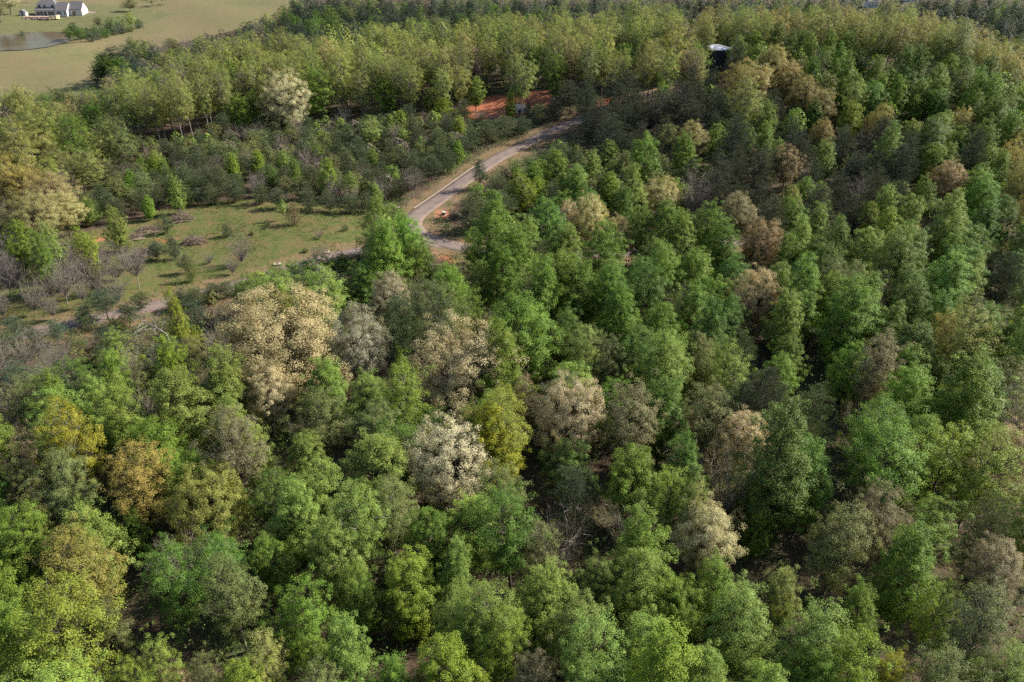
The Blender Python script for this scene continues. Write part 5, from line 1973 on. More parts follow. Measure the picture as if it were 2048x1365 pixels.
('P',4,127.7,213.1,14.6,7.9,'green','0024'),
('A',0,22.2,217.2,11.3,6.8,'olive','0007'),
('P',5,-64.9,75.1,13.6,8.6,'green','0531'),
('A',3,-40.3,591.7,20.5,11.4,'far','0306'),
('N',0,12.0,225.2,8.7,6.1,'pine','2509'),
('Y',2,40.6,329.6,18.6,9.2,'ygreen','0109'),
('N',1,105.2,222.9,14.3,7.3,'dpine','3424'),
('N',2,63.2,209.3,12.0,8.0,'dpine','0021'),
('A',1,-11.7,150.1,15.5,7.8,'olive','0708'),
('Y',2,93.0,387.4,20.2,10.1,'ygreen','1637'),
('N',0,45.8,185.9,12.5,7.8,'pine','0521'),
('A',1,342.8,660.8,20.6,10.7,'far','3414'),
('A',3,-77.9,106.3,12.8,7.2,'olive','0331'),
('Y',3,51.5,348.7,26.2,9.4,'ygreen','6437'),
('N',2,-95.9,304.2,8.2,8.2,'pine','0526'),
('B',3,46.5,246.5,10.3,7.9,'purple','0033'),
('A',3,-41.9,49.6,15.4,9.8,'light','0712'),
('A',0,62.6,674.4,20.8,11.8,'far','1034'),
('Y',1,-109.3,304.8,24.8,9.3,'olive','0426'),
('O',0,147.4,343.3,19.1,11.3,'ygold','2414'),
('P',3,115.4,330.5,20.2,8.8,'green','0132'),
('A',0,-31.1,264.9,7.5,5.0,'olive','1208'),
('P',2,15.7,84.1,13.6,8.6,'green','0003'),
('N',2,-89.8,291.5,7.8,7.2,'pine','2626'),
('A',2,15.8,101.9,13.8,10.0,'green','0328'),
('Y',0,128.9,343.6,24.7,11.3,'ygreen','1121'),
('A',3,157.5,280.3,16.5,8.2,'olive','0224'),
('N',1,32.1,216.0,9.9,6.7,'pine','1533'),
('P',4,134.5,295.5,14.1,8.3,'green','3324'),
('Y',3,104.7,362.3,20.7,7.4,'ygreen','2232'),
('A',1,-159.9,423.0,16.9,10.8,'far','0005'),
('Y',1,11.8,364.4,23.0,8.8,'ygreen','1106'),
('P',5,-21.1,107.0,13.6,8.9,'light','0529'),
('B',0,-31.1,304.2,7.0,6.5,'purple','0125'),
('N',2,-64.5,144.5,7.8,6.9,'bluepine','0010'),
('B',2,-91.9,122.4,10.0,8.9,'grey','0516'),
('P',3,91.2,124.4,19.3,9.1,'green','0115'),
('P',2,136.6,256.2,13.4,7.8,'light','2224'),
('N',3,-48.1,594.4,20.3,9.0,'far','4306'),
('N',3,89.3,328.9,18.2,8.4,'dpine','0004'),
('Y',1,34.5,338.4,25.5,9.8,'ygreen','1333'),
('P',5,-41.7,300.6,8.5,6.5,'light','0406'),
('N',1,153.1,287.2,13.7,7.1,'dpine','0224'),
('N',0,70.6,273.5,13.4,7.9,'dpine','3532'),
('N',3,-128.8,563.5,20.0,8.9,'far','0126'),
('N',3,-35.1,289.6,9.5,6.1,'pine','0437'),
('N',3,-31.2,633.3,19.6,9.8,'far','1434'),
('N',1,-41.6,248.2,7.3,4.9,'pine','0307'),
('P',1,157.4,300.1,16.2,8.5,'green','1514'),
('S',0,-79.0,128.3,5.4,7.5,'olive','0510'),
('A',3,-179.2,398.0,14.1,9.4,'far','0036'),
('P',4,124.8,250.1,13.7,8.2,'light','0324'),
('A',2,-176.9,319.6,15.4,11.3,'deep','0719'),
('Y',1,-123.2,327.5,26.2,9.8,'ygreen','1005'),
('S',1,-62.9,137.6,4.1,7.4,'lime','0010'),
('Y',1,-101.9,323.9,24.8,8.7,'ygreen','3326'),
('S',1,-40.5,264.6,4.7,8.2,'olive','0307'),
('B',1,-47.3,248.6,6.5,4.6,'purple','0025'),
('A',1,-174.0,292.4,14.5,8.3,'ygreen','2619'),
('N',3,-49.5,260.6,8.1,4.6,'pine','2308'),
('A',2,51.0,74.6,13.9,8.9,'green','0313'),
('N',2,-5.3,651.6,17.1,12.6,'far','0534'),
('B',3,26.3,92.0,10.0,9.1,'brown','0728'),
('C',2,-102.2,287.8,5.6,6.5,'cedar','0038'),
('P',5,46.3,152.7,14.5,8.9,'deep','0322'),
('N',3,40.3,237.9,12.2,6.4,'pine','0633'),
('N',0,37.6,290.2,16.5,10.8,'dpine','0109'),
('N',3,65.3,258.6,15.6,6.7,'dpine','4221'),
('N',3,68.1,266.7,18.3,8.7,'dpine','2532'),
('S',2,-35.1,299.0,6.3,6.7,'olive','0207'),
('A',1,334.1,675.5,20.3,11.3,'far','0032'),
('Y',2,92.6,377.7,24.9,11.5,'ygreen','0637'),
('Y',3,113.4,355.2,19.3,7.8,'ygold','0004'),
('A',2,-23.9,265.8,8.4,6.9,'olive','0135'),
('A',3,1.7,237.3,10.7,7.1,'olive','0606'),
('N',0,-60.4,294.8,6.8,6.1,'pine','1125'),
('Y',1,-78.2,353.3,27.7,9.9,'ygold','0126'),
('P',4,102.1,204.2,12.5,8.1,'green','0023'),
('P',4,22.0,125.6,12.9,7.4,'green','0228'),
('N',0,-42.8,258.6,6.8,5.2,'pine','1307'),
('Y',2,-99.1,353.0,21.2,9.3,'ygold','0226'),
('A',0,329.5,624.5,17.0,9.9,'far','0224'),
('P',4,165.2,272.3,15.5,9.5,'green','3614'),
('P',2,54.6,298.8,13.1,7.6,'light','0504'),
('A',1,-170.7,457.9,15.9,12.1,'ygreen','0326'),
('P',4,-37.2,244.1,7.5,5.1,'light','0307'),
('N',0,-45.7,282.2,8.5,7.1,'pine','4308'),
('A',3,-139.5,542.2,16.0,9.1,'deep','0226'),
('P',2,85.6,126.6,14.9,9.2,'green','0415'),
('Y',1,-120.4,372.5,25.8,10.5,'ygreen','9326'),
('B',2,-64.4,311.8,8.6,7.4,'purple','0026'),
('N',1,-61.3,123.9,9.3,7.4,'bluepine','0710'),
('P',5,25.7,113.6,13.7,8.3,'light','0128'),
('P',4,84.0,279.4,12.6,8.2,'light','0632'),
('N',0,85.4,657.1,17.1,9.8,'far','0233'),
('A',2,-89.8,252.0,8.4,8.0,'olive','0111'),
('Y',2,-95.4,318.8,20.4,10.2,'ygreen','0426'),
('N',1,59.9,203.6,14.0,6.8,'dpine','0128'),
('P',0,77.4,129.7,15.9,7.9,'deep','0415'),
('A',3,-103.5,617.7,20.3,11.3,'deep','3318'),
('B',0,99.1,210.9,11.8,8.5,'purple','0424'),
('A',0,21.3,255.7,9.5,5.7,'olive','0609'),
('P',2,144.8,276.4,16.8,10.2,'light','1514'),
('N',2,-75.3,131.1,8.6,7.7,'bluepine','0410'),
('N',3,-81.2,591.2,19.7,8.6,'far','1125'),
('B',0,89.0,198.8,12.1,8.9,'purple','1723'),
('A',3,-128.5,553.6,17.9,9.4,'deep','2126'),
('Y',1,152.5,364.0,22.2,8.3,'ygreen','2123'),
('A',2,-30.9,82.0,12.7,8.7,'deep','0027'),
('N',3,-97.2,230.5,10.2,6.4,'pine','0211'),
('Y',3,49.6,342.0,21.3,7.6,'ygreen','3109'),
('P',4,64.9,75.7,14.2,8.3,'green','0213'),
('N',3,-127.9,594.5,18.4,8.5,'far','2126'),
('Y',0,171.6,322.0,25.8,11.8,'ygreen','3514'),
('A',1,-119.5,237.1,7.6,5.5,'olive','0638'),
('Y',1,30.6,360.7,26.7,10.6,'ygreen','1034'),
('P',5,106.2,180.4,14.8,8.7,'deep','0624'),
('P',5,-28.4,187.0,14.1,8.1,'deep','0235'),
('Y',2,-76.2,331.9,18.2,8.0,'ygreen','0225'),
('B',0,-39.6,72.8,10.6,7.6,'grey','0627'),
('B',0,-29.5,274.5,7.9,6.4,'grey','0207'),
('N',3,117.2,166.3,17.7,7.7,'pine','1724'),
('N',1,-66.6,248.4,7.2,4.6,'pine','0425'),
('A',3,362.9,612.8,20.9,10.7,'far','0614'),
('Y',1,-16.5,408.9,25.2,10.2,'ygreen','2534'),
('B',3,-97.7,241.3,6.8,7.9,'grey','0211'),
('N',1,6.2,165.4,12.9,7.2,'pine','0218'),
('A',0,32.0,118.8,13.5,7.0,'olive','0522'),
('N',3,325.2,671.6,17.5,8.2,'far','2032'),
('Y',3,-109.1,335.5,23.0,9.1,'ygreen','6326'),
('Y',0,-60.7,334.9,25.5,11.0,'ygreen','2308'),
('N',2,-118.5,214.1,8.6,8.3,'pine','0310'),
('P',5,28.7,223.6,10.2,7.6,'light','1533'),
('Y',0,78.2,352.7,24.0,11.5,'ygreen','0537'),
('P',4,39.1,159.4,13.7,8.9,'green','2521'),
('N',3,30.5,261.2,14.8,6.6,'dpine','0709'),
('N',2,25.6,249.8,9.3,8.0,'pine','0433'),
('S',1,-53.9,242.2,4.5,7.4,'olive','0025'),
('N',2,-76.1,247.5,6.6,5.5,'pine','1425'),
('A',3,-113.1,535.4,20.4,11.8,'deep','1307'),
('P',0,-30.5,108.9,14.5,8.1,'light','0701'),
('O',2,122.1,367.1,22.4,9.3,'ygold','1037'),
('N',3,10.1,247.4,10.5,5.2,'pine','0706'),
('N',0,-16.0,292.8,6.8,6.1,'pine','0135'),
('C',1,-62.9,229.0,7.4,5.3,'cedar','0525'),
('A',3,-180.4,379.2,12.6,10.1,'ygreen','0636'),
('A',3,-57.9,253.1,7.9,6.1,'olive','0125'),
('A',2,-63.6,93.1,14.6,9.5,'ygreen','0631'),
('A',1,-47.2,233.0,8.7,5.7,'olive','0335'),
('P',3,88.0,167.7,16.1,7.3,'green','2524'),
('P',4,-46.5,263.7,6.5,4.9,'green','0025'),
('N',2,75.0,175.6,12.1,7.2,'pine','0122'),
('A',0,-134.7,234.5,16.0,9.2,'olive','1538'),
('B',3,-102.1,298.5,7.2,8.1,'purple','1526'),
('P',5,12.7,198.1,14.0,8.7,'green','1609'),
('A',0,-81.3,264.3,7.6,5.9,'olive','1425'),
('P',3,15.6,68.7,16.9,7.2,'green','0703'),
('Y',1,147.4,320.0,23.1,9.6,'ygold','0032'),
('Y',1,1.6,367.5,24.7,9.2,'ygreen','3634'),
('N',3,325.8,584.0,19.6,8.9,'far','2514'),
('Y',2,-27.2,354.9,22.4,9.9,'ygreen','6306'),
('Y',0,35.6,368.5,22.0,10.5,'ygreen','4333'),
('Y',0,179.5,335.8,25.5,11.4,'ygold','0514'),
('P',2,149.7,252.6,18.2,10.1,'green','1124'),
('P',4,40.8,145.1,12.9,7.8,'green','0422'),
('B',3,9.9,131.6,9.5,8.0,'brown','0018'),
('B',2,-171.4,450.1,15.7,10.1,'purple','0326'),
('Y',2,-139.9,353.2,24.3,10.6,'ygreen','0005'),
('Y',3,5.0,355.5,21.3,9.2,'ygreen','2107'),
('O',0,-132.6,240.7,13.1,12.2,'ygold','0538'),
('Y',3,162.4,330.4,24.9,10.7,'ygold','0414'),
('A',2,46.6,657.9,20.5,13.0,'far','0034'),
('N',1,28.6,674.5,17.1,8.8,'far','0034'),
('Y',0,18.2,329.4,26.3,13.2,'ygreen','0106'),
('A',0,-164.1,346.5,16.5,10.0,'far','0636'),
('N',2,-103.3,224.2,6.7,6.6,'pine','0311'),
('A',1,-15.2,78.6,13.8,8.1,'olive','0500'),
('B',2,-23.3,295.6,8.0,6.6,'purple','0406'),
('N',2,-74.3,265.4,6.6,5.7,'pine','0325'),
('N',0,319.3,668.9,16.8,10.3,'far','1032'),
('B',3,-59.6,147.1,5.9,6.3,'grey','0301'),
('N',3,131.8,622.8,20.6,8.7,'far','0304'),
('N',0,63.3,220.8,15.1,8.4,'dpine','0221'),
('N',1,-18.1,587.8,18.9,10.9,'far','0206'),
('P',5,-51.7,74.1,13.4,8.8,'light','0130'),
('P',5,79.9,238.3,13.1,7.1,'green','0323'),
('N',3,327.8,546.4,18.4,9.1,'far','1614'),
('N',2,-119.4,223.6,7.8,6.5,'pine','1638'),
('Y',0,-49.4,386.0,21.6,10.9,'ygreen','b101'),
('N',2,38.6,251.1,13.4,9.4,'dpine','0433'),
('P',5,100.1,165.2,16.1,9.8,'green','0315'),
('Y',0,-0.5,341.9,24.4,12.1,'ygreen','2206'),
('N',0,-93.2,238.9,7.7,6.6,'pine','0111'),
('A',2,-95.5,634.2,19.4,13.2,'far','2038'),
('A',1,44.7,235.6,11.3,7.6,'olive','0421'),
('B',2,-84.9,252.8,8.5,6.5,'purple','1425'),
('N',3,112.4,224.2,16.8,6.8,'dpine','1424'),
('N',1,-87.9,298.0,7.9,5.5,'pine','0626'),
('P',5,-33.3,129.4,12.4,8.4,'light','0001'),
('N',2,46.4,229.6,11.1,8.6,'pine','0733'),
('N',1,41.0,92.4,12.6,6.6,'pine','0020'),
('C',1,-63.1,281.3,7.6,4.8,'cedar','0225'),
('N',1,-149.7,489.1,17.0,8.7,'far','0326'),
('N',0,37.9,104.6,13.3,8.1,'pine','0320'),
('N',1,19.5,239.0,11.8,7.0,'pine','1433'),
('P',5,31.9,166.7,13.3,8.7,'green','2633'),
('S',1,-43.3,239.5,4.2,7.4,'olive','0235'),
('P',5,159.0,271.0,19.1,10.3,'green','0614'),
('A',1,72.2,323.1,20.0,8.8,'green','0404'),
('B',1,-122.5,249.1,6.8,4.7,'purple','0311'),
('Y',2,16.5,321.5,20.6,9.9,'olive','0106'),
('P',0,129.0,286.5,14.9,6.3,'green','4324'),
('O',1,142.5,257.8,13.5,8.0,'ygold','0224'),
('B',1,83.3,207.2,11.1,7.1,'purple','0723'),
('N',1,-117.2,267.6,8.6,5.6,'pine','0738'),
('A',1,161.0,626.3,21.8,11.4,'far','0737'),
('O',0,-141.3,219.5,13.6,13.1,'ygold','2619'),
('A',1,151.9,693.4,17.4,9.0,'far','0437'),
('C',0,-121.8,262.7,5.5,4.1,'cedar','2738'),
('C',1,-83.2,283.7,7.9,5.8,'cedar','0626'),
('O',0,142.6,224.8,16.7,8.8,'ygold','0024'),
('A',1,67.3,144.9,15.4,7.9,'olive','0723'),
('Y',1,26.8,399.9,23.3,8.1,'ygreen','0034'),
('N',2,78.8,183.3,12.4,8.3,'pine','0723'),
('Y',2,-25.9,334.7,24.0,11.6,'ygold','1306'),
('P',5,6.5,230.0,12.1,8.3,'green','1509'),
('Y',1,65.7,346.2,26.2,10.9,'ygreen','3537'),
('B',0,99.6,157.8,10.4,7.1,'brown','0315'),
('B',2,32.9,142.8,12.3,7.8,'brown','0422'),
('N',0,-14.5,280.3,8.2,6.3,'pine','1506'),
('A',2,-145.2,551.5,20.5,13.3,'deep','0036'),
('Y',0,-82.0,343.7,26.4,12.3,'ygreen','4126'),
('P',2,65.0,114.7,13.6,8.3,'green','2415'),
('N',3,61.4,302.4,14.7,6.3,'dpine','0537'),
('B',0,103.7,233.0,10.4,6.8,'purple','1023'),
('P',4,0.0,185.5,13.3,8.1,'green','1007'),
('Y',3,130.4,354.5,22.2,9.5,'ygold','0121'),
('B',1,-76.5,290.6,8.7,6.3,'grey','1325'),
('P',3,65.1,170.5,15.8,7.5,'light','0721'),
('N',2,-156.9,537.4,13.9,10.4,'far','1111'),
('Y',1,-124.4,359.2,26.8,9.9,'ygreen','5005'),
('A',2,-85.7,262.6,8.9,8.0,'olive','2425'),
('Y',0,-141.3,290.0,21.6,9.4,'ygreen','0138'),
('P',3,-41.6,97.7,13.7,7.0,'light','0227'),
('C',2,-105.6,233.0,6.3,7.8,'cedar','1311'),
('A',2,-64.9,115.7,9.9,7.6,'olive','0610'),
('Y',3,-16.8,366.1,24.9,9.0,'ygreen','3306'),
('N',0,11.8,217.2,10.1,6.9,'pine','1007'),
('Y',2,-58.2,414.7,23.4,12.1,'ygreen','2434'),
('A',3,25.4,227.4,9.6,6.7,'olive','0533'),
('S',2,-67.1,125.2,5.2,5.2,'lime','0610'),
('Y',3,-146.0,297.5,22.6,9.1,'ygold','0536'),
('A',0,-20.9,270.1,8.9,6.4,'olive','0506'),
('Y',0,41.9,380.9,21.4,10.8,'ygreen','4034'),
('B',3,5.2,76.4,10.2,10.0,'grey','0503'),
('N',1,-124.8,492.0,17.3,9.8,'far','1226'),
('B',3,54.4,103.7,10.5,8.1,'brown','0020'),
('S',1,-67.1,129.5,4.9,7.7,'olive','0610'),
]
# trees that the photo shows only in slivers between these: one mass
REST = [
('O',94,348,14.3,7.6,'ygold'),
('O',195,337,20.4,12.2,'ygold'),
('O',172,344,19.3,11.5,'ygold'),
('O',-203,317,11.9,10.4,'ygold'),
('O',-156,231,14.9,13.7,'ygold'),
('A',-111,606,15.3,8.2,'far'),
('A',-99,501,19.5,11.8,'far'),
('A',-209,471,11.5,11.3,'olive'),
('A',3,604,18.9,11.1,'far'),
('A',-37,295,7.4,5.6,'olive'),
('A',305,643,18.6,12.5,'olive'),
('A',-172,502,13.6,9.0,'far'),
('A',226,673,17.9,9.9,'deep'),
('A',-155,480,15.9,9.9,'far'),
('A',334,569,16.4,9.1,'far'),
('A',200,653,18.3,10.1,'deep'),
('A',279,477,20.3,10.0,'far'),
('A',125,621,18.6,10.8,'far'),
('A',145,689,14.8,8.8,'deep'),
('A',-159,430,17.4,10.4,'far'),
('A',-192,311,14.0,8.3,'ygreen'),
('A',55,660,18.1,10.2,'far'),
('A',385,674,16.6,9.4,'deep'),
('A',-85,556,16.3,8.0,'far'),
('A',313,627,18.0,9.4,'far'),
('A',357,620,15.7,9.1,'far'),
('A',-171,392,13.7,9.8,'olive'),
('A',82,667,17.6,11.9,'far'),
('A',272,686,16.5,10.5,'far'),
('A',-57,614,16.5,9.9,'far'),
('A',-13,634,18.9,13.0,'deep'),
('A',10,576,20.9,12.1,'deep'),
('A',-202,440,13.5,12.2,'deep'),
('A',-281,668,9.4,13.2,'olive'),
('A',12,611,19.7,9.7,'far'),
('A',176,662,18.8,10.7,'deep'),
('A',-154,612,22.1,10.9,'deep'),
('A',-259,569,7.4,6.0,'olive'),
('A',-265,575,8.2,6.8,'green'),
('A',-204,414,12.8,11.6,'far'),
('A',-89,269,7.8,6.2,'olive'),
('A',-104,553,15.6,9.2,'far'),
('A',306,600,19.1,9.5,'far'),
('A',162,286,14.1,9.5,'olive'),
('A',247,655,20.2,10.6,'far'),
('A',232,637,17.3,9.9,'far'),
('A',93,651,17.8,9.5,'far'),
('A',-166,337,11.4,9.7,'olive'),
('A',-160,520,14.7,11.3,'far'),
('A',-130,269,9.1,5.9,'olive'),
('A',-121,516,15.7,10.6,'far'),
('A',-56,264,7.2,5.7,'olive'),
('A',-13,594,17.9,10.6,'olive'),
('A',19,652,19.5,11.0,'far'),
('A',-100,628,16.3,11.2,'olive'),
('A',-194,304,14.8,8.9,'ygreen'),
('A',-109,459,17.9,8.9,'far'),
('A',124,685,20.0,10.0,'far'),
('A',-149,528,13.8,10.6,'olive'),
('A',-147,458,17.7,10.9,'far'),
('A',381,652,18.5,9.8,'far'),
('A',-123,546,15.0,8.5,'deep'),
('A',-118,261,6.6,5.9,'olive'),
('A',-79,638,19.9,12.6,'far'),
('A',-158,551,13.1,8.9,'ygreen'),
('A',268,444,19.5,10.4,'deep'),
('A',284,612,21.0,11.0,'far'),
('A',21,243,10.0,6.9,'olive'),
('A',-26,279,7.9,5.4,'olive'),
('A',9,683,21.4,11.1,'far'),
('A',397,686,19.0,12.9,'deep'),
('A',-93,506,19.3,10.7,'olive'),
('A',340,669,18.3,11.6,'olive'),
('A',14,635,18.5,10.1,'far'),
('A',-133,529,16.3,9.2,'deep'),
('A',295,517,18.5,10.4,'olive'),
('A',107,639,21.1,11.6,'deep'),
('A',101,415,16.0,8.6,'deep'),
('A',-23,627,17.1,8.4,'far'),
('A',278,701,19.0,9.4,'deep'),
('A',19,234,10.3,7.6,'olive'),
('A',-111,621,16.8,10.2,'olive'),
('A',-107,528,17.9,11.3,'olive'),
('A',50,693,19.7,12.2,'far'),
('A',382,695,20.0,13.3,'far'),
('A',-157,567,10.9,8.6,'olive'),
('A',175,652,19.0,10.8,'far'),
('A',39,669,20.4,11.1,'deep'),
('A',2,641,17.3,8.4,'far'),
('A',-42,602,18.9,11.0,'deep'),
('A',141,709,18.4,10.3,'far'),
('A',-25,679,16.6,9.0,'deep'),
('A',-161,476,13.8,9.5,'ygreen'),
('A',-53,255,7.1,6.5,'olive'),
('A',-177,448,13.6,7.8,'far'),
('A',-83,599,19.2,9.3,'far'),
('A',191,662,18.0,9.6,'far'),
('A',-45,572,18.0,10.0,'far'),
('A',336,685,18.7,9.9,'deep'),
('A',-173,374,12.5,9.4,'ygreen'),
('A',79,611,17.8,10.5,'far'),
('A',-16,558,21.5,11.8,'deep'),
('A',-13,650,16.4,10.6,'deep'),
('A',86,709,20.9,11.5,'far'),
('A',-120,455,18.2,10.0,'far'),
('A',76,599,20.1,12.9,'far'),
('A',184,711,17.8,8.9,'far'),
('A',299,620,17.7,10.3,'far'),
('A',-97,476,18.2,9.4,'deep'),
('A',-22,606,16.2,9.2,'far'),
('A',261,461,19.3,10.7,'deep'),
('A',145,626,19.5,10.5,'olive'),
('A',320,624,17.7,9.7,'far'),
('A',297,581,18.9,10.5,'far'),
('A',-147,509,12.2,8.4,'olive'),
('A',301,552,20.5,11.2,'far'),
('A',-42,688,17.6,8.8,'far'),
('A',117,654,19.0,12.4,'far'),
('A',165,640,18.3,9.8,'far'),
('A',106,435,18.0,8.7,'deep'),
('A',-188,405,11.0,10.8,'olive'),
('A',276,563,21.3,10.6,'deep'),
('A',-124,346,20.3,9.0,'green'),
('A',8,562,19.4,11.1,'far'),
('A',100,693,19.2,10.7,'far'),
('A',80,588,18.4,9.7,'olive'),
('A',-45,669,17.6,8.6,'deep'),
('A',127,655,18.6,9.8,'far'),
('A',292,529,19.2,13.5,'far'),
('A',301,664,17.7,10.2,'far'),
('A',363,640,17.2,8.4,'far'),
('A',125,178,19.7,10.4,'olive'),
('A',-173,440,11.2,8.0,'olive'),
('A',310,610,18.2,12.1,'far'),
('A',-272,675,10.3,13.3,'deep'),
('A',255,685,20.8,12.3,'far'),
('A',-90,519,17.4,8.3,'deep'),
('A',-63,588,17.4,10.3,'deep'),
('A',-126,369,19.1,9.4,'green'),
('A',-94,439,19.9,11.5,'far'),
('A',-162,543,11.9,8.1,'ygreen'),
('A',212,694,17.4,8.7,'far'),
('A',288,668,16.8,10.1,'far'),
('A',-128,611,19.6,9.4,'far'),
('A',184,631,17.8,9.9,'deep'),
('A',-18,287,6.7,5.3,'olive'),
('A',116,662,18.8,9.6,'far'),
('A',-46,362,19.0,10.0,'green'),
('A',-160,558,12.0,7.8,'ygreen'),
('A',62,599,19.9,10.7,'deep'),
('A',-121,630,17.1,8.5,'far'),
('A',211,663,16.6,9.1,'far'),
('A',100,670,18.2,8.7,'far'),
('A',-144,486,13.5,9.2,'ygreen'),
('A',222,625,18.6,10.1,'olive'),
('A',-134,621,17.8,9.2,'far'),
('A',-87,620,17.1,10.2,'far'),
('A',-34,609,15.7,10.3,'far'),
('A',18,575,20.3,11.1,'deep'),
('A',-114,355,18.3,7.9,'green'),
('A',125,629,17.9,11.3,'far'),
('A',-73,523,18.2,10.7,'deep'),
('A',-11,714,18.4,12.8,'far'),
('A',4,583,18.4,10.4,'olive'),
('A',22,702,20.6,11.6,'far'),
('A',397,696,17.1,10.0,'far'),
('A',313,673,15.1,9.2,'far'),
('A',47,397,21.8,9.2,'green'),
('A',130,697,16.5,11.1,'far'),
('A',-103,456,18.7,9.2,'far'),
('A',28,709,20.7,11.1,'far'),
('A',301,690,17.3,10.2,'deep'),
('A',-158,528,12.0,8.9,'ygreen'),
('A',93,684,18.4,10.3,'deep'),
('A',-44,453,20.4,10.8,'far'),
('A',-19,296,7.1,4.9,'olive'),
('A',54,336,16.1,7.1,'green'),
('A',-157,584,11.3,10.2,'ygreen'),
('A',-203,410,10.1,9.9,'deep'),
('A',-147,225,12.5,10.0,'olive'),
('A',200,674,15.5,8.6,'far'),
('A',-133,484,16.5,12.7,'far'),
('A',86,398,16.4,8.8,'olive'),
('A',373,653,15.9,8.3,'deep'),
('A',-144,586,16.3,10.4,'deep'),
('A',360,697,19.9,11.3,'far'),
('A',-153,354,14.4,9.8,'olive'),
('A',1,689,19.9,10.9,'deep'),
('A',277,513,20.2,14.0,'far'),
('A',-140,631,16.5,10.3,'far'),
('A',-174,473,13.7,12.6,'olive'),
('A',226,696,18.7,11.2,'far'),
('A',296,684,16.8,9.6,'far'),
('A',273,452,18.4,9.4,'deep'),
('A',265,672,15.4,10.6,'far'),
('A',-129,433,14.0,10.9,'ygreen'),
('A',-38,651,17.5,9.6,'deep'),
('A',184,719,15.6,8.7,'olive'),
('A',-176,271,16.9,11.5,'olive'),
('A',117,701,19.6,9.5,'deep'),
('A',-187,285,16.5,12.3,'olive'),
('A',172,614,17.3,8.7,'far'),
('A',-65,651,14.4,8.6,'olive'),
('A',180,610,19.2,11.1,'deep'),
('A',333,704,20.8,11.3,'far'),
('A',372,709,15.1,7.9,'far'),
('A',-136,383,18.5,11.7,'far'),
('A',190,620,16.0,8.4,'far'),
('A',-59,368,20.7,8.5,'green'),
('A',368,675,16.5,8.2,'far'),
('A',-165,510,11.8,9.8,'olive'),
('A',-74,437,19.0,11.0,'deep'),
('A',-153,423,16.1,11.0,'ygreen'),
('A',19,692,16.8,11.5,'deep'),
('A',235,578,21.0,11.1,'far'),
('A',-167,252,14.4,10.1,'ygreen'),
('A',-43,384,17.9,8.0,'green'),
('A',108,687,15.3,9.0,'olive'),
('A',-38,666,15.9,9.7,'far'),
('A',73,583,19.6,10.0,'far'),
('A',-125,623,18.0,12.3,'deep'),
('A',133,584,21.9,11.8,'deep'),
('A',-31,670,18.8,9.8,'deep'),
('A',378,702,17.7,10.2,'deep'),
('A',-71,274,6.8,4.5,'olive'),
('A',229,591,21.1,10.5,'deep'),
('A',-193,411,13.2,11.5,'ygreen'),
('A',-189,425,10.5,11.3,'grey'),
('A',-77,361,20.4,9.9,'green'),
('A',180,287,15.5,8.6,'olive'),
('A',-82,434,19.1,9.7,'far'),
('A',367,618,15.6,8.7,'deep'),
('A',-163,411,14.1,11.9,'ygreen'),
('A',-33,680,20.1,11.6,'far'),
('A',107,650,18.6,13.2,'far'),
('A',244,678,15.4,9.2,'far'),
('A',312,705,15.3,10.6,'olive'),
('A',289,580,18.3,8.9,'far'),
('A',-175,488,11.2,8.4,'ygreen'),
('A',-182,278,19.0,10.1,'ygreen'),
('A',-59,672,18.9,9.3,'far'),
('A',-154,331,15.7,8.9,'far'),
('A',218,672,15.9,7.7,'far'),
('A',-99,509,18.0,11.7,'olive'),
('A',-151,336,12.7,9.5,'ygreen'),
('A',272,629,16.9,11.4,'far'),
('A',251,670,18.8,13.1,'far'),
('A',304,654,17.7,10.2,'deep'),
('A',263,616,18.8,10.7,'olive'),
('A',410,686,20.7,11.2,'far'),
('A',227,652,16.6,7.9,'deep'),
('A',87,411,18.2,10.0,'olive'),
('A',-140,426,15.5,8.8,'far'),
('A',-149,408,15.8,8.6,'far'),
('A',124,703,16.0,9.4,'far'),
('A',-105,634,16.4,7.9,'deep'),
('A',146,718,17.6,8.9,'far'),
('A',90,668,15.9,8.4,'far'),
('A',49,368,17.6,8.4,'green'),
('A',-55,678,19.6,11.4,'olive'),
('A',-109,518,15.0,9.3,'olive'),
('A',-113,636,15.1,8.6,'deep'),
('A',-30,604,16.5,9.4,'far'),
('A',-92,413,21.7,12.4,'far'),
('A',173,397,16.3,11.0,'deep'),
('A',10,694,21.6,10.8,'far'),
('A',-168,482,11.8,11.3,'olive'),
('A',-124,644,19.6,10.1,'far'),
('A',181,621,17.7,11.1,'far'),
('A',70,647,15.0,9.7,'far'),
('A',229,681,15.9,8.2,'far'),
('A',292,676,15.2,10.4,'far'),
('A',-99,647,17.0,9.1,'far'),
('A',229,713,19.4,11.2,'far'),
('A',-202,423,13.0,11.3,'deep'),
('A',-117,416,17.3,11.7,'far'),
('A',-132,391,17.9,14.1,'far'),
('A',-135,461,14.2,11.2,'far'),
('A',-80,647,15.4,7.6,'far'),
('A',123,663,16.6,11.3,'far'),
('A',169,260,16.1,10.8,'olive'),
('A',254,696,17.2,9.0,'far'),
('A',64,636,15.7,8.0,'far'),
('A',137,389,19.8,14.0,'deep'),
('A',160,585,22.0,11.6,'far'),
('A',-77,663,20.3,14.3,'far'),
('A',-12,404,18.9,10.8,'green'),
('A',290,622,18.7,9.1,'far'),
('A',54,392,18.4,7.7,'green'),
('A',185,727,18.1,11.2,'far'),
('A',280,721,19.4,11.0,'far'),
('A',-81,519,18.2,9.3,'olive'),
('A',72,712,15.9,10.3,'far'),
('A',71,630,16.3,8.8,'far'),
('A',-386,690,13.7,17.6,'olive'),
('A',274,644,15.9,11.2,'deep'),
('A',180,387,19.4,12.7,'far'),
('A',-129,631,15.0,10.4,'far'),
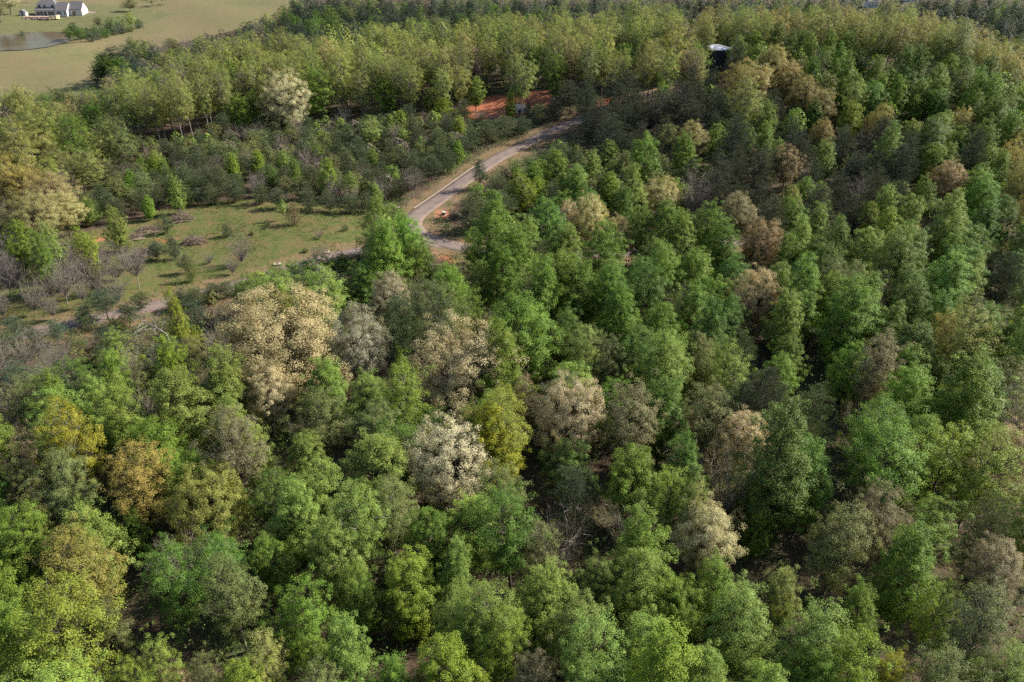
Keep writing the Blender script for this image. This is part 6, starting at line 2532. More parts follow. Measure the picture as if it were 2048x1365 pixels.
('A',-26,472,20.2,11.3,'deep'),
('A',272,586,20.5,11.3,'far'),
('A',21,418,21.2,10.9,'far'),
('A',-63,493,17.2,12.0,'olive'),
('A',-173,366,11.3,8.1,'ygreen'),
('A',414,696,18.5,9.1,'far'),
('A',-153,397,12.7,9.1,'olive'),
('A',253,419,16.5,8.9,'far'),
('A',-45,583,16.2,8.0,'far'),
('A',245,710,16.8,8.2,'deep'),
('A',-163,273,13.2,9.0,'olive'),
('A',-50,691,17.1,8.9,'far'),
('A',243,602,19.1,10.9,'far'),
('A',55,623,15.4,8.2,'far'),
('A',5,700,18.0,10.7,'far'),
('A',263,682,15.8,9.7,'far'),
('A',385,645,19.6,11.6,'far'),
('A',250,591,20.1,13.3,'deep'),
('A',263,594,17.9,11.1,'far'),
('A',407,713,20.2,11.0,'far'),
('A',303,671,15.9,9.7,'far'),
('P',110,307,14.2,8.5,'green'),
('P',148,332,16.0,9.1,'deep'),
('P',-29,295,9.1,5.1,'light'),
('P',-71,291,9.1,5.3,'light'),
('P',-63,210,6.2,1.9,'light'),
('P',47,223,9.7,6.2,'green'),
('P',168,283,16.8,9.2,'light'),
('P',94,267,13.0,7.7,'green'),
('P',-1,179,14.4,7.2,'light'),
('P',136,313,14.1,7.8,'green'),
('P',19,229,10.1,7.0,'light'),
('P',110,320,15.7,6.6,'green'),
('P',159,252,14.8,7.0,'deep'),
('P',71,294,13.4,8.7,'green'),
('P',153,305,14.8,7.1,'light'),
('P',15,259,9.4,7.2,'green'),
('P',-103,270,9.6,5.2,'light'),
('P',-64,301,7.2,4.9,'light'),
('P',-71,308,6.6,4.5,'light'),
('P',93,321,14.3,8.1,'deep'),
('P',123,303,14.5,7.8,'green'),
('P',-114,172,4.3,3.0,'lime'),
('P',-116,276,9.0,5.0,'light'),
('P',100,337,15.2,9.1,'light'),
('P',-25,177,14.0,7.1,'green'),
('P',123,265,13.5,7.3,'green'),
('P',117,324,16.7,6.4,'deep'),
('P',-31,271,7.3,4.2,'green'),
('P',121,287,14.0,8.3,'green'),
('P',146,310,16.0,8.8,'green'),
('P',164,278,15.3,8.7,'green'),
('P',-6,183,13.9,6.2,'green'),
('P',-4,634,17.6,9.6,'green'),
('P',-29,172,16.1,6.7,'light'),
('P',-56,61,11.0,8.0,'light'),
('P',-3,679,17.7,11.9,'green'),
('P',108,293,14.7,6.4,'light'),
('P',152,232,18.0,9.1,'deep'),
('P',350,620,18.1,9.9,'green'),
('P',-37,262,7.9,5.5,'light'),
('P',37,643,17.5,10.1,'green'),
('P',40,243,11.6,8.9,'light'),
('P',95,131,12.5,7.9,'light'),
('P',-167,532,12.1,9.5,'green'),
('P',-44,304,6.9,5.3,'light'),
('P',175,284,14.8,8.5,'green'),
('P',163,298,15.8,7.3,'green'),
('P',-116,335,16.7,7.7,'green'),
('P',-28,300,7.1,5.2,'light'),
('P',-112,277,7.1,5.1,'green'),
('P',86,312,13.7,8.5,'green'),
('P',-20,291,7.2,5.6,'light'),
('P',-94,596,15.6,9.3,'green'),
('P',168,632,20.3,9.5,'green'),
('P',-128,325,18.3,8.0,'green'),
('P',54,673,18.5,11.8,'green'),
('P',76,670,16.4,9.3,'green'),
('P',67,328,14.2,9.2,'green'),
('P',218,684,17.8,10.8,'green'),
('P',122,339,13.6,7.1,'deep'),
('P',102,331,14.8,8.8,'green'),
('P',177,709,14.6,8.8,'green'),
('P',-49,236,7.5,4.3,'light'),
('P',39,632,16.1,11.2,'green'),
('P',141,214,14.6,8.8,'green'),
('P',317,765,16.2,6.8,'green'),
('P',-82,319,8.0,5.5,'light'),
('P',91,314,13.8,6.5,'light'),
('P',-87,646,13.0,8.9,'green'),
('P',135,359,18.9,10.6,'deep'),
('P',-40,288,6.8,5.1,'light'),
('P',144,351,16.9,10.0,'deep'),
('P',223,646,16.8,10.3,'green'),
('P',175,329,21.0,9.2,'deep'),
('P',388,687,16.5,8.1,'green'),
('P',-168,413,15.6,7.7,'green'),
('P',3,374,17.4,9.6,'green'),
('P',170,267,15.9,8.0,'deep'),
('P',108,419,14.8,6.9,'green'),
('P',128,325,13.4,7.6,'green'),
('P',212,640,17.5,8.6,'green'),
('P',-30,622,15.6,10.7,'green'),
('P',-153,523,11.9,8.0,'green'),
('P',56,682,17.7,11.5,'green'),
('P',134,549,18.7,8.7,'green'),
('P',-52,637,17.0,9.9,'green'),
('P',117,337,15.6,7.0,'green'),
('P',199,694,16.0,10.4,'green'),
('P',286,478,16.4,8.3,'green'),
('P',126,334,13.3,8.2,'light'),
('P',-117,643,13.8,8.9,'green'),
('P',303,748,13.7,8.5,'green'),
('P',86,678,15.1,8.0,'green'),
('P',120,615,16.5,8.7,'green'),
('P',-92,263,6.7,4.0,'light'),
('P',-17,601,17.4,8.1,'green'),
('P',350,692,20.3,10.2,'green'),
('P',40,361,14.2,8.7,'green'),
('P',11,594,17.9,10.8,'green'),
('P',187,297,17.1,8.7,'light'),
('P',147,220,15.6,8.8,'light'),
('P',-22,612,15.6,7.9,'green'),
('P',43,681,17.4,9.2,'green'),
('P',199,625,15.6,9.0,'green'),
('P',-21,565,17.6,11.6,'green'),
('P',-24,48,11.6,7.6,'green'),
('P',-147,419,13.3,10.7,'green'),
('P',241,651,14.6,7.4,'green'),
('P',234,721,15.7,9.7,'green'),
('P',-138,344,18.9,10.1,'green'),
('P',118,604,16.3,8.4,'green'),
('P',167,404,15.9,7.9,'green'),
('P',-77,96,13.9,6.3,'light'),
('P',61,393,18.6,12.0,'green'),
('P',113,504,14.9,9.4,'green'),
('P',87,630,14.2,9.9,'green'),
('P',276,615,15.0,9.3,'green'),
('P',228,721,16.1,6.9,'green'),
('N',63,651,17.8,11.4,'far'),
('N',378,645,15.9,9.0,'far'),
('N',-139,523,14.0,8.2,'far'),
('N',248,645,20.4,9.1,'far'),
('N',-92,569,17.3,8.7,'far'),
('N',347,634,16.8,9.6,'far'),
('N',34,221,10.0,6.0,'pine'),
('N',-54,600,16.8,10.6,'far'),
('N',-180,372,12.4,7.3,'far'),
('N',172,702,14.8,9.9,'far'),
('N',37,661,18.3,8.4,'far'),
('N',342,572,18.9,8.1,'far'),
('N',-68,548,17.4,9.1,'far'),
('N',54,653,18.5,8.0,'far'),
('N',-84,288,6.9,6.4,'pine'),
('N',109,336,14.9,10.3,'dpine'),
('N',-48,289,6.8,6.8,'pine'),
('N',-156,494,15.6,9.8,'far'),
('N',-177,392,12.9,9.6,'far'),
('N',-87,467,18.9,9.4,'far'),
('N',-91,660,17.5,9.9,'far'),
('N',364,648,17.6,9.0,'far'),
('N',-78,616,15.3,10.9,'far'),
('N',75,677,16.5,10.5,'far'),
('N',-105,605,17.5,8.0,'far'),
('N',307,591,17.9,10.5,'far'),
('N',176,644,18.3,9.4,'far'),
('N',64,661,18.0,7.7,'far'),
('N',165,705,18.2,10.7,'far'),
('N',333,631,16.7,9.2,'far'),
('N',-114,489,16.2,9.8,'far'),
('N',20,616,16.9,11.4,'far'),
('N',17,645,18.6,8.5,'far'),
('N',191,651,17.1,10.0,'far'),
('N',55,610,18.7,9.3,'far'),
('N',-141,602,17.1,11.8,'far'),
('N',-129,514,15.8,10.7,'far'),
('N',-11,623,17.4,9.0,'far'),
('N',70,684,16.0,9.6,'far'),
('N',387,659,17.1,9.6,'far'),
('N',351,666,16.8,12.0,'far'),
('N',153,704,15.0,10.2,'far'),
('N',-131,546,17.4,11.6,'far'),
('N',86,637,15.6,8.4,'far'),
('N',376,667,17.0,11.8,'far'),
('N',-70,613,16.2,8.5,'far'),
('N',-23,690,18.1,10.0,'far'),
('N',116,691,19.2,9.2,'far'),
('N',183,651,17.4,11.8,'far'),
('N',-73,572,16.9,11.0,'far'),
('N',-4,296,5.0,7.4,'pine'),
('N',70,640,17.3,9.2,'far'),
('N',335,604,14.9,11.3,'far'),
('N',275,469,19.3,9.3,'far'),
('N',-92,499,17.0,8.4,'far'),
('N',-176,406,13.0,8.7,'far'),
('N',242,693,16.9,11.5,'far'),
('N',12,662,16.8,11.0,'far'),
('N',-145,610,17.8,10.6,'far'),
('N',284,708,17.0,9.8,'far'),
('N',208,701,17.0,9.7,'far'),
('N',-113,553,15.6,7.7,'far'),
('N',221,665,16.5,9.1,'far'),
('N',-155,405,14.7,7.6,'far'),
('N',-134,594,16.4,8.2,'far'),
('N',51,615,17.9,9.5,'far'),
('N',307,623,18.0,8.1,'far'),
('N',-117,465,17.0,8.5,'far'),
('N',26,654,14.8,8.1,'far'),
('N',-88,606,17.0,10.9,'far'),
('N',345,627,14.0,7.4,'far'),
('N',359,675,17.3,10.8,'far'),
('N',-42,635,17.4,11.1,'far'),
('N',351,596,16.4,10.7,'far'),
('N',266,655,15.8,9.5,'far'),
('N',-81,501,19.0,9.3,'far'),
('N',341,580,16.1,7.8,'far'),
('N',192,688,17.9,10.2,'far'),
('N',11,586,18.8,8.8,'far'),
('N',72,693,16.4,11.5,'far'),
('N',-43,658,18.6,8.1,'far'),
('N',-114,510,15.0,10.2,'far'),
('N',350,675,17.7,11.8,'far'),
('N',-127,580,15.8,7.6,'far'),
('N',-182,389,12.1,7.5,'far'),
('N',-15,685,16.2,7.9,'far'),
('N',-51,578,17.2,8.3,'far'),
('N',-86,676,17.1,12.7,'far'),
('N',-88,578,15.4,8.1,'far'),
('N',363,659,15.8,10.3,'far'),
('N',-29,640,15.6,10.1,'far'),
('N',-151,439,15.6,10.9,'far'),
('N',354,645,13.9,7.9,'far'),
('N',91,702,15.8,7.8,'far'),
('N',253,713,18.2,9.5,'far'),
('N',321,678,16.6,11.9,'far'),
('N',357,633,17.0,11.7,'far'),
('N',112,697,16.1,7.4,'far'),
('N',42,620,15.7,11.5,'far'),
('N',-92,459,18.5,8.2,'far'),
('N',-100,640,18.0,8.0,'far'),
('N',330,691,16.3,8.3,'far'),
('N',-85,272,7.5,5.2,'pine'),
('N',302,523,17.0,10.2,'far'),
('N',22,639,15.8,11.0,'far'),
('N',313,743,18.0,7.9,'far'),
('N',-37,644,16.0,8.7,'far'),
('N',-71,656,17.5,9.9,'far'),
('N',315,655,14.5,8.1,'far'),
('N',-19,641,16.0,8.3,'far'),
('N',236,657,16.4,11.8,'far'),
('N',-104,164,6.9,4.1,'bluepine'),
('N',-126,465,17.2,9.3,'far'),
('N',289,660,16.9,7.1,'far'),
('N',34,698,18.4,9.4,'far'),
('N',296,657,16.6,10.7,'far'),
('N',-106,625,18.3,7.9,'far'),
('N',191,628,16.3,10.3,'far'),
('N',-150,622,15.5,10.6,'far'),
('N',-58,651,18.4,9.2,'far'),
('N',-47,611,16.6,11.0,'far'),
('N',287,509,16.6,10.5,'far'),
('N',-29,660,18.4,8.9,'far'),
('N',22,597,17.4,12.4,'far'),
('N',-158,327,14.5,8.4,'far'),
('N',200,664,14.7,8.8,'far'),
('N',-134,603,14.5,8.7,'far'),
('N',308,696,19.2,9.7,'far'),
('N',297,629,17.4,9.9,'far'),
('N',232,689,17.6,9.0,'far'),
('N',330,593,16.1,9.2,'far'),
('N',303,681,16.0,9.3,'far'),
('N',-112,481,13.8,9.4,'far'),
('N',135,636,16.5,11.0,'far'),
('N',22,670,16.8,11.0,'far'),
('N',152,584,18.6,8.0,'far'),
('N',7,673,15.5,9.4,'far'),
('N',397,677,17.6,8.3,'far'),
('N',266,644,15.0,9.4,'far'),
('N',215,656,16.5,7.7,'far'),
('N',268,694,17.2,8.3,'far'),
('N',-91,625,14.2,8.9,'far'),
('N',312,662,15.5,8.0,'far'),
('N',-97,657,17.3,13.0,'far'),
('N',309,633,16.7,11.1,'far'),
('N',183,672,17.7,8.6,'far'),
('N',-94,484,17.0,10.6,'far'),
('N',-55,277,7.0,5.5,'pine'),
('N',-94,452,17.7,10.1,'far'),
('N',-55,270,6.6,5.6,'pine'),
('N',355,653,15.2,10.7,'far'),
('N',92,404,14.2,8.1,'far'),
('N',324,658,14.4,9.7,'far'),
('N',317,608,15.1,7.2,'far'),
('N',31,630,17.2,8.6,'far'),
('N',133,382,20.2,8.8,'far'),
('N',-141,407,17.5,8.7,'far'),
('N',152,714,16.3,6.9,'far'),
('N',134,657,13.5,9.1,'far'),
('N',371,634,13.1,8.4,'far'),
('N',-193,453,12.6,9.4,'far'),
('N',-140,613,14.9,7.0,'far'),
('N',319,646,15.8,11.8,'far'),
('N',-135,584,17.1,11.2,'far'),
('N',175,629,17.0,9.6,'far'),
('N',256,621,17.1,10.4,'far'),
('N',-46,678,16.2,8.2,'far'),
('N',328,652,15.5,10.7,'far'),
('N',-68,666,16.6,10.9,'far'),
('N',-97,549,14.7,9.4,'far'),
('N',35,594,17.0,11.9,'far'),
('N',-111,587,14.6,9.4,'far'),
('N',-102,541,14.2,9.7,'far'),
('N',-20,649,16.0,9.2,'far'),
('N',40,713,18.3,8.6,'far'),
('N',-148,559,16.4,7.5,'far'),
('N',-64,541,18.9,8.1,'far'),
('N',188,705,16.8,10.8,'far'),
('N',34,618,15.0,9.5,'far'),
('N',106,443,19.1,8.1,'far'),
('N',-20,697,16.3,10.8,'far'),
('N',-100,446,17.9,8.8,'far'),
('N',267,455,17.0,8.6,'far'),
('N',82,685,14.2,9.1,'far'),
('N',189,669,15.6,7.1,'far'),
('N',-9,611,14.6,9.9,'far'),
('N',120,637,16.7,11.3,'far'),
('N',-61,662,17.9,9.1,'far'),
('N',155,630,15.9,8.9,'far'),
('N',208,686,15.2,10.0,'far'),
('N',391,681,14.3,7.4,'far'),
('N',-66,520,15.3,8.7,'far'),
('N',29,647,15.0,8.5,'far'),
('N',377,719,17.2,9.8,'far'),
('N',296,570,17.6,9.8,'far'),
('N',80,631,16.2,10.7,'far'),
('N',-189,464,12.9,7.1,'far'),
('N',334,553,16.7,10.8,'far'),
('N',13,671,15.7,11.5,'far'),
('N',-84,569,13.9,6.9,'far'),
('N',110,672,15.4,9.7,'far'),
('N',157,613,17.1,9.0,'far'),
('N',347,755,18.5,9.1,'far'),
('N',25,685,14.9,10.5,'far'),
('N',-128,441,14.3,8.0,'far'),
('N',100,423,17.6,8.0,'far'),
('N',-5,603,16.2,7.9,'far'),
('N',-43,427,17.1,12.3,'far'),
('N',-38,546,17.7,8.5,'far'),
('N',-156,628,15.8,9.6,'far'),
('N',-105,413,19.3,9.9,'far'),
('N',-5,548,19.3,8.2,'far'),
('N',110,709,19.6,9.9,'far'),
('N',205,631,16.3,7.0,'far'),
('N',281,631,16.2,9.5,'far'),
('N',-34,587,15.7,6.9,'far'),
('N',45,666,15.6,7.4,'far'),
('N',85,622,14.4,9.3,'far'),
('N',282,655,15.1,10.2,'far'),
('N',152,725,15.2,8.2,'far'),
('N',-110,613,13.1,8.5,'far'),
('N',286,637,17.3,12.2,'far'),
('N',342,684,16.7,8.5,'far'),
('N',-130,520,13.9,8.1,'far'),
('N',95,413,16.2,9.3,'far'),
('N',-106,489,16.0,10.2,'far'),
('N',169,713,19.0,9.9,'far'),
('N',21,660,17.6,9.4,'far'),
('N',-58,538,18.0,8.0,'far'),
('N',234,670,15.1,11.2,'far'),
('N',-163,437,14.2,9.8,'far'),
('N',258,672,19.0,8.5,'far'),
('N',370,660,14.0,8.1,'far'),
('N',277,711,15.4,11.1,'far'),
('N',304,615,15.4,7.7,'far'),
('N',-88,488,15.2,7.3,'far'),
('N',-52,663,14.7,7.0,'far'),
('N',10,431,20.6,10.3,'far'),
('N',365,717,16.5,11.0,'far'),
('N',113,394,13.0,8.8,'far'),
('N',-117,447,14.3,7.8,'far'),
('N',199,593,18.6,9.5,'far'),
('N',36,706,13.6,7.3,'far'),
('N',256,651,14.9,9.6,'far'),
('N',195,705,13.9,9.9,'far'),
('N',40,602,15.9,12.0,'far'),
('N',192,678,15.6,9.5,'far'),
('N',216,701,17.1,11.0,'far'),
('N',-9,694,13.0,9.0,'far'),
('N',165,615,17.9,9.3,'far'),
('N',316,683,13.0,8.6,'far'),
('N',79,702,13.7,8.8,'far'),
('N',-5,587,16.6,10.9,'far'),
('N',247,636,17.1,10.0,'far'),
('N',-76,530,16.6,7.2,'far'),
('N',-96,671,14.0,10.1,'far'),
('N',-33,441,20.6,8.8,'far'),
('N',101,658,16.7,11.0,'far'),
('N',212,717,15.5,10.0,'far'),
('N',256,704,17.6,9.9,'far'),
('N',-65,576,15.1,9.2,'far'),
('N',160,713,18.8,9.5,'far'),
('N',-49,547,15.1,10.1,'far'),
('N',-85,460,16.8,8.2,'far'),
('N',-28,697,15.8,10.2,'far'),
('N',198,723,15.6,11.8,'far'),
('N',177,725,17.0,9.5,'far'),
('N',-1,567,17.4,8.7,'far'),
('N',343,598,14.1,10.1,'far'),
('N',204,712,15.0,7.3,'far'),
('N',183,642,13.8,6.7,'far'),
('N',51,404,15.2,10.2,'far'),
('N',-20,573,16.8,8.2,'far'),
('N',391,703,16.4,11.1,'far'),
('N',217,611,16.9,11.1,'far'),
('N',60,668,13.0,7.3,'far'),
('N',293,730,16.2,8.6,'far'),
('N',-144,571,13.1,9.4,'far'),
('N',316,751,20.2,9.1,'far'),
('N',244,630,18.3,9.1,'far'),
('N',103,701,20.2,8.8,'far'),
('N',91,694,13.8,7.1,'far'),
('N',102,683,15.0,7.2,'far'),
('N',-81,581,14.5,10.7,'far'),
('N',271,477,16.4,9.4,'far'),
('N',-151,598,14.0,9.9,'far'),
('N',67,699,17.0,11.5,'far'),
('N',143,589,16.4,7.5,'far'),
('N',-43,621,16.1,8.1,'far'),
('N',-21,421,16.0,10.8,'far'),
('N',-78,656,15.7,9.7,'far'),
('N',285,517,16.0,10.4,'far'),
('N',-47,641,13.7,9.7,'far'),
('N',344,719,20.4,9.5,'far'),
('N',-102,406,17.7,11.8,'far'),
('N',52,633,15.4,8.7,'far'),
('N',-94,527,15.3,6.7,'far'),
('N',270,666,13.6,9.6,'far'),
('N',215,649,15.1,8.2,'far'),
('N',86,645,13.2,8.3,'far'),
('N',207,732,13.8,9.1,'far'),
('N',303,701,15.1,6.4,'far'),
('N',78,419,15.1,9.3,'far'),
('N',-115,541,15.0,7.1,'far'),
('N',-95,535,14.8,9.6,'far'),
('N',172,720,14.1,8.0,'far'),
('N',-17,720,16.7,12.2,'far'),
('N',149,601,17.1,11.7,'far'),
('N',288,648,16.8,9.3,'far'),
('N',274,675,13.8,9.7,'far'),
('B',-187,299,11.6,8.1,'purple'),
('B',-40,275,6.1,5.8,'purple'),
('B',-61,246,7.1,6.0,'purple'),
('B',-39,240,5.7,6.5,'purple'),
('B',-62,635,15.6,9.0,'purple'),
('B',-49,272,5.5,6.2,'grey'),
('B',-43,164,6.6,6.7,'grey'),
('B',-146,284,10.3,7.4,'purple'),
('B',-37,269,6.9,5.4,'purple'),
('B',367,669,16.7,11.0,'purple'),
('B',-14,144,9.9,8.5,'brown'),
('B',-163,311,14.0,9.4,'purple'),
('B',-105,275,6.6,7.2,'purple'),
('B',97,183,8.8,6.9,'brown'),
('B',2,225,9.3,6.6,'grey'),
('B',62,263,10.7,6.3,'purple'),
('B',-79,270,6.4,7.5,'grey'),
('B',102,218,8.9,7.5,'purple'),
('B',-98,274,6.7,5.7,'grey'),
('B',-167,466,15.9,10.9,'purple'),
('B',-163,318,12.3,9.4,'purple'),
('B',-171,352,11.8,9.6,'purple'),
('B',-103,292,5.7,6.2,'purple'),
('B',200,638,17.1,10.9,'purple'),
('B',-58,286,6.2,5.4,'grey'),
('B',-176,361,11.4,9.1,'purple'),
('B',-46,308,6.3,6.6,'purple'),
('B',-55,154,7.6,6.5,'grey'),
('B',-21,279,6.0,4.9,'purple'),
('B',-19,274,7.5,6.2,'purple'),
('B',-159,371,14.4,9.2,'purple'),
('B',33,227,9.6,7.9,'grey'),
('B',-186,293,11.6,11.3,'purple'),
('B',-197,332,10.5,9.5,'purple'),
('B',-63,258,5.8,6.3,'purple'),
('B',-163,401,14.5,10.8,'purple'),
('B',-150,389,16.4,11.6,'purple'),
('B',-146,497,13.4,8.5,'purple'),
('B',-197,466,11.4,8.1,'purple'),
('B',-72,633,15.4,8.9,'purple'),
('B',-108,269,5.3,5.4,'purple'),
('B',-134,279,7.2,6.9,'grey'),
('B',-140,475,14.5,10.3,'purple'),
('B',-75,281,5.5,5.4,'purple'),
('B',-155,465,13.1,12.1,'purple'),
('B',-179,426,13.2,9.9,'purple'),
('B',-59,300,6.1,6.7,'purple'),
('B',74,657,15.5,9.2,'purple'),
('B',-52,299,5.9,6.4,'grey'),
('B',328,680,15.1,9.5,'purple'),
('B',317,596,16.6,10.0,'purple'),
('B',292,610,16.8,11.8,'purple'),
('B',-172,299,9.1,8.2,'purple'),
('B',323,616,15.5,13.4,'purple'),
('B',-157,445,15.1,11.7,'purple'),
('B',-179,495,11.4,9.0,'purple'),
('B',-56,503,20.0,11.6,'purple'),
('B',-160,353,13.3,11.8,'purple'),
('B',202,680,16.3,9.3,'purple'),
('B',-151,545,12.6,11.7,'purple'),
('B',-178,284,10.9,9.7,'purple'),
('B',56,592,18.1,10.2,'purple'),
('B',325,599,13.5,8.1,'purple'),
('B',-105,437,17.6,10.7,'purple'),
('B',-146,445,15.0,10.6,'purple'),
('B',136,644,16.4,9.9,'purple'),
('B',-199,433,10.7,8.4,'purple'),
('C',-74,306,5.7,6.5,'cedar'),
('C',-63,263,5.2,5.9,'cedar'),
('C',-52,305,5.7,6.0,'cedar'),
('C',-123,218,7.2,5.9,'cedar'),
('C',-57,308,4.9,5.5,'cedar'),
('C',-39,251,4.7,5.6,'cedar'),
('C',-105,238,5.1,5.9,'cedar'),
('C',-118,273,6.3,4.2,'cedar'),
('C',-90,241,6.5,4.0,'cedar'),
('C',-116,282,5.5,4.4,'cedar'),
('C',-48,302,5.8,4.3,'cedar'),
('S',-12,289,4.5,8.1,'olive'),
('S',-89,116,4.9,6.6,'olive'),
('S',-117,246,4.4,7.4,'olive'),
('S',-49,161,5.3,5.2,'olive'),
('S',-71,244,5.0,4.8,'olive'),
('S',-116,243,5.5,5.0,'olive'),
('S',-102,281,4.4,5.5,'olive'),
('S',-123,226,4.6,5.7,'olive'),
('S',-41,149,4.2,6.3,'olive'),
('S',-61,275,5.1,5.3,'olive'),
('S',-65,295,4.2,6.9,'olive'),
('Y',164,351,20.5,8.0,'ygreen'),
('Y',-121,364,18.6,8.5,'ygreen'),
('Y',-116,324,19.8,9.8,'ygreen'),
('Y',49,379,19.6,8.0,'ygreen'),
('Y',17,336,18.6,8.1,'ygreen'),
('Y',-81,375,25.2,9.6,'ygreen'),
('Y',115,379,21.0,10.3,'ygold'),
('Y',-99,388,23.6,10.5,'ygreen'),
('Y',-91,350,23.2,8.3,'ygreen'),
('Y',-63,371,21.9,11.1,'ygreen'),
('Y',60,386,24.0,8.6,'ygreen'),
('Y',66,365,18.1,9.4,'ygreen'),
('Y',-87,386,23.7,9.9,'ygreen'),
('Y',44,376,19.9,7.2,'ygreen'),
('Y',-50,399,20.8,8.9,'ygreen'),
('Y',32,345,19.5,7.5,'ygreen'),
('Y',-88,378,23.0,11.3,'ygreen'),
('Y',-51,392,20.9,7.1,'ygreen'),
('Y',-132,341,18.4,7.9,'ygold'),
('Y',31,378,22.2,7.8,'olive'),
('Y',-38,406,21.7,7.9,'ygreen'),
('Y',41,401,21.8,10.6,'olive'),
('Y',-115,377,19.7,8.1,'ygreen'),
('Y',-18,372,20.5,7.2,'ygreen'),
('Y',22,405,22.1,11.2,'ygreen'),
('Y',106,391,20.3,8.0,'ygold'),
('Y',-116,384,20.6,8.3,'ygreen'),
('Y',180,354,24.5,9.4,'ygreen'),
('Y',-41,367,18.2,9.3,'ygreen'),
('Y',-33,391,21.0,10.5,'ygreen'),
('Y',18,367,19.3,9.0,'ygreen'),
('Y',193,329,19.7,10.0,'ygreen'),
('Y',36,375,20.0,9.9,'ygreen'),
('Y',-94,369,21.5,8.4,'ygreen'),
('Y',171,337,19.8,8.5,'ygreen'),
('Y',-23,366,20.0,7.0,'ygreen'),
('Y',-38,398,19.8,7.7,'ygreen'),
('Y',-82,385,22.7,8.4,'ygreen'),
('Y',-29,348,19.5,8.9,'ygreen'),
('Y',-102,344,19.5,7.1,'ygold'),
('Y',-100,370,19.9,9.7,'ygreen'),
('Y',-94,405,20.4,9.9,'olive'),
('Y',88,391,20.9,8.0,'ygreen'),
('Y',181,345,23.7,11.8,'ygreen'),
('Y',-85,397,22.0,7.6,'ygreen'),
('Y',67,391,23.5,8.3,'olive'),
('Y',-138,359,18.1,9.1,'ygreen'),
('Y',-74,410,19.8,9.5,'ygreen'),
('Y',-24,411,20.7,8.9,'ygreen'),
('Y',-38,372,19.7,7.2,'olive'),
('Y',-7,409,22.6,9.7,'ygreen'),
('Y',-54,354,19.5,7.3,'ygreen'),
('Y',-91,391,21.4,8.3,'ygreen'),
('Y',4,394,20.3,8.9,'ygreen'),
('Y',194,311,22.5,10.0,'ygreen'),
('Y',13,393,20.7,10.0,'grey'),
('Y',7,402,20.1,8.0,'ygreen'),
('Y',-14,398,19.5,7.9,'ygreen'),
('Y',-79,368,27.4,11.3,'ygreen'),
('Y',-31,372,26.9,9.9,'ygreen'),
('Y',-34,354,23.9,8.7,'ygreen'),
('Y',-79,404,24.6,11.4,'ygreen'),
('Y',-83,412,25.2,9.1,'ygreen'),
('Y',-87,402,26.3,12.9,'ygreen'),
('Y',-77,394,23.3,11.7,'ygreen'),
('Y',-76,381,24.5,9.8,'ygreen'),
('Y',-72,389,25.0,10.1,'ygreen'),
('Y',-65,363,25.7,10.2,'ygreen'),
]
# ------------------------------------------------------------------ building the trees, one object each
rng = np.random.default_rng(11)


def build_tree(kind, var, x, y, h, w, color, label=None):
    name = SPECIES[kind][0]
    lib = LIB[kind][var]
    z = float(terrain(x, y))
    r = empty(name, (x, y, z - .15), float(rng.uniform(0, 6.28)))
    r.scale = (w / lib['W'], w / lib['W'], h / lib['H'])
    tilt = .05 if kind != 'B' else .07
    r.rotation_euler = (float(rng.normal(0, tilt)), float(rng.normal(0, tilt)), r.rotation_euler[2])
    c = obj('crown', lib['crown'], r)
    obj('trunk', lib['trunk'], r)
    base, keepc, words = PAL[color]
    g = rng.normal(1, .09)
    j = rng.normal(0, .05, 3)
    c.color = tuple(float(np.clip(base[k] * g * (1 + j[k]), .01, .8)) for k in range(3)) + (float(np.clip(keepc + rng.normal(0, .08), 0, 1)),)
    if label and len(label) == 4:
        noun = NOUNS[kind]
        if kind in 'PA' and h < 9.5:
            noun = 'young ' + noun
        elif kind == 'N' and h < 7.5 or kind == 'B' and h < 6.5:
            noun = 'small ' + noun
        rk = int(label[0], 16)
        label = '%s %s%s %s %s %s' % (words, noun, ',' if rk else '', RANKS[rk], SIDES[int(label[1])], MARKS[int(label[2:])])
    tag(r, label, 'shrub' if kind == 'S' else 'tree', SPECIES[kind][4])
    return r


for row in TABLE:
    build_tree(*row)
# ------------------------------------------------------------------ the mass of the wood seen only in slivers, as real leaf clumps in one mesh
def woods_material():
    m, nt, b = mat_new('leaves of the background wood')
    at = nt.nodes.new('ShaderNodeAttribute')
    at.attribute_name = 'col'
    nt.links.new(at.outputs['Color'], b.inputs['Base Color'])
    b.inputs['Roughness'].default_value = .6
    b.inputs['Specular IOR Level'].default_value = .2
    tr = nt.nodes.new('ShaderNodeBsdfTranslucent')
    nt.links.new(mixc(nt, 1.0, at.outputs['Color'], (1.15, 1.1, .6), 'MULTIPLY'), tr.inputs['Color'])
    mx = nt.nodes.new('ShaderNodeMixShader')
    mx.inputs[0].default_value = .35
    nt.links.new(b.outputs[0], mx.inputs[1])
    nt.links.new(tr.outputs[0], mx.inputs[2])
    nt.links.new(mx.outputs[0], nt.nodes['Material Output'].inputs['Surface'])
    return m


M['woods'] = woods_material()


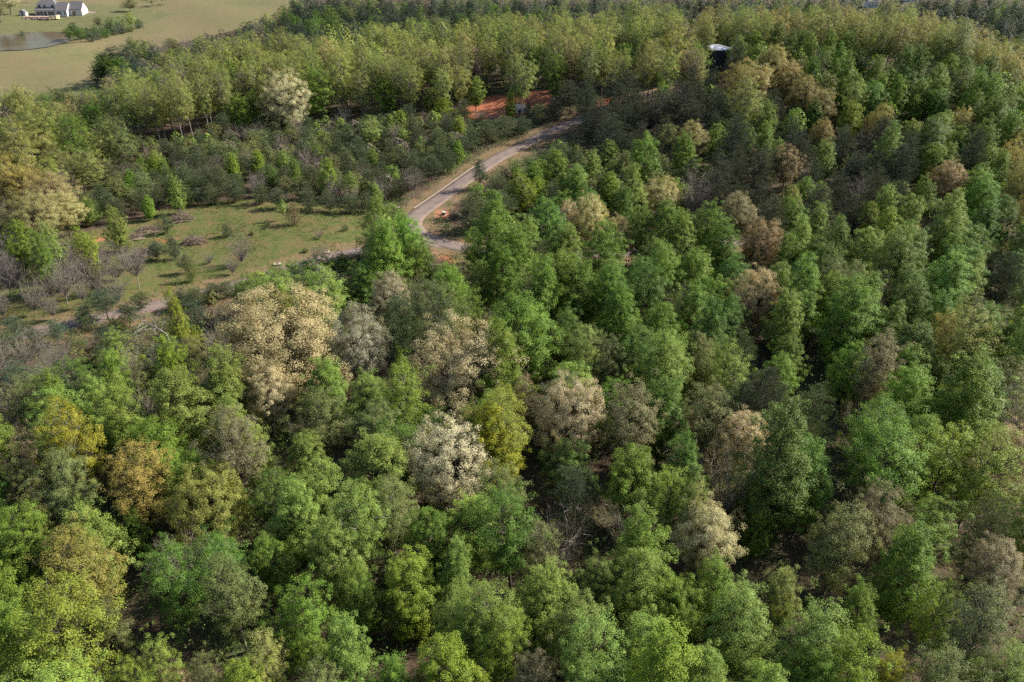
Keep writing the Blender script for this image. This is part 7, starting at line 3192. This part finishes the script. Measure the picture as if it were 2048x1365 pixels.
def leaf_mass(name, rows, nleaf, leaf, env='oval', base=.3):
    """rows of (x, y, z, height, width, colour): every plant a cloud of leaf clumps in its own crown shape"""
    rg = np.random.default_rng(23)
    Vs, Cs = [], []
    for x, y, z, h, w, c in rows:
        n = nleaf
        t = rg.uniform(0, 1, n)
        az = rg.uniform(0, 6.283, n)
        ph = rg.uniform(0, 6.28, 2)
        rr = ENV[env](t) * w * .5 * (1 + .25 * np.sin(3 * az + ph[0]) * np.sin(6 * t + ph[1])) * rg.uniform(.35, 1, n) ** .4
        P = np.stack([x + rr * np.cos(az), y + rr * np.sin(az), z + h * (base + (1 - base) * t)], 1)
        Nm = unit(np.stack([np.cos(az), np.sin(az), .5 + t], 1) + rg.normal(size=(n, 3)) * .6)
        s = leaf * (w / 7.0) ** .5 * rg.uniform(.7, 1.3, n)
        V, F = leaves(P, Nm, s, s * .7, rg)
        Vs.append(V)
        cc = np.array(c)[None] * np.repeat(rg.uniform(.65, 1.35, n), 4)[:, None]
        Cs.append(np.column_stack([cc, np.ones(len(cc))]))
    V = np.concatenate(Vs)
    me = np_mesh(name, V, np.arange(len(V)).reshape(-1, 4), M['woods'])
    a = me.attributes.new('col', 'FLOAT_COLOR', 'POINT')
    a.data.foreach_set('color', np.concatenate(Cs).astype(np.float32).ravel())
    return obj(name, me)


rows = [(x, y, float(terrain(x, y)), h, w, PAL[c][0]) for k, x, y, h, w, c in REST]
tag(leaf_mass('background_woods', rows, 210, .75), 'leafy mass of the wood filling in behind the nearer trees', 'woods', kind='stuff')
# ------------------------------------------------------------------ undergrowth of the wood floor, and tufts of grass in the meadow
rg = np.random.default_rng(5)
n = 9500
yy2 = 40 + 380 * rg.uniform(0, 1, n) ** .8
xx2 = (rg.uniform(-1, 1, n)) * (yy2 * .70 + 14)
ok = (road_dist(xx2, yy2, MAIN) > MAIN_W / 2 + 1.6) & (road_dist(xx2, yy2, UP) > UP_W / 2 + 2.6) & (poly_sd(MEADOW, xx2, yy2) > 1) & (poly_sd(FIELD, xx2, yy2) > 1)
for c in CLAYS:
    ok &= poly_sd(c, xx2, yy2) > .6
clump = np.sin(xx2 / 11 + 1) * np.sin(yy2 / 9) + .5 * np.sin(xx2 / 4.3) * np.sin(yy2 / 5.1)
ok &= clump > -.75
pal = [(.085, .15, .03), (.12, .185, .045), (.10, .13, .04), (.12, .115, .05), (.06, .11, .025), (.15, .12, .075)]
rows = []
for x, y in zip(xx2[ok], yy2[ok]):
    h = rg.uniform(.8, 2.6) if rg.uniform() < .7 else rg.uniform(2.6, 5.0)
    rows.append((x, y, float(terrain(x, y)) - .1, h, h * rg.uniform(1.0, 1.7), pal[int(rg.choice(6, p=[.30, .24, .18, .08, .15, .05]))]))
print('bushes', len(rows))
near = [r for r in rows if r[1] < 150]
print('near', len(near))
tag(leaf_mass('undergrowth', near, 110, .36, 'dome', .0), 'low bushes and brambles covering the near wood floor', 'undergrowth', kind='stuff')
tag(leaf_mass('undergrowth', [r for r in rows if r[1] >= 150], 32, .62, 'dome', .0), 'low bushes and brambles of the wood floor beyond the main road', 'undergrowth', kind='stuff')

n = 15000
bb = np.array(MEADOW)
gx2 = rg.uniform(bb[:, 0].min(), bb[:, 0].max(), n)
gy2 = rg.uniform(bb[:, 1].min(), bb[:, 1].max(), n)
ok = (poly_sd(MEADOW, gx2, gy2) < 0) & (np.minimum(road_dist(gx2, gy2, MAIN) - MAIN_W / 2, road_dist(gx2, gy2, UP) - UP_W / 2) > .8)
ok &= (np.sin(gx2 / 5.1) * np.sin(gy2 / 6.3 + gx2 / 9) + rg.normal(0, .5, n)) > 0
rows = []
gp = [(.085, .125, .028), (.12, .15, .045), (.16, .135, .06), (.19, .14, .075)]
for x, y in zip(gx2[ok], gy2[ok]):
    h = rg.uniform(.15, .5)
    rows.append((x, y, float(terrain(x, y)) - .03, h, h * rg.uniform(1.6, 3.2), gp[int(rg.choice(4, p=[.4, .3, .2, .1]))]))
print('tufts', len(rows))
tag(leaf_mass('meadow_grass', rows, 9, .55, 'dome', .0), 'tufts of grass and weeds in the open meadow', 'grass', kind='stuff')
# ------------------------------------------------------------------ house by the pond
M['white_wall'] = simple('white painted siding', (.50, .48, .45), .6, .08, .5)
M['shade_wall'] = simple('shade-tinted siding', (.50, .49, .50), .65, .08, .5)  # shaded counterpart of the white siding: cool shade put into the colour
M['roof'] = simple('grey shingles', (.135, .125, .13), .8, .3, 1.2)
M['glass'] = simple('dark window glass', (.02, .024, .03), .15, .2, 1.0, spec=.6)
M['trim'] = simple('white trim', (.68, .66, .63), .5, .05, 1)
M['terrace'] = simple('pinkish stone terrace', (.34, .22, .17), .85, .3, .6)
M['cream_stone'] = simple('cream stone', (.52, .42, .26), .8, .25, .8)
M['rock'] = simple('grey landscaping rock', (.23, .19, .165), .9, .4, .7)
p = hit(105, 33.5)
k = p[2] / FPX
HZ = float(terrain(p[0], p[1]))
house = empty('house', (p[0], p[1], HZ - .1))
tag(house, 'large two-storey white house with grey roofs beside the pond', 'house')
S = 28 * k     # metres for 25 px


def hx(v):
    return v * S / 8.3


def house_box(name, mat, x0, x1, y0, y1, z0, z1):
    return MB().box(hx(x0), hx(x1), hx(y0), hx(y1), hx(z0), hx(z1)).build(name, mat, house)


house_box('lower_wall', M['shade_wall'], -9.6, 9.0, 0, 9, 0, 3.5)
house_box('upper_wall', M['shade_wall'], -9.3, 2.2, 2.6, 8.8, 3.5, 6.5)
house_box('garage_wall', M['white_wall'], 9.02, 16.4, 3.2, 11, 0, 3.9)


def hip(name, x0, x1, y0, y1, z0, z1, inset, ov=.35):
    b = MB()
    x0, x1, y0, y1 = x0 - ov, x1 + ov, y0 - ov, y1 + ov
    ym = (y0 + y1) / 2
    c = [(hx(x0), hx(y0), hx(z0)), (hx(x1), hx(y0), hx(z0)), (hx(x1), hx(y1), hx(z0)), (hx(x0), hx(y1), hx(z0))]
    r = [(hx(x0 + inset), hx(ym), hx(z1)), (hx(x1 - inset), hx(ym), hx(z1))]
    b.face([c[0], c[1], r[1], r[0]])
    b.face([c[2], c[3], r[0], r[1]])
    b.face([c[1], c[2], r[1]])
    b.face([c[3], c[0], r[0]])
    b.face([c[3], c[2], c[1], c[0]])
    return b.build(name, M['roof'], house)


rf = hip('roof', -9.3, 2.2, 2.6, 8.8, 6.52, 9.4, 3.4)
MB().box(hx(-1), hx(-.3), hx(6.4), hx(7.1), hx(7), hx(10)).build('chimney', M['rock'], rf)
# lower lean-to roof along the front
b = MB()
b.prism([(hx(-.4), hx(3.45)), (hx(2.58), hx(4.9)), (hx(2.58), hx(4.6)), (hx(-.4), hx(3.2))], hx(-9.9), hx(2.6), 'x')
b.build('porch_roof', M['roof'], house)


def gable(name, x0, x1, y0, y1, z0, z1, wall):
    ym = (y0 + y1) / 2
    b = MB()
    b.prism([(hx(y0), hx(z0)), (hx(y1), hx(z0)), (hx(ym), hx(z1))], hx(x0), hx(x1), 'x')
    b.build(name + '_end', wall, house)
    r = MB()
    th = .22
    for s, ye in ((1, y0), (-1, y1)):
        dz = (z1 - z0) / (ym - y0)
        yo = ye - .45 * s
        zo = z0 - .45 * dz
        r.prism([(hx(yo), hx(zo + .02)), (hx(ym), hx(z1 + .02)), (hx(ym), hx(z1 + th)), (hx(yo), hx(zo + th))], hx(x0 - .3), hx(x1 + .3), 'x')
    return r.build('roof', M['roof'], house)


gable('gable', 2.25, 9.0, 0, 9, 3.52, 7.4, M['white_wall'])
gable('garage_gable', 9.05, 16.4, 3.2, 11, 3.92, 7.6, M['white_wall'])
for x0, x1, z0, z1, y in [(-9.0, -8.1, .9, 2.7, 0), (-7.9, -7.0, .9, 2.7, 0), (-6.8, -5.9, .9, 2.7, 0), (-5.7, -4.9, .9, 2.7, 0), (-2.2, -1.4, .9, 2.8, 0), (-1.2, -.4, .9, 2.8, 0), (-.2, .6, .9, 2.8, 0), (.8, 1.6, .9, 2.8, 0),
                          (3.2, 3.9, 1.3, 2.7, 0), (4.1, 4.8, 1.3, 2.7, 0), (5.0, 5.7, 1.3, 2.7, 0), (7.4, 8.0, 1.0, 2.7, 0), (-8.4, -7.0, 4.6, 6.0, 2.6), (-5.2, -4.0, 4.8, 6.0, 2.6), (-.8, .8, 4.8, 6.1, 2.6), (10.6, 12.6, .4, 2.7, 3.2)]:
    fr = MB().box(hx(x0 - .12), hx(x1 + .12), hx(y - .06), hx(y + .05), hx(z0 - .12), hx(z1 + .12)).build('window', M['trim'], house)
    MB().box(hx(x0), hx(x1), hx(y - .09), hx(y - .055), hx(z0), hx(z1)).build('pane', M['glass'], fr)
MB().box(hx(-4.4), hx(-3.0), hx(-.08), hx(.05), 0.1, hx(2.7)).build('door', M['glass'], house)
# terrace in front of the house
ty = -7.5
ter = empty('garden_terrace', (p[0] - 9.5 * S / 8.3 * .55, p[1] + hx(ty), float(terrain(p[0] - 6, p[1] + hx(ty))) - .3))
tag(ter, 'pink and cream stone terrace below the white house', 'terrace')
poly = [(-8.5, 1.5), (-7.5, -1), (-3, -2), (6, -2), (10.2, -1.4), (11.5, .4), (11, 2.6), (8, 3.5), (-7, 3.4)]
MB().prism([(hx(x), hx(y)) for x, y in poly], 0, hx(1.2), 'z').build('deck', M['terrace'], ter)
MB().prism([(hx(8.3), hx(-2.0)), (hx(11.7), hx(-.9)), (hx(12.6), hx(.6)), (hx(11.9), hx(3.0)), (hx(11.2), hx(2.7)), (hx(11.6), hx(.5)), (hx(10.3), hx(-1.5)), (hx(8.1), hx(-2.3))], 0, hx(1.9), 'z').build('curved_wall', M['cream_stone'], ter)
rr = np.random.default_rng(3)
for q in range(14):
    a = -7.5 + q * 1.25
    r_ = float(rr.uniform(.35, .8))
    bm = MB()
    pts = [(math.cos(w_) * r_ * rr.uniform(.8, 1.2), math.sin(w_) * r_ * rr.uniform(.8, 1.2)) for w_ in np.linspace(0, 5.6, 7)]
    bm.prism([(hx(a + x), hx(-3.4 + y + .5 * math.sin(q * 1.7))) for x, y in pts], 0, hx(r_ * 1.3), 'z')
    bm.build('rock', M['rock'], ter)
gz = empty('garden_shed', (p[0] + hx(-15.5), p[1] + hx(-2), float(terrain(p[0] + hx(-15.5), p[1] + hx(-2))) - .1))
tag(gz, 'small grey shed with a purplish roof left of the house', 'shed')
MB().box(hx(-1.8), hx(1.8), hx(-1.4), hx(1.4), 0, hx(1.9)).build('wall', M['shade_wall'], gz)
bm = MB()
bm.prism([(hx(-2.1), hx(1.92)), (hx(2.1), hx(1.92)), (0, hx(3.3))], hx(-1.8), hx(1.8), 'y')
bm.build('roof', M['roof'], gz)
MB().box(hx(-.5), hx(.5), hx(-1.44), hx(-1.38), 0.05, hx(1.5)).build('door', M['glass'], gz)
# drive beside the house
dp = [hit(u, v) for u, v in ((158, 24), (172, 24.5), (190, 27))]
tag(strip('driveway', spline([(q[0], q[1]) for q in dp]), [-2.2, 2.2], [.12, .12], M['kerb']), kind='structure')

# houses far behind the right end of the ridge, little more than a pale wall between trunks
for (u, v, wd, lab) in ((1745, 16, 9, 'far white house glimpsed between dark trees above the golden crest'), (1820, 4, 8, 'far pale roofed house cut by the top edge of the photo')):
    q = hit(u, v)
    if q is None:
        continue
    fh = empty('far_house', (q[0], q[1], float(terrain(q[0], q[1])) - .2))
    tag(fh, lab, 'house')
    MB().box(-wd / 2, wd / 2, 0, 8, 0, 5.2).build('wall', M['white_wall'], fh)
    MB().prism([(-.5, 5.1), (8.5, 5.1), (4, 8.2)], -wd / 2 - .4, wd / 2 + .4, 'x').build('roof', M['roof'], fh)
    for xx in (-wd * .3, 0, wd * .3):
        f_ = MB().box(xx - .6, xx + .6, -.06, .04, 1.2, 3.0).build('window', M['trim'], fh)
        MB().box(xx - .5, xx + .5, -.09, -.055, 1.3, 2.9).build('pane', M['glass'], f_)

# ------------------------------------------------------------------ water tank on the ridge
q = hit(1426, 139)
TR_ = 30.0 * q[2] / FPX
TH_ = 42.0 * q[2] / FPX
tank = empty('water_tank', (q[0], q[1], float(terrain(q[0], q[1])) - .3))
tag(tank, 'dark cylindrical water tank with a shallow pale metal roof on the ridge', 'water tank')
m, nt, bs = mat_new('dark blue-black enamelled steel')
bs.inputs['Base Color'].default_value = (.034, .031, .052, 1)
bs.inputs['Roughness'].default_value = .35
M['tank'] = m
m, nt, bs = mat_new('pale galvanised roof sheet')
nt.links.new(ramp(nt, noise(nt, .8, 3, .5, nt.nodes.new('ShaderNodeTexCoord').outputs['Object']), [(.3, (.50, .52, .58)), (.7, (.62, .63, .68))]), bs.inputs['Base Color'])
bs.inputs['Roughness'].default_value = .42
bs.inputs['Metallic'].default_value = 0.0
M['galv'] = m
n = 40
b = MB()
ang = [2 * math.pi * i / n for i in range(n)]
for i in range(n):
    a0, a1 = ang[i], ang[(i + 1) % n]
    b.face([(TR_ * math.cos(a0), TR_ * math.sin(a0), 0), (TR_ * math.cos(a1), TR_ * math.sin(a1), 0), (TR_ * math.cos(a1), TR_ * math.sin(a1), TH_), (TR_ * math.cos(a0), TR_ * math.sin(a0), TH_)])
b.build('shell', M['tank'], tank)
for z in np.linspace(.12, .9, 6):
    b = MB()
    for i in range(n):
        a0, a1 = ang[i], ang[(i + 1) % n]
        r1 = TR_ + .05
        b.face([(r1 * math.cos(a0), r1 * math.sin(a0), TH_ * z), (r1 * math.cos(a1), r1 * math.sin(a1), TH_ * z), (r1 * math.cos(a1), r1 * math.sin(a1), TH_ * z + .12), (r1 * math.cos(a0), r1 * math.sin(a0), TH_ * z + .12)])
    b.build('seam', M['tank'], tank)


b = MB()
ro, rh = TR_ + .3, TR_ * .22
for i in range(n):
    a0, a1 = ang[i], ang[(i + 1) % n]
    b.face([(ro * math.cos(a0), ro * math.sin(a0), TH_ + .02), (ro * math.cos(a1), ro * math.sin(a1), TH_ + .02), (0, 0, TH_ + rh)])
    b.face([(ro * math.cos(a0), ro * math.sin(a0), TH_ - .25), (ro * math.cos(a1), ro * math.sin(a1), TH_ - .25), (ro * math.cos(a1), ro * math.sin(a1), TH_ + .02), (ro * math.cos(a0), ro * math.sin(a0), TH_ + .02)])
tro = b.build('roof', M['galv'], tank)
for i in range(0, n, 4):
    a = ang[i]
    MB().tube([(ro * math.cos(a), ro * math.sin(a), TH_ + .05), (.6 * math.cos(a), .6 * math.sin(a), TH_ + rh)], .06, 4).build('rib', M['galv'], tro)
b = MB()
a = -.35
lx, ly = (TR_ + .35) * math.cos(a), (TR_ + .35) * math.sin(a)
for s in (-.3, .3):
    b.tube([(lx - s * math.sin(a), ly + s * math.cos(a), 1.5), (lx - s * math.sin(a), ly + s * math.cos(a), TH_ + 1.2)], .05, 4)
for z in np.arange(1.8, TH_ + 1, .45):
    b.tube([(lx - .3 * math.sin(a), ly + .3 * math.cos(a), z), (lx + .3 * math.sin(a), ly - .3 * math.cos(a), z)], .03, 4)
b.build('ladder', M['galv'], tank)

# ------------------------------------------------------------------ shed by the clay clearing
q = hit(1043, 227)
sh = empty('clearing_shed', (q[0], q[1], float(terrain(q[0], q[1]))), .35)
tag(sh, 'small open shed with a pale pink flat roof at the red clay clearing', 'shed')
ks = q[2] / FPX
M['pink_roof'] = simple('sun-bleached pink roofing', (.52, .36, .30), .7, .12, .8)
MB().box(-9 * ks, 9 * ks, 0, 14 * ks, 0, 10 * ks).build('wall', M['shade_wall'], sh)
bm = MB()
bm.prism([(-2 * ks, 10 * ks + .02), (16 * ks, 14 * ks), (16 * ks, 14 * ks + .2), (-2 * ks, 10 * ks + .22)], -10.5 * ks, 10.5 * ks, 'x')
bm.build('roof', M['pink_roof'], sh)
MB().box(-10.6 * ks, 10.6 * ks, -2.3 * ks, -2.02 * ks, 9.4 * ks, 10.6 * ks).build('fascia', M['trim'], sh)
MB().box(-6 * ks, -2 * ks, -.05, .04, .05, 7 * ks).build('door', M['glass'], sh)

# ------------------------------------------------------------------ roadside furniture
M['box_paint'] = simple('white box paint', (.42, .39, .35), .5, .1, 2)
M['box_side'] = simple('dark reddish steel', (.08, .035, .025), .6, .2, 2)
M['concrete'] = simple('pale concrete', (.44, .37, .31), .85, .2, 1.5)
q = hit(888, 430)
ub = empty('utility_box', (q[0], q[1], float(terrain(q[0], q[1]))), -.5)
ub.scale = (.82, .82, .82)
tag(ub, 'low utility cabinet with a white lid on bare clay beside the road', 'utility box')
MB().box(-.85, .85, -.65, .65, 0, .16).build('pad', M['concrete'], ub)
MB().box(-.7, .7, -.5, .5, .16, .92).build('cabinet', M['box_side'], ub)
bm = MB()
bm.prism([(-.6, .925), (.6, .925), (.6, 1.12), (-.6, 1.02)], -.8, .8, 'x')
bm.build('lid', M['box_paint'], ub)
for u, v, wd, lab in ((555, 530, 1.7, 'pale concrete drain cover at the foot of the meadow'), (655, 506, 1.2, 'small white drain cover by the road left of the big poplars'), (795, 417, 1.3, 'low concrete drain cover on the verge above the road junction')):
    q = hit(u, v)
    dc = empty('drain_cover', (q[0], q[1], float(terrain(q[0], q[1])) - .1), .3)
    tag(dc, lab, 'drain cover', 'drain covers along the road')
    MB().box(-wd / 2, wd / 2, -.55, .55, 0, .42).build('slab', M['concrete'], dc)
    MB().box(-wd * .35, wd * .35, -.56, -.545, .15, .33).build('slot', M['glass'], dc)
    MB().box(-.3, .3, -.3, .3, .425, .455).build('lid', M['box_side'], dc)

# ------------------------------------------------------------------ brush piles and the dead tree
M['brush'] = simple('dead brush', (.185, .13, .115), .9, .45, 3.0)
M['dead_wood'] = simple('silver grey dead wood', (.25, .225, .205), .85, .25, 3.0)
M['log'] = simple('bleached log', (.36, .29, .21), .85, .25, 2.0)
rr = np.random.default_rng(17)
for u, v, wpx, hpx, n_, lab in ((366, 442, 46, 24, 420, 'largest purplish brush pile at the top of the meadow'), (388, 487, 48, 20, 420, 'brush pile with pale bent log in the middle of the meadow'),
                                (285, 512, 44, 20, 360, 'brush pile half hidden behind a bare purplish tree'), (300, 462, 54, 13, 340, 'long low brush pile beside the young conical poplar'), (272, 478, 34, 12, 240, 'small flat brush pile nearest the red clay patch')):
    q = hit(u, v)
    k_ = q[2] / FPX
    bp_ = empty('brush_pile', (q[0], q[1], float(terrain(q[0], q[1]))), .25)
    tag(bp_, lab, 'brush pile', 'brush piles in the meadow')
    W_, Hh = wpx * k_ / 2, hpx * k_ * 1.05
    lines = []
    for _ in range(n_):
        a, r_ = rr.uniform(0, 6.28), math.sqrt(rr.uniform(0, 1))
        x, y = W_ * r_ * math.cos(a), W_ * .6 * r_ * math.sin(a)
        z = Hh * (1 - r_ * r_) * rr.uniform(.1, 1) + .08
        d = unit(rr.normal(size=3) * np.array([1, .8, .35]))
        L = rr.uniform(.5, 1.7)
        c_ = np.array([x, y, z])
        P = np.stack([c_ - d * L / 2, c_ + rr.normal(size=3) * .08, c_ + d * L / 2])
        P[:, 2] = np.maximum(P[:, 2], .03)
        t_ = rr.uniform(.02, .055)
        lines.append((P, np.array([t_, t_ * .8, t_ * .3])))
    V, F = tubes(lines, 3)
    obj('branches', np_mesh('branches', V, F, M['brush']), bp_)
    for _ in range(3):
        a = rr.uniform(-.6, .6)
        x, y = rr.uniform(-.4, .6) * W_, -W_ * rr.uniform(.3, .75)
        L = rr.uniform(.7, 1.2) * W_ * .7
        MB().tube([(x - L * math.cos(a), y - L * math.sin(a) * .5, .15), (x, y, .45), (x + L * math.cos(a), y + L * math.sin(a) * .5, .18)], [.11, .1, .06], 6).build('log', M['log'], bp_)
q = hit(338, 690)
dt = empty('dead_tree', (q[0], q[1], float(terrain(q[0], q[1]))))
tag(dt, 'fallen silver grey dead tree with bare forking limbs above the scrub', 'dead tree')
k_ = q[2] / FPX
TIP = np.array([-76 * k_, 3.0, 4.9])
B0 = np.array([0, 0, 2.4])
main = [B0 + (TIP - B0) * s + np.array([0, 0, .35 * math.sin(s * 3.1)]) for s in np.linspace(0, 1, 7)]
MB().tube(main, [.15, .13, .11, .09, .07, .05, .02], 7).build('trunk', M['dead_wood'], dt)
MB().tube([(0, 0, -.2), (.1, 0, 1.2), tuple(B0)], [.26, .22, .2], 7).build('trunk', M['dead_wood'], dt)
for s, az, el, L in ((.25, 2.2, .7, 3.2), (.35, 3.9, .1, 3.4), (.42, .6, 1.0, 2.8), (.5, 4.2, -.1, 3.6), (.58, 2.8, .5, 2.0), (.62, 4.6, .15, 2.8), (.72, 1.2, .9, 1.8), (.3, 4.9, .3, 3.0), (.8, 4.0, .4, 1.4), (.15, 1.4, 1.1, 3.6)):
    o_ = B0 + (TIP - B0) * s
    d = np.array([math.cos(az) * math.cos(el), math.sin(az) * math.cos(el), math.sin(el)])
    b = MB()
    mid = o_ + d * L * .55 + rr.normal(size=3) * .12
    end = o_ + d * L + rr.normal(size=3) * .25
    b.tube([o_, mid, end], [.055, .04, .015], 5)
    for _ in range(4):
        s2 = rr.uniform(.35, .95)
        o2 = o_ + (end - o_) * s2
        b.tube([o2, o2 + (d + rr.normal(size=3) * .8) * L * .22, o2 + (d + rr.normal(size=3) * .8) * L * .34], [.028, .02, .008], 4)
    b.build('limb', M['dead_wood'], dt)
